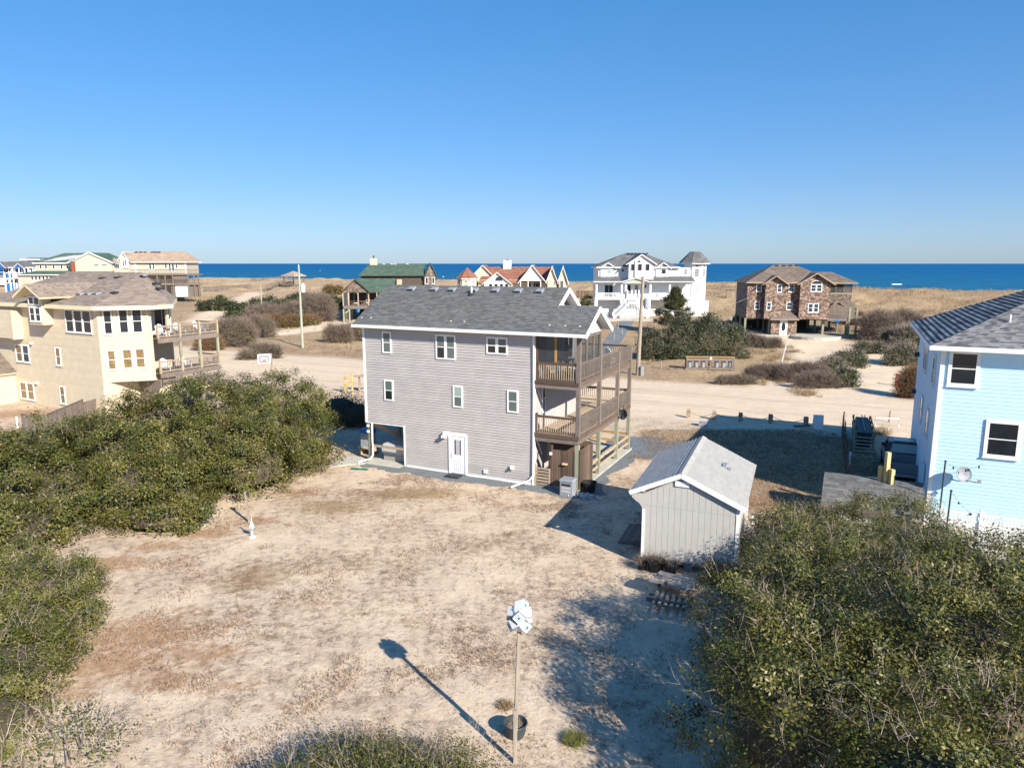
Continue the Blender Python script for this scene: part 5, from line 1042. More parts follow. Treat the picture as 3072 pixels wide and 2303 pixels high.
# stairs
for i in range(10):
    z1 = pf * (1 - (i + 1) / 11); MB().box(X(780), X(930), -.3 - i * .0, -.02, z1, z1 + .05).build('tread', W_, Wh) if i < 4 else None
lz = h(915)
MB().box(X(765), X(905), -2.2, -.35, lz - .12, lz).build('stair_landing', W_, Wh)
for sgn, xa, xb in ((-1, 765, 530), (1, 905, 1085)):
    for i in range(9):
        f = i / 9; x = X(xa) + (X(xb) - X(xa)) * f; z1 = lz * (1 - (i + 1) / 9.5); w_ = (X(xb) - X(xa)) / 9; MB().box(min(x, x + w_), max(x, x + w_), -2.1, -.6, z1 - .05, z1).build('tread', W_, Wh)
    for y in (-2.2, -.5):
        MB().bar((X(xa), y, lz + .95), (X(xb), y, 1.0), .08, .1).build('stair_rail', W_, Wh); MB().bar((X(xa), y, lz - .1), (X(xb), y, .0), .06, .28).build('stringer', W_, Wh); MB().box(X(xb) - .09, X(xb) + .09, y - .09, y + .09, -.3, 1.15).build('newel', W_, Wh)
        for i in range(12): f = (i + .5) / 12; x = X(xa) + (X(xb) - X(xa)) * f; z = lz * (1 - f); MB().box(x - .03, x + .03, y - .03, y + .03, z, z + .98).build('baluster', W_, Wh)
railing(Wh, (0, -2.2, 0), X(765), X(905), lz, .95, .16, mt=W_, mb_=W_, thick=.06)
for x in (768, 902, 845, 955): MB().box(X(x) - .12, X(x) + .12, -.35, -.1, pf - .1, pf + 1.3).taper(X(x) - .14, X(x) + .14, -.37, -.08, pf + 1.3, pf + 1.5, .2).build('newel', W_, Wh)
lt = MB().box(X(640), X(1010), -2.14, -2.10, -.2, .02).build('lattice', W_, Wh)
for i in range(16):
    x = X(640) + (X(1010) - X(640)) * i / 15; tp = min(1, (1 - abs(x - X(835)) / (X(835) - X(530))) * 1.35) * lz * .98; MB().box(x - .045, x + .045, -2.16, -2.13, -.2, max(.2, tp)).build('lattice_strip', W_, lt)
for i in range(6): z = .12 + i * .25; w_ = (1 - z / lz * .55); MB().box(X(835) - 2.0 * w_, X(835) + 1.9 * w_, -2.125, -2.105, z, z + .08).build('lattice_strip', W_, lt)
MB().box(X(850), X(960), -1.5, -.4, .02, .04).build('stair_mat', 'far_white', Wh)
for i in range(6): vent(Wh, X(860 + i * 62), 6.4, h(112), .5, .4, .12, .5, 'lead_dark')
dp = [G(1690, 1000), G(1745, 950), G(2010, 945), G(2010, 962), G(1870, 985), G(1800, 992)]
MB().slab([(q.x, q.y) for q in (G(1690, 966), G(2030, 962), G(2030, 938), G(1690, 940))], .8, 2.03).build('concrete_drive', 'drive_concrete', kind='structure', label='pale concrete drive in front of the white house')

# shingled brown house
D = 103; s = 3.685; k = D / F / s; Z = zz(D, 760, s); zx0 = 320; zg = Z(882); X = lambda x: (x - zx0) * k; h = lambda zy: Z(zy) - zg
Sh = thing('shingled_house', 'brown cedar shingled house on pilings with grey brown hip roof', 'house', (((2150 + zx0 / s) - CX) / F * D, D, zg), -8)
def shakes(parent, T, x0, x1, z0, z1, m, ex=.19, tab=.22, gable=None):
    V = []; rr = []; c, s_ = math.cos(R(T[2])), math.sin(R(T[2])); z = z0
    P = lambda x, y, z: (T[0] + x * c - y * s_, T[1] + x * s_ + y * c, z)
    while z < z1 - .02:
        zt = min(z + ex, z1); a, b = (x0, x1) if gable is None else gable((z + zt) / 2); x = a - random.random() * tab
        while x < b:
            w = tab * random.uniform(.6, 1.4); p, q_ = max(a, x), min(b, x + w)
            if q_ - p > .01:
                dz = random.uniform(-.025, .015); y = -.035 - .02 * random.random(); r_ = random.random() ** 1.3
                V += [P(p, y, z + dz), P(q_, y, z + dz), P(q_, -.012, zt + .01), P(p, -.012, zt + .01), P(p, 0, z + dz), P(q_, 0, z + dz), P(q_, y, z + dz), P(p, y, z + dz)]; rr += [r_, r_]
            x += w
        z = zt
    link('shingles', arr_mesh('shingles', np.array(V, np.float32), 4, rr), m, parent, kind='stuff')
zb, zt_ = h(705), h(318)
MB().box(X(320), X(1165), .006, 9, zb, zt_).build('wall', 'shake', Sh); shakes(Sh, (0, 0, 0), X(320), X(1165), zb, zt_, 'shake'); shakes(Sh, (X(320), 9, -90), 0, 9, zb, zt_, 'shake')
MB().box(X(1165), X(1412), .3, 8, h(535), h(430)).build('porch_wall', 'dark_shake', Sh); shakes(Sh, (0, .29, 0), X(1165), X(1412), h(535), h(430), 'dark_shake')
MB().box(X(1165), X(1410), 4, 4.1, h(430), h(325)).build('porch_back', 'dark_shake', Sh)
for x in (1170, 1245, 1325, 1408): MB().box(X(x) - .06, X(x) + .06, .24, .38, h(430), h(325)).build('porch_post', 'wood_brown', Sh)
for (a, b) in ((1175, 1240), (1250, 1320), (1330, 1402)): MB().box(X(a), X(b), .30, .306, h(428), h(328)).build('screen_panel', 'insect_screen', Sh)
MB().box(X(1165), X(1415), .2, .4, h(437), h(426)).build('porch_rail', 'wood_tan', Sh)
for (xa, xb, pk, zp) in ((495, 690, 600, 240), (855, 1165, 1030, 212)):
    MB().box(X(xa), X(xb), -.95, .05, zb, zt_).build('bay_wall', 'shake', Sh); shakes(Sh, (0, -.95, 0), X(xa), X(xb), zb, zt_, 'shake'); shakes(Sh, (X(xa), 0, -90), 0, .95, zb, zt_, 'shake')
    zpk = h(zp) - .15; MB().prism([(X(xa), zt_), (X(xb), zt_), (X(pk), zpk)], -.94, 2).build('gable_wall', 'shake', Sh)
    shakes(Sh, (0, -.95, 0), X(xa), X(xb), zt_, zpk - .2, 'shake', gable=lambda z, xa=xa, xb=xb, pk=pk, zpk=zpk: (X(xa) + (X(pk) - X(xa)) * (z - zt_) / (zpk - zt_), X(xb) - (X(xb) - X(pk)) * (z - zt_) / (zpk - zt_)))
    gable_roof(Sh, X(xa) - .55, X(xb) + .55, -1.55, 3.2, zt_ - .2, zpk + .18, 'roof_brown', trim='wood_tan', axis='y', exposure=.25, tab=.6, thick=.12)
hip_roof(Sh, X(298), X(1240), -.6, 9.6, h(312), h(122), 'roof_brown', inset=X(660) - X(298), trim='wood_tan', fascia=.15, exposure=.25, tab=.6)
hip_roof(Sh, X(900), X(1458), -.3, 8.6, h(316), h(205), 'roof_brown', inset=X(1455) - X(1270), trim='wood_tan', fascia=.15, exposure=.25, tab=.6)
for x in (680, 755, 828, 895): vent(Sh, X(x), 4.1, h(137), .5, .4, .12, .5, 'lead_dark')
for (x0, y0, x1, y1, yy) in ((410, 330, 468, 416, 0), (402, 520, 458, 608, 0), (614, 332, 664, 420, -.95), (515, 525, 565, 612, -.95), (750, 332, 810, 420, 0), (738, 525, 800, 612, 0), (960, 332, 1018, 412, -.95), (1019, 332, 1076, 412, -.95), (945, 535, 1000, 633, -.95), (1002, 535, 1056, 633, -.95)):
    window(Sh, (0, yy - .03, 0), X(x0), h(y1), X(x1), h(y0), panes=('glass_blue', 'glass_blue'), t=.09)
arch_window(Sh, (0, -.98, 0), X(1018), h(328), X(1078) - X(960), .5)
for x in (312, 570, 845, 1130, 1372):
    for y in (-.1, 4, 8): MB().box(X(x) - .14, X(x) + .14, y - .14, y + .14, -.6, zb).build('piling', 'wood_green', Sh)
MB().box(X(320), X(1400), .1, 9, zb - .2, zb - .01).build('floor_beam', 'lead_dark', Sh); MB().box(X(320), X(1165), 8.6, 8.7, -.3, zb - .2).build('rear_wall', 'dark_shake', Sh)
MB().box(X(578), X(842), -.8, 3, -.3, h(712)).build('entry_wall', 'shake', Sh); shakes(Sh, (0, -.8, 0), X(578), X(842), 0, h(712), 'shake')
hip_roof(Sh, X(552), X(856), -1.5, 1.2, h(705), h(625), 'roof_brown', inset=1.0, trim='wood_tan', fascia=.14, exposure=.25, tab=.5)
dd = MB().box(X(668), X(748), -.88, -.83, .0, h(722)).build('door', 'door_white', Sh); o = MB().lathe([(.26, 0), (.26, .03)], n=14, sy=2.3).build('oval_pane', 'glass_dark', dd); o.location = (X(708), -.88, h(792)); o.rotation_euler = (R(90), 0, 0)
MB().box(X(280), X(1390), -1.2, 8.8, -.5, .03).build('slab', 'drive_concrete', Sh)
MB().slab([(X(840) + 2.6 + 3.4 * math.cos(a), -1.2 - 3.0 * math.sin(a)) for a in [math.pi * q / 12 for q in range(13)]][::-1], -.5, .035).build('apron', 'drive_concrete', Sh)
dk = MB().box(X(1150), X(1380), -.9, 3, h(722), h(695)).build('deck_frame', 'wood_gray_h', Sh); railing(Sh, (0, -.85, 0), X(1155), X(1375), h(695), .95, .14); MB().box(X(1240), X(1285), -.94, -.91, h(728), h(702)).build('sign_board', 'blue_paint', Sh)
for y in (-.8, 1.4): MB().bar((X(1290), y, h(540)), (X(1460), y, h(600)), .08, .25).build('stringer', 'wood_gray_h', Sh); MB().bar((X(1290), y, h(500)), (X(1455), y, h(560)), .08, .1).build('stair_rail', 'wood_gray_h', Sh)
for i in range(12):
    f = i / 12; MB().box(X(1390), X(1440), -.8 + f * .0 - .4 * 0 + i * .22 - .8, -.6 + i * .22 - .8, h(860) + (h(600) - h(860)) * f, h(860) + (h(600) - h(860)) * f + .05).build('tread', 'wood_tan', Sh)
for x in (1378, 1452): MB().box(X(x) - .12, X(x) + .12, -1.0, -.8, -.3, h(575)).build('deck_post', 'wood_green', Sh)
for i in range(13): x = X(1150) + (X(1365) - X(1150)) * i / 12; MB().bar((x, 2.0, .0), (x + .35, 2.0, h(730)), .04, .03).build('lattice_strip', 'wood_brown', Sh); MB().bar((x + .35, 2.03, .0), (x, 2.03, h(730)), .04, .03).build('lattice_strip', 'wood_brown', Sh)
for i in range(6): z = .3 + i * .3; MB().box(X(1150), X(1365), 1.95, 1.98, z, z + .07).build('lattice_strip', 'wood_brown', Sh)
for i in range(32): x = X(1165) + (X(1610) - X(1165)) * i / 32; MB().box(x, x + .155, 6.5 + .0, 6.54, h(700) - .2, h(540) + random.uniform(-.03, .03)).build('deck_wall_board', 'wood_gray', Sh)
MB().box(X(1150), X(1610), 3, 6.6, h(715), h(690)).build('rear_deck', 'wood_gray_h', Sh); railing(Sh, (0, 3.2, 0), X(1412), X(1462), h(500), .95, .15)
MB().box(X(1412), X(1462), 3.1, 5, h(510), h(500)).build('upper_deck', 'wood_gray_h', Sh)

# cream house with red roofs
D = 150; s = 5.82; k = D / F / s; Z = zz(D, 770, s); zx0 = 460; zg = 2.2; X = lambda x: (x - zx0) * k; h = lambda zy: Z(zy) - zg
Rh = thing('red_roofed_house', 'cream house with many red brown gables and a white chimney seen over the grey roof', 'house', (((1340 + zx0 / s) - CX) / F * D, D, zg), -4)
FC, RR = 'far_cream', 'roof_red'
MB().box(X(540), X(2060), 1.5, 11, -.5, h(400)).build('wall', FC, Rh)
roof_slope(Rh, (X(560), .8, h(440)), (X(1800), .8, h(440)), (X(1800), 6.5, h(175)), (X(640), 6.5, h(175)), RR, under='far_white', exposure=.35, tab=.9); roof_slope(Rh, (X(1800), 12, h(440)), (X(560), 12, h(440)), (X(640), 6.5, h(175)), (X(1800), 6.5, h(175)), RR, under='far_white', exposure=.35, tab=.9)
def gb(xc, xa, xb, ya, yb, ze, zp, wm=FC, over=.5): gbay(Rh, X(xc), X(xa), X(xb), ya, yb, -.5, h(ze), h(zp), wm, RR, over, 'far_white')
gb(605, 480, 740, 3, 9, 270, 145); gb(890, 660, 1110, .2, 6, 440, 265, 'far_white'); gb(1830, 1755, 1905, -.4, 8, 355, 165); gb(2018, 1950, 2085, -.2, 8, 355, 160)
gbay(Rh, X(1475), X(1290), X(1700), -.6, 7, h(415), h(385), h(145), 'far_white', RR, .6, 'far_white')
for i in range(12): x = X(1300) + i * (X(1690) - X(1300)) / 12; MB().box(x, x + .03, -.63, -.605, h(413), h(413) + min(i + .5, 11.5 - i) * .36).build('board_batten', 'far_white', Rh)
for (a, b) in ((1285, 1300), (1415, 1430), (1630, 1645)): MB().box(X(a), X(b), -.5, -.3, -.3, h(415)).build('porch_post', 'far_white', Rh)
window(Rh, (0, 1.45, 0), X(1500), h(640), X(1630), h(420), panes=('glass_dark', None), grid=(3, 1), t=.08); window(Rh, (0, 1.45, 0), X(1420), h(600), X(1470), h(425), panes=('glass_dark', None), t=.06)
for x in (740, 835, 928, 1018): window(Rh, (0, .17, 0), X(x), h(560), X(x + 62), h(462), panes=('glass_dark', None), t=.06)
arch_window(Rh, (0, .17, 0), X(915), h(415), X(990) - X(845), 1.0, 'glass_blue'); window(Rh, (0, -.43, 0), X(1865), h(490), X(1885), h(415), panes=('glass_dark', None), t=.05); window(Rh, (0, -.23, 0), X(1970), h(560), X(2025), h(405), panes=('glass_dark', None), grid=(2, 1), t=.07)
MB().box(X(952), X(1092), 5.6, 7.4, h(300), h(62)).build('chimney', 'far_white', Rh); MB().lathe([(.25, h(62)), (.3, h(52)), (.1, h(46))], X(1020), 6.5, 8).build('chimney_cap', 'dark_metal', Rh)
tx, ty = X(345), 2.0; oc = lambda r: [(tx + r * math.cos(math.pi / 8 + q * math.pi / 4), ty + r * math.sin(math.pi / 8 + q * math.pi / 4)) for q in range(8)]
MB().slab(oc(2.15), -.5, h(385)).build('turret_wall', FC, Rh); MB().slab(oc(2.38), h(392), h(370)).build('turret_cornice', 'far_white', Rh); e8 = oc(2.45)
for q in range(8): roof_slope(Rh, (*e8[q], h(368)), (*e8[(q + 1) % 8], h(368)), (tx, ty, h(185)), (tx, ty, h(185)), RR, under='far_white', exposure=.35, tab=.8, thick=.06)
for ang in (-45, 0, 45): Tt = (tx + 1.99 * math.sin(R(ang)), ty - 1.99 * math.cos(R(ang)), ang); window(Rh, Tt, -.45, h(560), .45, h(455), panes=('glass_pale', None), t=.07); arch_window(Rh, Tt, 0, h(438), .8, .42, 'roof_red')
for x in (870, 1015, 1155, 1295): vent(Rh, X(x), 5.9, h(200), .7, .5, .16, .5, 'vent_gray')

# green roofed shingle house
D = 131; s = 3.685; k = D / F / s; Z = zz(D, 740, s); zx0 = 1580; zg = Z(818); X = lambda x: (x - zx0) * k; h = lambda zy: Z(zy) - zg
Gh = thing('green_roofed_house', 'dark shingled cottage with green roofs and a porch on stilts', 'house', (((600 + zx0 / s) - CX) / F * D, D, zg), 6)
GR = 'roof_green'
zpk = h(362); zev = h(500); pfz = h(645)
MB().prism([(X(1590), zev), (X(1870), zev), (X(1730), zpk)], -.0, .12).build('gable_wall', 'dark_shake', Gh); shakes(Gh, (0, 0, 0), X(1590), X(1870), zev, zpk - .2, 'dark_shake', ex=.25, tab=.3, gable=lambda z: (X(1590) + (X(1730) - X(1590)) * (z - zev) / (zpk - zev), X(1870) - (X(1870) - X(1730)) * (z - zev) / (zpk - zev)))
gable_roof(Gh, X(1565), X(1895), -.4, 9, zev - .05, zpk + .12, GR, trim='dark_shake', axis='y', exposure=.3, tab=.8, thick=.1)
roof_slope(Gh, (X(1800), 1.0, zev - .05), (X(2150), 1.0, zev - .05), (X(2150), 5.0, zpk + .1), (X(1735), 5.0, zpk + .1), GR, under='dark_shake', exposure=.3, tab=.8); roof_slope(Gh, (X(2150), 9, zev), (X(1800), 9, zev), (X(1735), 5.0, zpk + .1), (X(2150), 5.0, zpk + .1), GR, under='dark_shake', exposure=.3, tab=.8)
MB().box(X(1640), X(2150), 3, 9, pfz - .3, zev).build('wall', 'dark_shake', Gh); MB().box(X(1590), X(2150), .0, 9, h(680), pfz).build('porch_floor', 'wood_gray_h', Gh)
for x in (1592, 1652, 1755, 1868, 1960): MB().box(X(x) - .09, X(x) + .09, .02, .22, pfz, zev).build('porch_post', 'wood_tan', Gh)
for x in (1592, 1655, 1868, 2000):
    for y in (.2, 4, 8): MB().box(X(x) - .13, X(x) + .13, y - .13, y + .13, -.6, h(680)).build('piling', 'wood_green', Gh)
for (a, b) in ((1655, 1750), (1760, 1865), (1872, 1955)): railing(Gh, (0, .1, 0), X(a), X(b), pfz, .9, .3, mt='wood_brown', mb_='wood_brown', thick=.06)
MB().box(X(1597), X(1640), .1, .14, pfz, zev).build('screen_panel', 'screen_mesh', Gh)
for (a, b) in ((1690, 1735), (1830, 1862)): window(Gh, (0, 2.97, 0), X(a), pfz + .3, X(b), zev - .3, panes=('glass_dark', None), t=.07)
MB().bar((X(1660), .1, h(680)), (X(1610), .1, h(730)), .1, .2).bar((X(1860), .1, h(680)), (X(1800), .1, h(735)), .1, .2).build('brace', 'wood_green', Gh); MB().lathe([(.2, h(720)), (.32, h(705)), (.3, h(675)), (.1, h(668))], X(1752), -.1, 10).build('hanging_pot', 'blue_paint', Gh)
for i in range(9): z = .1 + i * .28; MB().box(X(1600), X(1650), .4 - i * .0, .7, z, z + .06).build('tread', 'wood_tan', Gh)
MB().box(X(1700), X(2100), 8.5, 8.6, -.3, h(680)).build('rear_skirt', 'dark_shake', Gh)
# main part behind
D2 = 140; k2 = D2 / F / 3.685; Z2 = zz(D2, 740, 3.685); xo = lambda px: (px - CX) / F * D2 - Gh.location.x
xa, xb = xo(1095), xo(1288); y0 = D2 - D - 1
zE, zR = Z2(318) - zg, Z2(190) - zg
roof_slope(Gh, (xa, y0, zE), (xb, y0, zE), (xb + .2, y0 + 4.5, zR), (xa + 1.8, y0 + 4.5, zR), GR, under='dark_shake', exposure=.3, tab=.8); roof_slope(Gh, (xb, y0 + 9, zE), (xa, y0 + 9, zE), (xa + 1.8, y0 + 4.5, zR), (xb + .2, y0 + 4.5, zR), GR, under='dark_shake', exposure=.3, tab=.8)
roof_slope(Gh, (xa, y0 + 9, zE), (xa, y0, zE), (xa + 1.8, y0 + 4.5, zR), (xa + 1.8, y0 + 4.5, zR), GR, under='dark_shake', exposure=.3, tab=.8)
MB().box(xa + .5, xb, y0 + .6, y0 + 8.4, zE - 5, zE).build('wall', 'dark_shake', Gh)
e2 = xo(1322); MB((xb, y0, 28)).prism([(0, zE - 5), (2.6, zE - 5), (2.6, zE - .2), (1.3, zR), (0, zE - .2)], 0, .2).build('gable_wall', 'dark_shake', Gh)
shakes(Gh, (xb, y0, 28), 0, 2.6, zE - 3.5, zE - .1, 'dark_shake', ex=.25, tab=.35); shakes(Gh, (xb, y0, 28), 0, 2.6, zE, zR - .3, 'dark_shake', ex=.25, tab=.35, gable=lambda z: (1.3 * (z - zE) / (zR - zE), 2.6 - 1.3 * (z - zE) / (zR - zE)))
for (p, q) in (((-.1, -.1, zE - .3), (1.3, -.1, zR + .1)), ((2.8, -.1, zE - .4), (1.3, -.1, zR + .1))): MB((xb, y0, 28)).bar(p, q, .5, .16).build('rake_board', GR, Gh)
for (a, b) in ((.25, .85), (1.7, 2.25)): window(Gh, (xb, y0 - .04, 28), a, zE - 1.6, b, zE - .3, panes=('glass_dark', None), t=.07)
for px in (1158, 1215): x = xo(px); MB().hexa([(x - .5, y0 - .6, zE - 1.7), (x + .5, y0 - .6, zE - 1.7), (x + .5, y0 - .55, zE - 1.7), (x - .5, y0 - .55, zE - 1.7)], [(x - .5, y0 + .5, zE - .7), (x + .5, y0 + .5, zE - .7), (x + .5, y0 + .55, zE - .7), (x - .5, y0 + .55, zE - .7)]).build('propped_shutter', 'wood_tan', Gh)
MB().box(xo(1125), xo(1147), y0 + 4, y0 + 5.4, zR - .6, zR + 1.1).build('chimney', 'far_tan', Gh); MB().lathe([(.15, zR + 1.1), (.15, zR + 1.5), (.22, zR + 1.6)], xo(1136), y0 + 4.7, 8).build('flue', 'dark_metal', Gh)
for px in (1166, 1190, 1200, 1237): vent(Gh, xo(px), y0 + 4.0, zR - .12, .5, .4, .12, .5, 'white_plastic')

# tan house with long deck
D = 183; s = 7.373; k = D / F / s; Z = zz(D, 740, s); zx0 = 0; zg = Z(1070); X = lambda x: (x - zx0) * k; h = lambda zy: Z(zy) - zg
Th = thing('tan_house', 'tan house with a long upper deck and hipped tan roof near the sea', 'house', (((380 + zx0 / s) - CX) / F * D, D, zg), 4)
MB().box(X(20), X(1360), 0, 9, h(615), h(350)).box(X(100), X(1100), 2.5, 9, -.5, h(615)).build('wall', 'far_tan', Th)
hip_roof(Th, X(-40), X(1415), -.8, 10, h(335), h(105), 'roof_far_tan', inset=X(180) + .0, exposure=.4, tab=1.0)
gbay(Th, X(95), X(20), X(200), -1.2, 3, h(600), h(250), h(125), 'far_tan', 'roof_far_tan', .5, 'white_trim'); MB().box(X(70), X(205), -1.5, -1.15, h(470), h(260)).build('oriel', 'white_trim', Th)
for x in (88, 140): window(Th, (0, -1.5, 0), X(x), h(430), X(x + 35), h(300), panes=('glass_dark', None), t=.05)
MB().box(X(280), X(310), -.1, .2, 0, h(345)).build('corner_board', 'white_trim', Th); MB().box(X(1345), X(1372), -.06, .2, h(600), h(345)).build('corner_board', 'white_trim', Th)
for (a, b, c, d_) in ((580, 635, 500, 358), (655, 705, 500, 358), (915, 970, 475, 358), (1145, 1195, 475, 358), (1000, 1050, 540, 375), (1065, 1120, 540, 375)): window(Th, (0, -.02, 0), X(a), h(c), X(b), h(d_), t=.09)
for (z, a, b) in ((h(590), 310, 1715), (h(800), 430, 1715)):
    MB().box(X(a), X(b), -3.0, 0, z - .35, z).build('deck_frame', 'wood_gray_h', Th); railing(Th, (0, -2.9, 0), X(a), X(b), z, 1.05, .3, thick=.08)
for x in (320, 470, 600, 835, 1000, 1160, 1480, 1610, 1700): MB().box(X(x) - .13, X(x) + .13, -2.9, -2.65, -.4, h(590)).build('deck_post', 'wood_gray', Th)
for i in range(16): x = X(1150) + i * (X(1450) - X(1150)) / 16; MB().box(x, x + .2, -2.6, -2.55, h(790), h(620)).build('privacy_slat', 'wood_gray', Th)
MB().box(X(1190), X(1480), -2.5, -2.4, -.2, h(845)).build('garage_door', 'far_white', Th); MB().box(X(1100), X(1190), -2.45, -2.3, -.2, h(840)).box(X(1490), X(1715), -2.45, -2.3, -.2, h(830)).build('base_wall', 'wood_gray', Th)
for x in (780, 1080): MB().box(X(x) - .15, X(x) + .2, -.1, -.02, h(790), h(660)).build('white_door', 'door_white', Th)
for x in (195, 290, 380, 540, 610, 685): vent(Th, X(x), 3.9, h(125), .7, .5, .15, .5, 'lead_dark')

# yellow house with green roofs
D = 199; s = 5.53; k = D / F / s; Z = zz(D, 740, s); zg = 3.0; X = lambda x: x * k; h = lambda zy: Z(zy) - zg
Eh = thing('pale_yellow_house', 'long pale yellow house with dark green roofs and a red brick flue', 'house', ((0 - CX) / F * D, D, zg), 0)
MB().box(X(690), X(1290), .0, 9, -.5, h(275)).build('wall', 'far_tan', Eh); MB().prism([(X(1285), -.5), (X(1960), -.5), (X(1960), h(265)), (X(1620), h(112)), (X(1285), h(265))], -.6, 9).build('gable_wall', 'far_cream', Eh)
for (p, q) in (((X(1250), -.9, h(272)), (X(1620), -.9, h(104))), ((X(2000), -.9, h(272)), (X(1620), -.9, h(104)))): MB().bar(p, q, .3, .3).build('rake_board', 'white_trim', Eh)
roof_slope(Eh, (X(660), -.6, h(270)), (X(1285), -.6, h(270)), (X(1625), 5, h(104)), (X(1005), 5, h(108)), 'roof_green', exposure=.45, tab=1.2); roof_slope(Eh, (X(660), 10, h(270)), (X(660), -.6, h(270)), (X(1005), 5, h(108)), (X(1005), 5, h(108)), 'roof_green', exposure=.45, tab=1.2)
roof_slope(Eh, (X(1625), -.6, h(104)), (X(2000), -.6, h(272)), (X(2000), 9, h(272)), (X(1625), 9, h(104)), 'roof_green', exposure=.45, tab=1.2)
MB().box(X(670), X(1290), -.68, -.6, h(282), h(268)).build('gutter', 'white_trim', Eh)
for x in (762, 848, 975, 1105, 1195): window(Eh, (0, -.01, 0), X(x), h(370), X(x + 38), h(292), panes=('glass_dark', None), t=.1)
for x in (1668, 1800): window(Eh, (0, -.62, 0), X(x), h(320), X(x + 92), h(292), panes=('glass_dark', None), t=.08)
roof_slope(Eh, (X(490), -4, h(455)), (X(2050), -4, h(455)), (X(1990), 0, h(398)), (X(700), 0, h(398)), 'roof_green', exposure=.45, tab=1.2); MB().box(X(500), X(2040), -4.05, -3.9, h(466), h(453)).build('gutter', 'white_trim', Eh)
MB().box(X(520), X(2000), -3.4, 0, -.5, h(470)).build('lower_wall', 'far_tan', Eh)
for i in range(9): x = X(740 + i * 60); window(Eh, (0, -3.42, 0), x, h(540), x + .6, h(475), panes=('glass_dark', None), t=.06)
MB().box(X(1398), X(1440), -3.2, -2.6, h(470), h(250)).build('brick_flue', 'red_brick', Eh); MB().box(X(1375), X(1450), -3.4, -2.4, h(250), h(185)).build('flue_cap', 'galvanised', Eh)
MB().box(X(1960), X(2060), .5, 8, -.5, h(270)).build('side_wall', 'far_tan', Eh); window(Eh, (0, .45, 0), X(1965), h(360), X(2055), h(280), panes=('glass_blue', None), grid=(3, 1), t=.08)
roof_slope(Eh, (X(1950), .2, h(262)), (X(2080), .2, h(262)), (X(2060), 4, h(215)), (X(1850), 4, h(190)), 'white_trim' if 0 else 'roof_far_tan', exposure=.45, tab=1.2)

# royal blue houses far left
def blue_far(label, px, D, s, k_x, rows, name='blue_beach_house'):
    pass
D = 215; s = 5.53; k = D / F / s; Z = zz(D, 740, s); zg = 2.2; X = lambda x: x * k; h = lambda zy: Z(zy) - zg
Bh = thing('royal_blue_house', 'royal blue beach house with white trim and grey roof at the far left', 'house', ((0 - CX) / F * D, D, zg), 0)
MB().box(X(160), X(690), 0, 9, -.5, h(350)).build('wall', 'royal_blue', Bh)
for x in (160, 245, 300, 345, 460, 590, 670): MB().box(X(x), X(x) + .45, -.12, -.01, -.3, h(350)).build('trim_board', 'white_trim', Bh)
MB().box(X(160), X(690), -.16, -.125, h(440), h(425)).box(X(160), X(690), -.16, -.125, h(530), h(515)).build('band_board', 'white_trim', Bh)
for (x, z0, z1) in ((168, 425, 370), (250, 420, 370), (305, 415, 370), (190, 600, 530), (265, 600, 530), (330, 590, 535)): window(Bh, (0, -.13, 0), X(x), h(z0), X(x) + .75, h(z1), panes=('glass_dark', None), t=.12)
for (a, b) in ((375, 440), (480, 575), (605, 680)): MB().box(X(a), X(b), -.1, -.04, h(430), h(360)).build('balcony_glass', 'glass_blue', Bh)
gable_roof(Bh, X(80), X(700), -.8, 10, h(345), h(245), 'roof_far_gray', exposure=.45, tab=1.2); MB().box(X(80), X(700), -.9, -.8, h(352), h(338)).build('gutter', 'white_trim', Bh)
for (xa, xb, zp) in ((90, 270, 250), (405, 560, 272)): gbay(Bh, X((xa + xb) / 2), X(xa), X(xb), -1.6, 3, h(350), h(340), h(zp), 'royal_blue', 'roof_far_gray', .3, 'white_trim')
railing(Bh, (0, -2, 0), X(380), X(720), h(500), 1.0, .35, mt='white_trim', mb_='white_trim', thick=.1); MB().box(X(380), X(720), -2.1, 0, h(515), h(500)).build('balcony_floor', 'white_trim', Bh)
for x in (385, 490, 580, 640, 715): MB().box(X(x) - .12, X(x) + .12, -2.05, -1.8, -.5, h(350)).build('column', 'white_trim', Bh)
D = 262; k = D / F / s; Z = zz(D, 740, s); zg = 2.5; X = lambda x: x * k; h = lambda zy: Z(zy) - zg
B2 = thing('distant_blue_house', 'farthest blue house whose white trimmed roof shows over the royal blue house', 'house', ((0 - CX) / F * D, D, 2.5), 0)
MB().box(X(510), X(780), 0, 9, -4, h(225)).build('wall', 'royal_blue', B2); gable_roof(B2, X(480), X(810), -1, 10, h(222), h(185), 'roof_far_gray', exposure=.5, tab=1.5); MB().box(X(480), X(810), -1.1, -1.0, h(228), h(208)).build('fascia', 'white_trim', B2); MB().box(X(510), X(580), -.1, -.01, -4, h(225)).build('trim_board', 'white_trim', B2)
window(B2, (0, -.02, 0), X(600), h(285), X(680), h(240), panes=('glass_dark', None), t=.2); hip_roof(B2, X(360), X(520), 2, 12, h(245), h(205), 'roof_far_gray', inset=3, exposure=.5, tab=1.5); MB().box(X(375), X(505), 2.5, 11.5, -4, h(246)).build('side_wall', 'royal_blue', B2)
# ------------------------------------------------------------------ garden shed
SO, SA = (5.03, 26.04), -22
def SP(u, v, z=0): c, s_ = math.cos(R(SA)), math.sin(R(SA)); return (SO[0] + u * c - v * s_, SO[1] + u * s_ + v * c, z)
Sd = thing('garden_shed', 'pale grey garden shed with light grey shingled gable roof', 'shed', (SO[0], SO[1], 0), SA)
W, Ls, zb = 3.5, 6.0, .32; pk, zpk, zl, zr2 = 1.40, 3.80, 2.88, 2.72
MB().prism([(0.01, zb), (W - .01, zb), (W - .01, 2.74), (pk, 3.62), (.01, 2.86)], .01, Ls).build('wall', 'shed_siding', Sd)
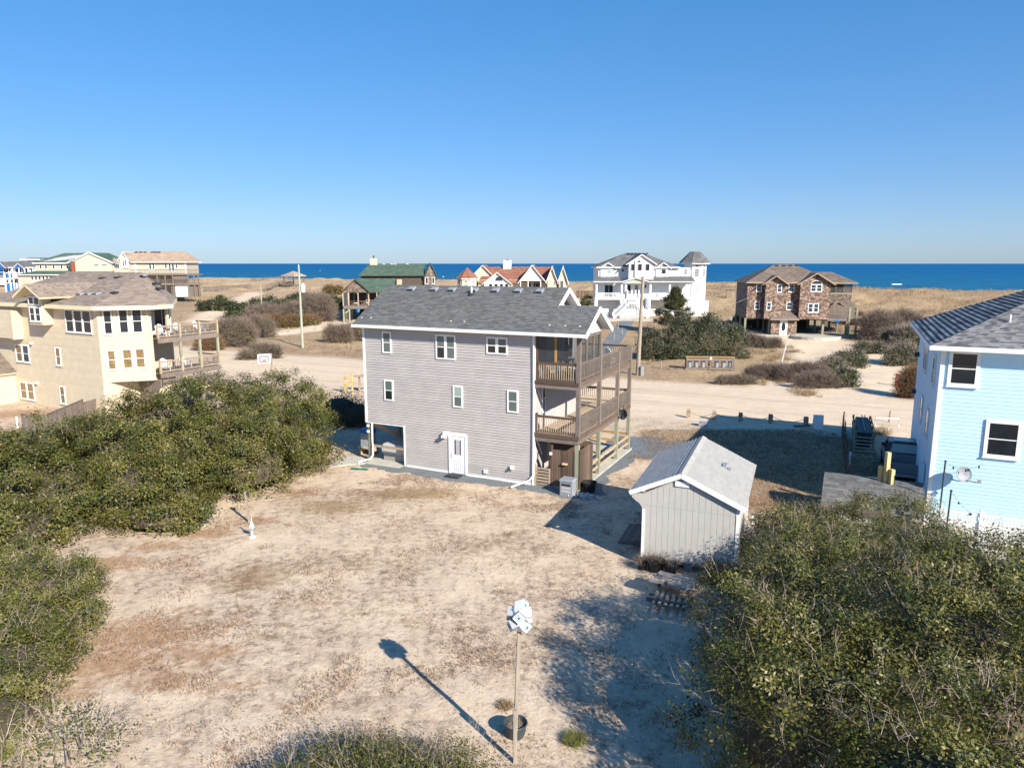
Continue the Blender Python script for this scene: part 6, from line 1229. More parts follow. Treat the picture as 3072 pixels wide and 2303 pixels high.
# grooved plywood panels, upper and lower rows either side of the joint
np_ = 15; w = (W - .16) / np_
for i in range(np_):
    x0 = .08 + i * w; x1 = x0 + w - .008; f = lambda x: (2.82 + (x) / pk * (3.62 - 2.86)) if x < pk else (3.58 - (x - pk) / (W - pk) * (3.62 - 2.74))
    MB().box(x0, x1, -.012, .008, zb, 2.40).build('siding_panel', 'shed_siding', Sd)
    za, zc = f(x0), f(x1); MB().hexa([(x0, -.016, 2.405), (x1, -.016, 2.405), (x1, .008, 2.405), (x0, .008, 2.405)], [(x0, -.016, za), (x1, -.016, zc), (x1, .008, zc), (x0, .008, za)]).build('siding_panel', 'shed_siding', Sd)
# curved bracket under the left eave
cv = [(0.08, 2.86), (-.47, 2.80), (-.44, 2.66), (-.30, 2.54), (-.16, 2.46), (-.08, 2.36), (-.02, 2.22), (.08, 2.22)]
MB().prism(cv, -.014, .05).build('eave_bracket', 'shed_siding', Sd); MB().prism(cv, Ls - .06, Ls).build('eave_bracket', 'shed_siding', Sd)
MB().box(-.03, .075, -.035, .06, zb - .02, 2.24).build('corner_board', 'white_trim', Sd); MB().box(W - .085, W + .03, -.035, .12, zb - .02, 2.72).build('corner_board', 'white_trim', Sd)
MB((W, 0, 90)).box(.12, Ls, -.02, .0, zb, 2.72).build('side_wall', 'shed_siding', Sd); MB().box(-.02, .0, .06, Ls, zb, 2.3).build('side_wall', 'shed_siding', Sd)
MB().box(-.04, -.005, 2.2, 3.3, zb, 2.2).build('shed_door', 'white_trim', Sd)
MB().bar((-.52, -.14, zl - .02), (pk, -.14, zpk - .06), .05, .17).build('rake_board', 'white_trim', Sd); MB().bar((3.73, -.14, zr2 - .02), (pk, -.14, zpk - .06), .05, .17).build('rake_board', 'white_trim', Sd)
MB().box(pk - .22, pk + .30, -.07, -.02, 3.30, 3.50).build('gable_vent', 'white_trim', Sd)
def shed_slope(bl, br, tr, tl, n, cols):
    bl, br, tr, tl = map(Vector, (bl, br, tr, tl)); nn = (br - bl).cross(tl - bl).normalized(); nn = nn if nn.z > 0 else -nn
    d = MB(); lo = [q - nn * .06 for q in (bl, br, tr, tl)]; a = [d.p(*q) for q in lo]; b = [d.p(*q) for q in (bl, br, tr, tl)]; d.f += [b, a[::-1]] + [[a[i], a[(i + 1) % 4], b[(i + 1) % 4], b[i]] for i in range(4)]
    ro = d.build('roof_slope', 'white_trim', Sd); L = (br - bl).length; e = (br - bl).normalized(); u = (tl - bl) / n; tw = L / cols
    A = Vector((0, 0, 0)); lift = nn * .03
    P = [A + lift, e * (tw - .006) + lift, e * (tw - .006) + u * 1.02 + nn * .006, u * 1.02 + nn * .006]; Q = [q - nn * .012 for q in P]
    me = MB(); me.hexa([tuple(q) for q in Q], [tuple(q) for q in P]); me = me.mesh('shingle')
    hp = [A + lift, e * (tw / 2 - .006) + lift, e * (tw / 2 - .006) + u * 1.02 + nn * .006, u * 1.02 + nn * .006]; hm = MB(); hm.hexa([tuple(q - nn * .012) for q in hp], [tuple(q) for q in hp]); hm = hm.mesh('shingle')
    for i in range(n):
        if i % 2 == 0:
            for j in range(cols): link('shingle', me, 'roof_light', ro, loc=bl + u * i + e * (tw * j) + nn * random.uniform(-.003, .003))
        else:
            for j in range(cols - 1): link('shingle', me, 'roof_light', ro, loc=bl + u * i + e * (tw * (j + .5)) + nn * random.uniform(-.003, .003))
            link('shingle', hm, 'roof_light', ro, loc=bl + u * i); link('shingle', hm, 'roof_light', ro, loc=bl + u * i + e * (tw * (cols - .5)))
    return ro
shed_slope((3.74, -.15, zr2), (3.74, 6.12, zr2), (pk, 6.12, zpk), (pk, -.15, zpk), 19, 15)
roof_slope(Sd, (-.54, 6.12, zl), (-.54, -.15, zl), (pk, -.15, zpk), (pk, 6.12, zpk), 'roof_light', exposure=.16, tab=.4, thick=.06, lift0=.035)
for i in range(16): y = -.15 + i * 6.27 / 16; MB().prism([(pk - .17, zpk - .055), (pk, zpk + .025), (pk + .17, zpk - .05), (pk + .17, zpk - .03), (pk, zpk + .05), (pk - .17, zpk - .035)], y, y + 6.27 / 16 - .006).build('ridge_shingle', 'roof_light', Sd)
MB().box(2.55, 2.7, 3.3, 3.75, 3.27, 3.36).build('roof_vent', 'vent_gray', Sd); MB().box(2.75, 2.88, 3.25, 3.5, 3.17, 3.24).build('roof_vent', 'vent_gray', Sd)
for x in (.25, 1.75, 3.2):
    for y in (.3, 3, 5.7): MB().box(x - .14, x + .14, y - .14, y + .14, -.15, zb).build('pier_block', 'pale_stone', Sd)
MB().box(.02, W - .02, .02, Ls - .02, zb - .12, zb - .005).build('floor_frame', 'wood_gray_h', Sd)
rp = MB().hexa([(-1.35, 1.7, .0), (-.06, 1.7, .0), (-.06, 3.9, .0), (-1.35, 3.9, .0)], [(-1.35, 1.7, .04), (-.06, 1.7, .30), (-.06, 3.9, .30), (-1.35, 3.9, .04)]).build('ramp', 'wood_gray', Sd)
for k in range(9): x = -1.34 + k * .142; z0 = .045 + k * .0286; MB().hexa([(x, 1.68, z0), (x + .13, 1.68, z0 + .026), (x + .13, 3.92, z0 + .026), (x, 3.92, z0)], [(x, 1.68, z0 + .02), (x + .13, 1.68, z0 + .046), (x + .13, 3.92, z0 + .046), (x, 3.92, z0 + .02)]).build('ramp_board', 'wood_gray', rp)
MB().lathe([(.09, .30), (.11, .45), (.05, .5)], -.16, 2.0, 8).build('door_stop', 'white_plastic', Sd)
# at the foot of the shed
t = thing('covered_grill', 'low grill under a dark navy cover with white lettering at the shed corner', 'grill', SP(3.0, -.75, 0), SA - 6)
MB().box(-.62, .62, -.28, .28, .12, .5).build('stand', 'dark_metal', t); MB().lathe([(.66, .48), (.72, .58), (.66, .74), (.45, .82), (.1, .85)], n=16, sy=.48).build('cover', 'navy_cover', t, smooth=True)
fc = bpy.data.curves.new('lettering_curve', 'FONT'); fc.body = 'weber'; fc.size = .19; fc.align_x = 'CENTER'; fc.extrude = .002
tmp = bpy.data.objects.new('lettering_curve', fc); col.objects.link(tmp); bpy.context.view_layer.update(); lme = bpy.data.meshes.new_from_object(tmp.evaluated_get(bpy.context.evaluated_depsgraph_get())); bpy.data.objects.remove(tmp)
lt = link('lettering', lme, 'white_plastic', t); lt.location = (.12, -.24, .776); lt.rotation_euler = (R(28), 0, R(4))
for s in (-1, 1): MB().tube([(s * .55, -.3, .1), (s * .55, -.24, .1)], .1, 10).build('wheel', 'rubber', t)
def potted(label, loc, r, h, plant, lm):
    t = thing('potted_plant', label, 'plant', loc); MB().lathe([(r * .75, 0), (r, h), (r * 1.07, h + .02), (r * .95, h + .03), (r * .9, h * .8)], n=14).build('pot', 'black_pot', t)
    n = plant; P = np.zeros((n, 3)) + np.array([0, 0, h * .85]) + rng.normal(size=(n, 3)) * np.array([r * .4, r * .4, .02]); V, rr = twig_array(P, unit(n) * .8 + np.array([0, 0, .9]), .25 + .3 * rng.random(n), np.full(n, .012)); link('foliage', arr_mesh('foliage', V, 3, rr), lm, t)
potted('broad black pot with a dry plant at the shed front', SP(.62, -.42, 0), .36, .42, 120, 'twig_gray'); potted('spiky grey green plant in a small pot at the left shed corner', SP(.12, -.45, 0), .2, .22, 260, 'twig_gray'); potted('nearly empty dark pot in the middle of the shed front', SP(1.2, -.45, 0), .26, .34, 40, 'twig_gray')
t = thing('crumpled_sack', 'crumpled white sack lying before the shed', 'sack', SP(1.75, -.95, 0), 10)
b = MB(); n1, n2 = 10, 7
rr_ = [[b.p((i / 9 - .5) * .7, (j / 6 - .5) * .42, .04 + .13 * math.sin(math.pi * i / 9) * math.sin(math.pi * j / 6) + random.uniform(-.025, .035)) for j in range(n2)] for i in range(n1)]
for i in range(n1 - 1):
    for j in range(n2 - 1): b.f.append([rr_[i][j], rr_[i + 1][j], rr_[i + 1][j + 1], rr_[i][j + 1]])
b.box(-.33, .33, -.19, .19, 0, .05); b.build('sack_body', 'pale_stone', t); MB().tube([(.33, 0, .06), (.42, .05, .09), (.46, .02, .05)], .03, 6).build('neck', 'pale_stone', t)
n = 420; g0 = G(2255, 1600, 0); P = np.stack([g0.x + rng.normal(0, .55, n), g0.y + rng.normal(0, 1.5, n), 0 * rng.random(n)], 1); P[:, 2] = terrain(P[:, 0], P[:, 1]) + .03; t1, t2 = unit(n), unit(n); s = (.04 + .05 * rng.random((n, 1)))
link('pale_rubble', arr_mesh('pale_rubble', np.stack([P - t1 * s, P + t2 * s, P + t1 * s, P - t2 * s], 1).reshape(-1, 3), 4, rng.random(n)), 'shell_white', kind='stuff', label='pale shell rubble along the right side of the shed', category='shells')
# slatted benches with a tray top
g = G(2022, 1793, 0); t = thing('slatted_table', 'weathered wooden tray table set over long slatted pallets', 'table', (g.x, g.y, 0), -20)
for i in range(5): MB().box(-.52 + i * .235, -.42 + i * .235, -.55, 1.15, .20, .235).build('slat', 'wood_bleached', t)
for i in range(6): MB().box(-.60 + i * .2, -.50 + i * .2, -1.15, .25, .26, .295).build('slat', 'wood_bleached', t)
for i in range(4): MB().box(-.58 + i * .3, -.47 + i * .3, -1.65, -.85, .06, .095).build('slat', 'wood_bleached', t)
for (y, z) in ((.85, .13), (-.3, .13), (-.95, .215), (-.98, .30)): MB().box(-.82, .72, y - .045, y + .045, z, z + .045).build('cross_bar', 'wood_gray_h', t)
for sx in (-.5, .42):
    for sy in (-.85, .7): MB().box(sx - .04, sx + .04, sy - .04, sy + .04, 0, .26).build('leg', 'wood_gray', t)
tp = MB((0, .05, -14)).box(-.72, .72, -.5, .42, .62, .65).build('tray_top', 'wood_pink', t)
for i in range(6): MB((0, .05, -14)).box(-.70, .70, -.46 + i * .147, -.33 + i * .147, .651, .665).build('top_board', 'wood_pink', tp)
Tt = (0, .05, -14); MB(Tt).box(-.74, .74, -.53, -.46, .62, .72).box(-.74, .74, -.02, .04, .65, .71).box(-.74, -.68, -.46, -.02, .65, .72).box(.68, .74, -.46, -.02, .65, .72).build('tray_rim', 'wood_pink', tp); MB(Tt).box(-.15, -.07, -.545, -.46, .66, .75).build('latch', 'dark_metal', tp)
for sx in (-.55, .55): MB(Tt).bar((sx, -.4, .0), (sx, .3, .62), .06, .08).bar((sx, .35, .0), (sx, -.35, .62), .05, .07).build('trestle', 'wood_gray', t)

# ------------------------------------------------------------------ birdhouse on its post
g = G(1545, 2285, 0); t = thing('birdhouse', 'white star shaped birdhouse on a tall wooden post', 'birdhouse', (g.x, g.y, TZ(g.x, g.y)), 8)
MB().box(-.045, .045, -.045, .045, -.2, 1.35).build('lower_post', 'pole_wood', t); p2 = MB().hexa([(-.02, .05, .75), (.07, .05, .75), (.07, .14, .75), (-.02, .14, .75)], [(.06, .0, 3.35), (.15, .0, 3.35), (.15, .09, 3.35), (.06, .09, 3.35)]).build('upper_post', 'pole_wood', t)
for z in (.95, 1.2): MB().box(-.055, -.046, -.03, .03, z, z + .04).box(-.02, .02, -.06, -.046, z, z + .04).build('bolt', 'gray_metal', t)
hd = MB((.105, .045, 0)).lathe([(.12, 3.33), (.17, 3.4), (.17, 3.85), (.1, 3.95)], n=8).build('house_core', 'white_trim', t)
def cell(az, z, tilt, r=.175, sz=.098):
    me = MB().box(-sz, sz, -sz * 1.1, sz, -sz, sz); o = me.build('nest_box', 'white_trim', t); o.location = (.105 + r * math.sin(az), .045 - r * math.cos(az), z); o.rotation_euler = (R(tilt), R(45), az)
    MB().box(-sz * .72, sz * .72, -sz * 1.1 - .006, -sz * 1.1 - .001, -sz * .72, sz * .72).build('front_panel', 'panel_bluegray', o); q = MB().lathe([(.022, 0), (.022, .004)], n=10).build('entry_hole', 'lead_dark', o); q.location = (0, -sz * 1.1 - .007, 0); q.rotation_euler = (R(90), 0, 0)
    MB().box(-sz - .012, sz + .012, -sz * 1.2, sz, sz, sz + .012).build('lid', 'vent_gray', o); MB().box(sz, sz + .012, -sz * 1.2, sz, -sz, sz + .012).build('lid', 'vent_gray', o)
for k in range(4): cell(k * math.pi / 2 + .55, 3.5, 12); cell(k * math.pi / 2 + .55 + math.pi / 4, 3.72, -8, .165)
cell(.5, 3.9, -35, .06, .105)
g = G(1546, 2205, 0); t = thing('planter_tub', 'dark round planter tub of dry soil at the foot of the birdhouse post', 'planter', (g.x, g.y, TZ(g.x, g.y)))
MB().lathe([(.20, 0), (.25, .1), (.29, .34), (.31, .36), (.30, .38), (.27, .37), (.24, .24)], n=18).build('tub', 'galvanised' if 0 else 'bin_dark', t); MB().lathe([(.26, .25), (.2, .29), (.05, .3)], n=14).build('soil', 'bark', t)
n = 90; V, rr = twig_array(np.zeros((n, 3)) + np.array([0, 0, .27]) + rng.normal(size=(n, 3)) * np.array([.1, .1, .01]), unit(n) * 1.0 + np.array([0, 0, .4]), .1 + .15 * rng.random(n), np.full(n, .006)); link('dry_stalks', arr_mesh('dry_stalks', V, 3, rr), 'grass_dead', t)
g = G(1723, 2225, 0); t = thing('grass_clump', 'small bright green clump in the bush shadow right of the birdhouse', 'plant', (g.x, g.y, TZ(g.x, g.y)))
n = 1500; V, rr = twig_array(rng.normal(size=(n, 3)) * np.array([.1, .09, .0]), unit(n) * .75 + np.array([0, 0, .7]), .12 + .22 * rng.random(n), np.full(n, .006)); link('blades', arr_mesh('blades', V, 3, rr), 'grass_green', t)
g = G(1515, 2118, 0); t = thing('grass_clump', 'dry straw tuft just left of the birdhouse post', 'plant', (g.x, g.y, TZ(g.x, g.y)))
n = 500; V, rr = twig_array(rng.normal(size=(n, 3)) * np.array([.1, .09, .0]), unit(n) * .7 + np.array([0, 0, .7]), .1 + .2 * rng.random(n), np.full(n, .005)); link('blades', arr_mesh('blades', V, 3, rr), 'grass_dry', t)

# ------------------------------------------------------------------ heron statue and small post
g = G(757, 1612, 0); t = thing('heron_statue', 'pale blue heron statue standing at the edge of the thicket', 'statue', (g.x, g.y, TZ(g.x, g.y)), 20)
MB().lathe([(.14, 0), (.13, .05), (.05, .08)], n=10).build('base', 'white_plastic', t)
for s in (-1, 1): MB().tube([(s * .03, 0, .05), (s * .03, .0, .33)], .014, 6).build('leg', 'heron_body', t)
def skin(rings, n=8):
    b = MB(); rr = []
    for (c, r, az) in rings: rr.append([b.p(c[0] + r[0] * math.cos(2 * math.pi * k / n), c[1] + r[1] * math.sin(2 * math.pi * k / n), c[2] + az * math.sin(2 * math.pi * k / n)) for k in range(n)])
    for i in range(len(rr) - 1):
        for k in range(n): b.f.append([rr[i][k], rr[i][(k + 1) % n], rr[i + 1][(k + 1) % n], rr[i + 1][k]])
    b.f.append(rr[0][::-1]); b.f.append(rr[-1]); return b
skin([((0, .12, .26), (.02, .02), 0), ((0, .08, .36), (.07, .08), .02), ((0, .02, .48), (.09, .11), .03), ((0, -.03, .6), (.075, .085), .02), ((0, -.06, .68), (.04, .045), 0), ((0, -.03, .76), (.028, .03), 0), ((0, .0, .84), (.026, .028), 0), ((0, -.03, .92), (.026, .03), 0), ((0, -.08, .955), (.032, .035), 0), ((0, -.12, .96), (.012, .012), 0)]).build('body', 'heron_body', t, smooth=True)
MB().tube([(0, -.11, .955), (0, -.27, .92)], .014, 6, .004).build('bill', 'wood_new', t)
for s in (-1, 1): MB().hexa([(s * .08, -.06, .42), (s * .095, -.06, .42), (s * .095, .13, .27), (s * .08, .13, .27)], [(s * .065, -.05, .58), (s * .085, -.05, .58), (s * .095, .1, .5), (s * .08, .1, .5)]).build('wing', 'heron_body', t)
g = G(748, 1565, 0); t = thing('sensor_post', 'thin grey post with a small box before the thicket', 'post', (g.x, g.y, TZ(g.x, g.y))); MB().hexa([(-.04, -.04, -.1), (.04, -.04, -.1), (.04, .04, -.1), (-.04, .04, -.1)], [(-.14, -.04, 1.45), (-.06, -.04, 1.45), (-.06, .04, 1.45), (-.14, .04, 1.45)]).build('post', 'pole_wood', t); MB().box(-.05, .06, -.05, .05, 1.3, 1.42).build('box', 'dark_metal', t)
g = G(1078, 1408, 0); t = thing('green_mat', 'scrap of green turf lying on the sand by the house corner', 'mat', (g.x, g.y, TZ(g.x, g.y)), -10)
b = MB(); rows = [[b.p(-.5 + i * .125, -.12 + j * .12 + .05 * math.sin(i * 1.3), .03 + .04 * abs(math.sin(i * 1.1 + j))) for j in range(3)] for i in range(9)]
for i in range(8):
    for j in range(2): b.f.append([rows[i][j], rows[i + 1][j], rows[i + 1][j + 1], rows[i][j + 1]])
b.box(-.48, .48, -.1, .1, .0, .03); b.build('turf', 'green_turf', t); MB().box(.45, .5, -.08, .08, .0, .07).build('fringe', 'green_turf', t)
q = [G(985, 1400, 0), G(1040, 1370, 0), G(1102, 1372, 0), G(1095, 1392, 0)]; MB().slab([(v.x, v.y) for v in q][::-1], -.1, .05).build('concrete_pad', 'concrete', kind='structure', label='worn concrete pad at the left corner of the grey house')

# ------------------------------------------------------------------ utility poles
def pole(label, px, pyb, ptop, r, m, trans=True, lean=0):
    g = G(px, pyb); d = ray(px, ptop); h = HC + d[2] / d[1] * g.y - g.z; t = thing('utility_pole', label, 'pole', g)
    MB().tube([(0, 0, -.3), (lean * .5, 0, h * .5), (lean, 0, h)], r, 10, r * .68).build('mast', m, t)
    if trans:
        hz = h * .735; x = lean * .73 + r + .28
        MB().lathe([(.22, hz - .55), (.27, hz - .5), (.27, hz + .45), (.23, hz + .52), (.08, hz + .55)], x, -.05, 14).build('transformer', 'white_plastic' if m == 'pole_green' else 'galvanised', t)
        MB().box(x - .3, x - .2, -.12, .02, hz - .3, hz + .3).build('bracket', 'dark_metal', t)
        for k in (-1, 1): MB().lathe([(.03, hz + .55), (.045, hz + .62), (.03, hz + .7), (.045, hz + .76), (.02, hz + .82)], x + k * .1, -.05, 8).build('bushing', 'pale_stone', t)
        MB().tube([(x + .1, -.05, hz - .6), (x + .45, -.05, hz - .75), (x + .7, -.05, hz - .55)], .018, 5).build('cable_loop', 'dark_metal', t); MB().lathe([(.05, h), (.07, h + .12), (.03, h + .28)], lean, 0, 8).build('insulator', 'white_plastic', t)
    return t, h
pole('pale green utility pole with a white transformer at the dune edge', 908, 1043, 800, .19, 'pole_green')
tp, hp = pole('tall brown utility pole with a transformer right of the grey house', 1913, 1125, 830, .22, 'pole_wood', lean=.25)
pole('thin bare pole behind the leafless thicket', 788, 962, 858, .13, 'pole_green', trans=False)
MB().box(.25, .55, -.5, -.15, .0, .95).box(.22, .58, -.53, -.12, .95, 1.0).build('meter_cabinet', 'vent_gray', tp)

# basketball hoop
g = G(822, 1165, 0); t = thing('basketball_hoop', 'basketball hoop on a leaning post beside the sand road', 'basketball hoop', g, 18)
MB().tube([(0, 0, -.2), (-.1, 0, 3.3)], .08, 8).build('post', 'pole_wood', t)
bb = MB().box(-1.2, -.2, -.75, -.70, 2.5, 3.35).build('backboard', 'vent_gray', t); MB().box(-1.25, -.15, -.77, -.751, 3.28, 3.35).box(-1.25, -.15, -.77, -.751, 2.5, 2.57).box(-1.25, -1.18, -.77, -.751, 2.57, 3.28).box(-.22, -.15, -.77, -.751, 2.57, 3.28).box(-.95, -.45, -.765, -.751, 2.95, 3.0).box(-.95, -.9, -.765, -.751, 2.65, 2.95).box(-.5, -.45, -.765, -.751, 2.65, 2.95).build('border', 'white_plastic', bb)
MB().tube([(-.7 + .23 * math.cos(a), -1.02 + .23 * math.sin(a), 2.7) for a in [2 * math.pi * q / 14 for q in range(15)]], .018, 5).build('rim', 'orange_plastic', t)
MB().bar((-.06, 0, 2.4), (-.6, -.7, 2.75), .06, .08).bar((-.08, 0, 3.0), (-.7, -.7, 3.1), .05, .06).build('arm', 'wood_brown', t)

# ------------------------------------------------------------------ bin racks, rope fence, signs
def can(t, x, y, z=0, m='galvanised'):
    o = MB().lathe([(.2, 0), (.25, .62), (.265, .64), (.27, .67), (.2, .74), (.05, .77)], n=12).build('trash_can', m, t); o.location = (x, y, z); MB().box(-.05, .05, -.02, .02, .77, .82).build('handle', 'dark_metal', o)
def rack(label, loc, rz, n, wood='wood_gray_h', cap='wood_orange', L=3.6, canm='galvanised', miss=()):
    t = thing('bin_rack', label, 'bin rack', loc, rz)
    for x in (-L / 2, 0, L / 2):
        for y in (-.4, .4): MB().box(x - .06, x + .06, y - .06, y + .06, -.2, 1.35).build('post', 'wood_gray', t)
    for (y) in (-.47, .47): MB().box(-L / 2 - .1, L / 2 + .1, y - .025, y + .025, 1.0, 1.28).build('upper_board', wood, t); MB().box(-L / 2 - .1, L / 2 + .1, y - .025, y + .025, .02, .22).build('lower_board', wood, t)
    for i in range(4): MB().box(-L / 2 - .1, L / 2 + .1, -.44 + i * .225, -.24 + i * .225, 1.352, 1.39).build('top_board', cap, t)
    MB().box(-L / 2, L / 2, -.4, .4, .22, .25).build('floor', wood, t)
    for i in range(n):
        if i not in miss: can(t, -L / 2 + .32 + i * (L - .64) / (n - 1), 0, .26, canm)
    return t
g = G(2128, 1108); t = rack('long wooden rack of metal trash cans in front of the round thicket', (g.x, g.y, g.z), -4, 7, L=5.0, miss=(3,)); MB().box(-.1, .12, -.52, -.5, 1.15, 1.4).build('notice', 'white_plastic', t)
g = G(1940, 1075); t = thing('timber_bin', 'orange timber bin enclosure behind the brown utility pole', 'bin rack', (g.x, g.y, g.z), -20)
for i in range(7):
    for y in (-.7, .7): MB().box(-1.0, 1.0, y - .03, y + .03, .1 + i * .2, .26 + i * .2).build('board', 'wood_tan', t)
for x in (-1, 1):
    for y in (-.7, .7): MB().box(x - .07, x + .07, y - .1, y + .1, -.2, 1.55).build('post', 'wood_orange', t)
for i in range(4): MB().box(-1.1, 1.1, -.7 + i * .36, -.48 + i * .36, 1.56, 1.6).build('lid_board', 'wood_orange', t)
g = G(1050, 1180, 0); t = thing('timber_stair', 'new yellow timber stair frame beside the left wall of the grey house', 'frame', (g.x, g.y, 0), -20)
for x in (-.5, .25):
    for y in (0, 1.2): MB().box(x - .06, x + .06, y - .06, y + .06, 0, 1.6).build('post', 'wood_new', t)
for z in (.3, .8, 1.3, 1.55): MB().box(-.5, .25, -.09, -.062, z, z + .12).build('rail', 'wood_new', t); MB().bar((-.5, -.1, .3), (.25, -.1, 1.3), .03, .1) 
MB().bar((-.5, -.11, .35), (.25, -.11, 1.35), .04, .12).build('brace', 'wood_new', t); MB().box(.6, 2.0, .2, 1.4, 1.5, 1.6).box(.7, .8, .3, .4, 0, 1.5).box(1.8, 1.9, .3, .4, 0, 1.5).build('landing', 'wood_tan', t)
MB().bar((.25, .3, 1.55), (.7, .3, 1.55), .06, .1).build('stringer', 'wood_tan', t)
g = G(2590, 1345, 0); t = thing('bin_rack', 'narrow wooden rack of dark bins with steps beside the picked out sand fence', 'bin rack', (g.x, g.y, 0), -24)
t['label'] = 'narrow wooden rack of dark lidded bins with steps left of the pickup'
for x in (-.5, .5):
    for y in (.0, 1.7, 3.4, 5.0): MB().box(x - .05, x + .05, y - .05, y + .05, -.1, 1.15).build('post', 'wood_green', t)
    for z in (.55, 1.0): MB().box(x - .02 + (.07 if x > 0 else -.07), x + .02 + (.07 if x > 0 else -.07), -.1, 5.1, z, z + .13).build('side_board', 'wood_tan', t)
for y in (.45, 1.35, 2.4, 3.3, 4.4):
    o = MB().taper(-.36, .36, -.36, .36, 0, .95, 1.12).build('bin', 'bin_dark', t); o.location = (0, y, 0); MB().hexa([(-.42, -.42, .96), (.42, -.42, .96), (.42, .42, .96), (-.42, .42, .96)], [(-.38, -.38, 1.02), (.38, -.38, 1.02), (.38, .4, 1.08), (-.38, .4, 1.08)]).build('lid', 'bin_dark', o)
MB().box(-.03, .03, -.05, 5.0, 1.15, 1.2).build('top_rail', 'wood_tan', t)
for k in range(5): MB().box(-.55, .55, -.25 - k * .27, -.03 - k * .27, .72 - k * .16, .77 - k * .16).build('step', 'wood_tan', t)
for s in (-1, 1): MB().bar((s * .57, .0, .85), (s * .57, -1.4, .02), .05, .16).build('stringer', 'wood_tan', t)
rope_pts = []
for i, (px, py) in enumerate(((2065, 1252), (2142, 1258), (2221, 1263), (2311, 1268), (2417, 1277))):
    g = G(px, py, 0); t = thing('rope_post', ('leftmost', 'second from left', 'middle', 'second from right', 'rightmost')[i] + ' timber post of the rope fence along the sand road', 'post', (g.x, g.y, TZ(g.x, g.y)), -20 + i * 3, 'rope fence posts')
    MB().box(-.14, .14, -.14, .14, -.2, .62).taper(-.14, .14, -.14, .14, .62, .66, .85).build('post_body', 'wood_tan', t); MB().box(-.145, .145, -.145, .145, .40, .44).build('rope_band', 'rope', t); rope_pts.append(Vector((g.x, g.y, TZ(g.x, g.y))))
for i, (a, b) in enumerate(zip(rope_pts[:-1], rope_pts[1:])):
    pts = [tuple(a.lerp(b, k / 8) + Vector((0, -.16, .56 - .34 * math.sin(math.pi * k / 8)))) for k in range(9)]
    mid = a.lerp(b, .5); MB().tube([(p[0] - mid.x, p[1] - mid.y, p[2]) for p in pts], .022, 5).build('rope', 'rope', loc=(mid.x, mid.y, 0), label='sagging rope between the %s posts of the rope fence' % ('first and second', 'second and middle', 'middle and fourth', 'last two')[i], category='rope', group='ropes of the fence')
for (px, py, h, lab) in ((822, 1008, .9, 'short post at the left end of the far sand track'), (866, 997, .9, 'second short post along the far sand track'), (947, 990, .9, 'third short post along the far sand track'), (983, 985, .9, 'fourth short post along the far sand track'), (1045, 1043, .8, 'short post just left of the grey roof'), (1982, 1105, .9, 'short post left of the long trash can rack'), (2251, 1008, .8, 'short post before the shingled house carport'), (2328, 1030, .9, 'leaning short post right of the heath'), (1842, 1018, 1.1, 'first fence post of the white house drive'), (1854, 988, 1.1, 'second fence post of the white house drive'), (1866, 1003, 1.1, 'third fence post of the white house drive'), (2667, 1268, .9, 'dark post behind the white goal frame'), (2592, 1282, .9, 'dark post behind the narrow bin rack')):
    g = G(px, py); MB().tube([(0, 0, -.2), (random.uniform(-.05, .05), 0, h)], .075, 7, .06).build('fence_post', 'pole_wood', loc=g, label=lab, category='post')
g = G(2352, 1090); t = thing('dead_branch', 'pale weathered branch standing upright in the sand beyond the road', 'branch', g); MB().tube([(-.35, 0, -.2), (-.1, 0, 1.2), (.15, 0, 2.6)], .09, 6, .05).build('stem', 'pale_stone', t); MB().tube([(-.05, 0, 1.4), (.2, 0, 1.9)], .04, 5).build('side_branch', 'pale_stone', t)
g = G(2453, 1285, 0); t = thing('sign_board', 'white folding sign board beside the rope fence', 'sign', g, -15)
for s in (-1, 1): MB().hexa([(-.33, s * .25 - .02, 0), (.33, s * .25 - .02, 0), (.33, s * .25 + .02, 0), (-.33, s * .25 + .02, 0)], [(-.33, s * .04 - .02, .98), (.33, s * .04 - .02, .98), (.33, s * .04 + .02, .98), (-.33, s * .04 + .02, .98)]).build('panel', 'white_plastic', t)
MB().bar((-1.6, .1, .05), (-.5, -.1, .2), .16, .1).build('loose_board', 'wood_brown', t)
g = G(2108, 1277, 0); t = thing('ground_box', 'small grey utility box in the grass before the rope fence', 'box', g, -20); MB().taper(-.28, .28, -.2, .2, 0, .34, .9).build('housing', 'vent_gray', t); MB().box(-.3, .3, -.22, .22, .34, .38).build('lid', 'tub_cover', t)
g = G(2660, 1280, 0); t = thing('goal_frame', 'white pipe frame standing on the sand by the road', 'frame', g, -15); MB().tube([(-.75, 0, -.1), (-.75, 0, .62), (.75, 0, .62), (.75, 0, -.1)], .05, 6).build('pipe', 'white_plastic', t); MB().lathe([(.08, -.02), (.08, .05)], -.75, 0, 8).build('foot', 'white_plastic', t); MB().lathe([(.08, -.02), (.08, .05)], .75, 0, 8).build('foot', 'white_plastic', t)
g = G(2688, 1158); t = thing('marker_post', 'orange marker post in the shade of the sand track', 'marker', g); MB().lathe([(.2, 0), (.19, .06), (.13, .1), (.11, 1.0), (.12, 1.05), (.06, 1.15)], n=10).build('cone', 'orange_plastic', t); MB().lathe([(.128, .6), (.125, .75)], n=10).build('band', 'white_plastic', t)
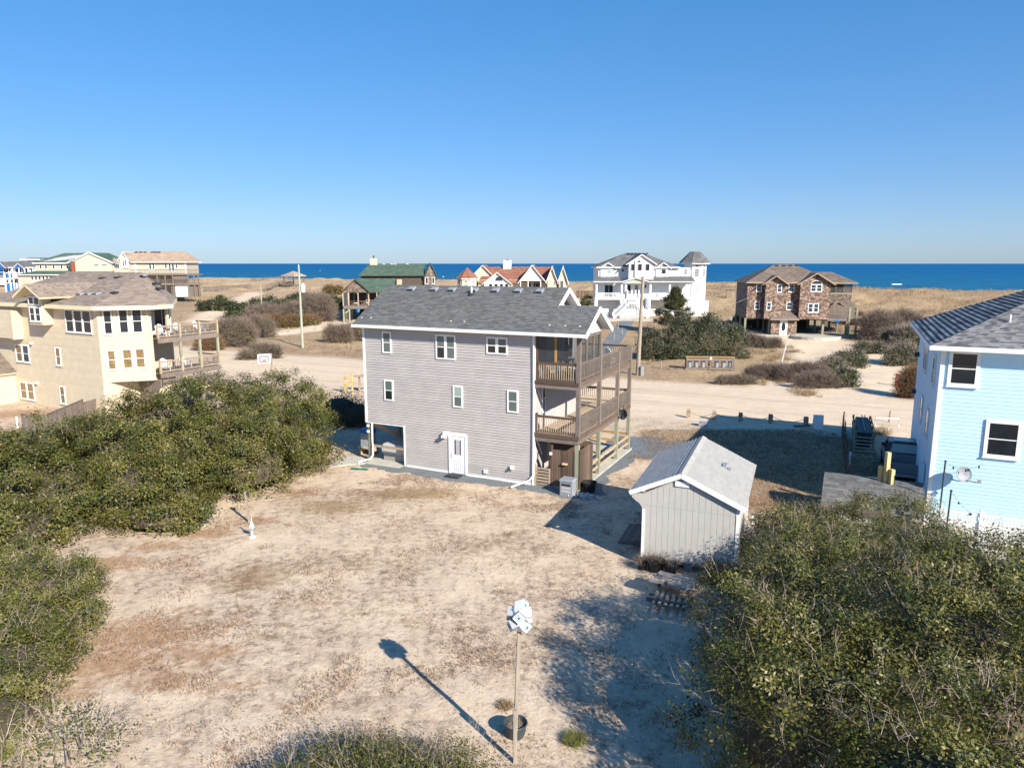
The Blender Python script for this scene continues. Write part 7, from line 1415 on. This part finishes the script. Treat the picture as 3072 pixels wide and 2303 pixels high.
# sand fence between the lots
A, B_ = G(2526, 1290, 0), G(2548, 1535, 0); d = B_ - A; L_ = d.length; t = thing('sand_fence', 'dark wooden slat sand fence running between the two lots', 'fence', (A.x, A.y, 0), math.degrees(math.atan2(d.y, d.x)))
me = MB().box(-.02, .02, -.006, .006, -.05, 1.15).mesh('slat')
for i in range(int(L_ / .12)):
    o = link('slat', me, 'wood_brown', t, loc=(i * .12, random.gauss(0, .03), random.uniform(-.06, .05))); o.rotation_euler = (random.gauss(0, .05), random.gauss(0, .06), 0)
for k in range(6): x = k * L_ / 5; MB().tube([(x, .05, -.1), (x, .05, 1.35)], .045, 6).build('post', 'wood_gray', t)
for z in (.3, .85): MB().tube([(k * L_ / 12, -.02, z + random.uniform(-.03, .03)) for k in range(13)], .008, 4).build('wire', 'gray_metal', t)
g = G(2546, 1408, 0); MB().tube([(0, 0, -.1), (.02, 0, .95)], .06, 8).lathe([(.075, .95), (.07, 1.0)], .02, 0, 8).build('vent_pipe', 'white_plastic', loc=g, label='white plastic standpipe beside the sand fence', category='pipe')
# weathered fence by the cream house
pts = [G(70, 1302, 0), G(140, 1306, 0), G(255, 1252, 0), G(420, 1200, 0)]
for i, lab in ((0, 'short weathered plank fence panel at the left edge'), (1, 'weathered plank fence corner between thicket and cream house'), (2, 'low weathered fence running back beside the cream house')):
    a, b = pts[i], pts[i + 1]; d = b - a; Ln = d.length; t = thing('plank_fence', lab, 'fence', (a.x, a.y, 0), math.degrees(math.atan2(d.y, d.x)), 'weathered fence panels')
    nb = int(Ln / .15); hgt = (1.35, 1.35, 1.1)[i]
    for j in range(nb): MB().box(j * .15, j * .15 + .138, -.015, .015, .03, hgt + random.uniform(-.02, .02)).build('plank', 'wood_gray', t)
    for z in (.3, hgt - .25): MB().box(0, Ln, .016, .06, z, z + .09).build('rail', 'wood_gray_h', t)
    for x in (0, Ln): MB().box(x - .05, x + .05, .03, .13, -.1, hgt + .08).build('post', 'wood_gray', t)
    MB().box(-.05, Ln, -.06, .08, hgt + .03, hgt + .07).build('cap_rail', 'wood_gray_h', t)
g = G(53, 1282, 0); MB().tube([(0, 0, -.1), (.01, 0, .75)], .06, 8).lathe([(.08, .75), (.08, .8)], .01, 0, 8).build('standpipe', 'white_plastic', loc=g, label='white standpipe left of the weathered fence', category='pipe')
# upturned boat
g = Vector(YP(4.6, 3.6, 0)); t = thing('upturned_boat', 'cream upturned dinghy below the cream house decks', 'boat', (g.x, g.y, 1.8), YA + 80)
prof = [(-2.0, .30), (-1.5, .55), (-.5, .72), (.5, .70), (1.4, .48), (2.0, .06)]; b = MB(); rr = [[b.p(x, w * math.cos(a), w * .85 * math.sin(a)) for a in [math.pi * q / 8 for q in range(9)]] for x, w in prof]
for i in range(5):
    for q in range(8): b.f.append([rr[i][q], rr[i + 1][q], rr[i + 1][q + 1], rr[i][q + 1]])
b.f.append(rr[0]); b.build('hull', 'boat_cream', t, smooth=True); MB().tube([(x, 0, w * .85 + .02) for x, w in prof], .03, 5).build('keel', 'boat_cream', t)
for x in (-1.2, 1.0): MB().box(x - .05, x + .05, -.7, .7, -.08, .0).box(x - .05, x + .05, -.6, -.5, -1.85, -.08).box(x - .05, x + .05, .5, .6, -1.85, -.08).build('trestle', 'wood_gray', t)

# ------------------------------------------------------------------ vehicles
def wheels(t, xs_, ys_, r=.37, w=.24):
    for x in xs_:
        for y in ys_:
            o = MB().tube([(x - w / 2, y, r), (x + w / 2, y, r)], r, 16).build('tyre', 'rubber', t); MB().tube([(x - w / 2 - .01, y, r), (x + w / 2 + .01, y, r)], r * .55, 10).build('rim', 'gray_metal', o)
g = G(2700, 1455, 0); t = thing('pickup_truck', 'dark pickup parked in shade along the light blue house', 'truck', (g.x + .3, g.y, 0), BA + 2)
MB().box(-.93, .93, .0, 5.4, .45, .62).build('chassis', 'dark_metal', t)
MB().box(-.95, -.87, .05, 1.85, .6, 1.12).box(.87, .95, .05, 1.85, .6, 1.12).box(-.87, .87, .05, .13, .6, 1.12).box(-.87, .87, 1.78, 1.85, .6, 1.12).build('bed_side', 'car_silver', t); MB().box(-.87, .87, .13, 1.78, .62, .68).build('bed_floor', 'vent_gray', t)
cabp = [(1.87, .6), (5.38, .6), (5.4, 1.0), (5.2, 1.12), (4.15, 1.2), (3.75, 1.2), (1.87, 1.2)]
MB((0, 0, 90)).prism(cabp, -.93, .93).build('body', 'car_silver', t)
MB().hexa([(-.9, 1.9, 1.2), (.9, 1.9, 1.2), (.9, 4.1, 1.2), (-.9, 4.1, 1.2)], [(-.74, 2.1, 1.82), (.74, 2.1, 1.82), (.74, 3.35, 1.82), (-.74, 3.35, 1.82)]).build('cab', 'car_paint', t)
MB().hexa([(-.7, 1.90, 1.28), (.7, 1.90, 1.28), (.7, 1.93, 1.28), (-.7, 1.93, 1.28)], [(-.6, 2.06, 1.72), (.6, 2.06, 1.72), (.6, 2.09, 1.72), (-.6, 2.09, 1.72)]).build('rear_window', 'glass_pale', t); MB().box(-.5, .5, 2.45, 2.95, 1.822, 1.835).build('sunroof', 'glass_pale', t); MB().box(-.55, .55, 2.15, 2.3, 1.822, 1.84).build('roof_trim', 'car_paint', t)
for s in (-1, 1):
    MB().hexa([(s * .905, 2.1, 1.24), (s * .915, 2.1, 1.24), (s * .915, 3.8, 1.24), (s * .905, 3.8, 1.24)], [(s * .77, 2.25, 1.72), (s * .79, 2.25, 1.72), (s * .79, 3.25, 1.72), (s * .77, 3.25, 1.72)]).build('side_window', 'glass_dark', t); MB().box(s * .95 - .06, s * .95 + .06, 3.7, 3.82, 1.2, 1.38).build('mirror', 'dark_metal', t); MB().box(s * .84 - .08, s * .84 + .08, -.0, .05, .8, 1.05).build('tail_light', 'orange_plastic', t)
MB().box(-.95, .95, -.12, .0, .45, .6).build('rear_bumper', 'gray_metal', t); wheels(t, (-.85, .85), (1.0, 4.4))
g = G(2212, 982); t = thing('parked_suv', 'dark grey car parked in shade left of the shingled house', 'car', (g.x, g.y, g.z), -8)
MB((0, 0, 90)).prism([(0, .4), (4.4, .4), (4.45, .8), (4.2, .98), (3.3, 1.05), (.1, 1.05), (-.02, .7)], -.9, .9).build('body', 'car_paint', t); MB().hexa([(-.86, .1, 1.05), (.86, .1, 1.05), (.86, 3.3, 1.05), (-.86, 3.3, 1.05)], [(-.68, .4, 1.65), (.68, .4, 1.65), (.68, 2.5, 1.65), (-.68, 2.5, 1.65)]).build('cabin', 'car_paint', t)
MB().hexa([(-.7, .12, 1.1), (.7, .12, 1.1), (.7, .15, 1.1), (-.7, .15, 1.1)], [(-.6, .36, 1.56), (.6, .36, 1.56), (.6, .39, 1.56), (-.6, .39, 1.56)]).build('rear_window', 'glass_blue', t)
for s in (-1, 1): MB().box(s * .75 - .1, s * .75 + .1, -.05, .02, .72, .95).build('tail_light', 'orange_plastic', t)
MB().box(-.85, .85, -.1, .0, .4, .6).build('bumper', 'tub_cover', t); wheels(t, (-.8, .8), (.85, 3.5), .34)

# ------------------------------------------------------------------ dune structures
g = G(888, 838); d = ray(888, 812); D = 215
gx = (888 - CX) / F * D; gz = TZ(gx, D); t = thing('gazebo', 'weathered square gazebo on the crest of the dune', 'gazebo', (gx, D, gz), -26)
hh = HC - (826 - 790.5) * D / F - gz; hh = max(2.4, hh)
MB().box(-2.3, 2.3, -2.3, 2.3, hh - 2.9, hh - 2.7).build('floor', 'wood_gray_h', t)
for x in (-2, 2):
    for y in (-2, 2): MB().box(x - .12, x + .12, y - .12, y + .12, -.6, hh).build('post', 'wood_gray', t)
hip_roof(t, -2.6, 2.6, -2.6, 2.6, hh, hh + 1.4, 'roof_far_tan', inset=2.59, trim='wood_tan', fascia=.2, exposure=.35, tab=.7)
for (T, a, b) in (((0, -2, 0), -1.9, 1.9), ((-2, 0, -90), -1.9, 1.9), ((2, 0, 90), -1.9, 1.9)): railing(t, T, a, b, hh - 2.7, .9, .3, thick=.06)
st = [G(805, 868), G(845, 858), G(880, 850)]
def walkway(label, pts, w=1.4, rail=True, lift=.5):
    t = thing('boardwalk', label, 'boardwalk', pts[0])
    for a, b in zip(pts[:-1], pts[1:]):
        A, B2_ = a - pts[0] + Vector((0, 0, lift)), b - pts[0] + Vector((0, 0, lift)); L = (b - a).length; n = max(2, int(L / .5)); dr_ = (B2_ - A).normalized(); sd_ = dr_.cross(Vector((0, 0, 1))).normalized()
        for i in range(n): q = A.lerp(B2_, (i + .5) / n); MB().bar(tuple(q - sd_ * w / 2), tuple(q + sd_ * w / 2), .4, .06).build('plank', 'wood_gray', t)
        if rail:
            for s in (-1, 1):
                o = sd_ * s * w / 2; MB().bar(tuple(A + o + Vector((0, 0, 1))), tuple(B2_ + o + Vector((0, 0, 1))), .1, .1).bar(tuple(A + o + Vector((0, 0, .5))), tuple(B2_ + o + Vector((0, 0, .5))), .05, .1).build('rail', 'wood_gray_h', t)
                for i in range(0, n + 1, 4): q = A.lerp(B2_, i / n) + o; MB().box(q.x - .07, q.x + .07, q.y - .07, q.y + .07, q.z - 1.0, q.z + 1.05).build('post', 'wood_gray', t)
walkway('weathered stair boardwalk climbing left of the gazebo', [G(806, 872), G(848, 855), G(884, 846)], 1.8)
def far_wall(label, p0, p1, top, bot, step=.25, m='wood_gray'):
    a, b = G(p0[0], p0[1]), G(p1[0], p1[1]); d = b - a; L = Vector((d.x, d.y, 0)).length; t = thing('slat_fence', label, 'fence', a, math.degrees(math.atan2(d.y, d.x))); n = int(L / step)
    for i in range(n): z = d.z * i / n; MB().box(i * step, i * step + step * .8, -.02, .02, z + bot, z + top + random.uniform(-.05, .05)).build('slat', m, t)
    for f in (.2, .8): MB().bar((0, .05, bot + (top - bot) * f), (L, .05, d.z + bot + (top - bot) * f), .05, .12).build('rail', 'wood_gray_h', t)
far_wall('long weathered slat fence below the dune right of the tan house', (612, 876), (755, 868), 1.6, -.1, .3); far_wall('line of dune fencing on the crest left of the gazebo', (752, 842), (866, 838), .9, -.1, .45)
far_wall('weathered slat fence between the red roofed and white houses', (1728, 893), (1786, 893), 1.6, -.2, .35, 'wood_brown')
g = G(2192, 892); t = thing('dune_box', 'small weathered wooden hut alone on the dune left of the shingled house', 'hut', g, -20)
for i in range(8): MB().box(-.85 + i * .21, -.66 + i * .21, -.72, -.69, -.3, 1.5).build('plank', 'wood_tan', t); MB((-.88, .7, -90)).box(.0 + i * .175, .16 + i * .175, -.02, .0, -.3, 1.5).build('plank', 'wood_brown', t)
MB().box(-.86, .85, -.68, .7, -.3, 1.45).build('body', 'wood_gray', t); MB().box(-.95, .95, -.8, .8, 1.5, 1.58).build('lid', 'wood_gray_h', t)
g = G(10, 862); t = thing('white_trailer', 'low white trailer standing by the sea at the far left', 'trailer', (g.x, g.y, g.z), -8); MB().box(-6, 4.5, 0, 2.5, .8, 3.2).build('body', 'white_plastic', t); wheels(t, (-3, 3), (.3, 2.2), .4)
# power line from the brown pole to the shingled house
a = tp.location + Vector((.2, 0, hp * .72)); b = Sh.location + Vector((0, -.1, 5.2)); pts = [a.lerp(b, k / 12) + Vector((0, 0, -1.3 * math.sin(math.pi * k / 12))) for k in range(13)]
MB().tube([tuple(p - a) for p in pts], .018, 4).build('service_wire', 'gray_metal', loc=a, label='thin service wire from the brown pole to the shingled house', category='wire')
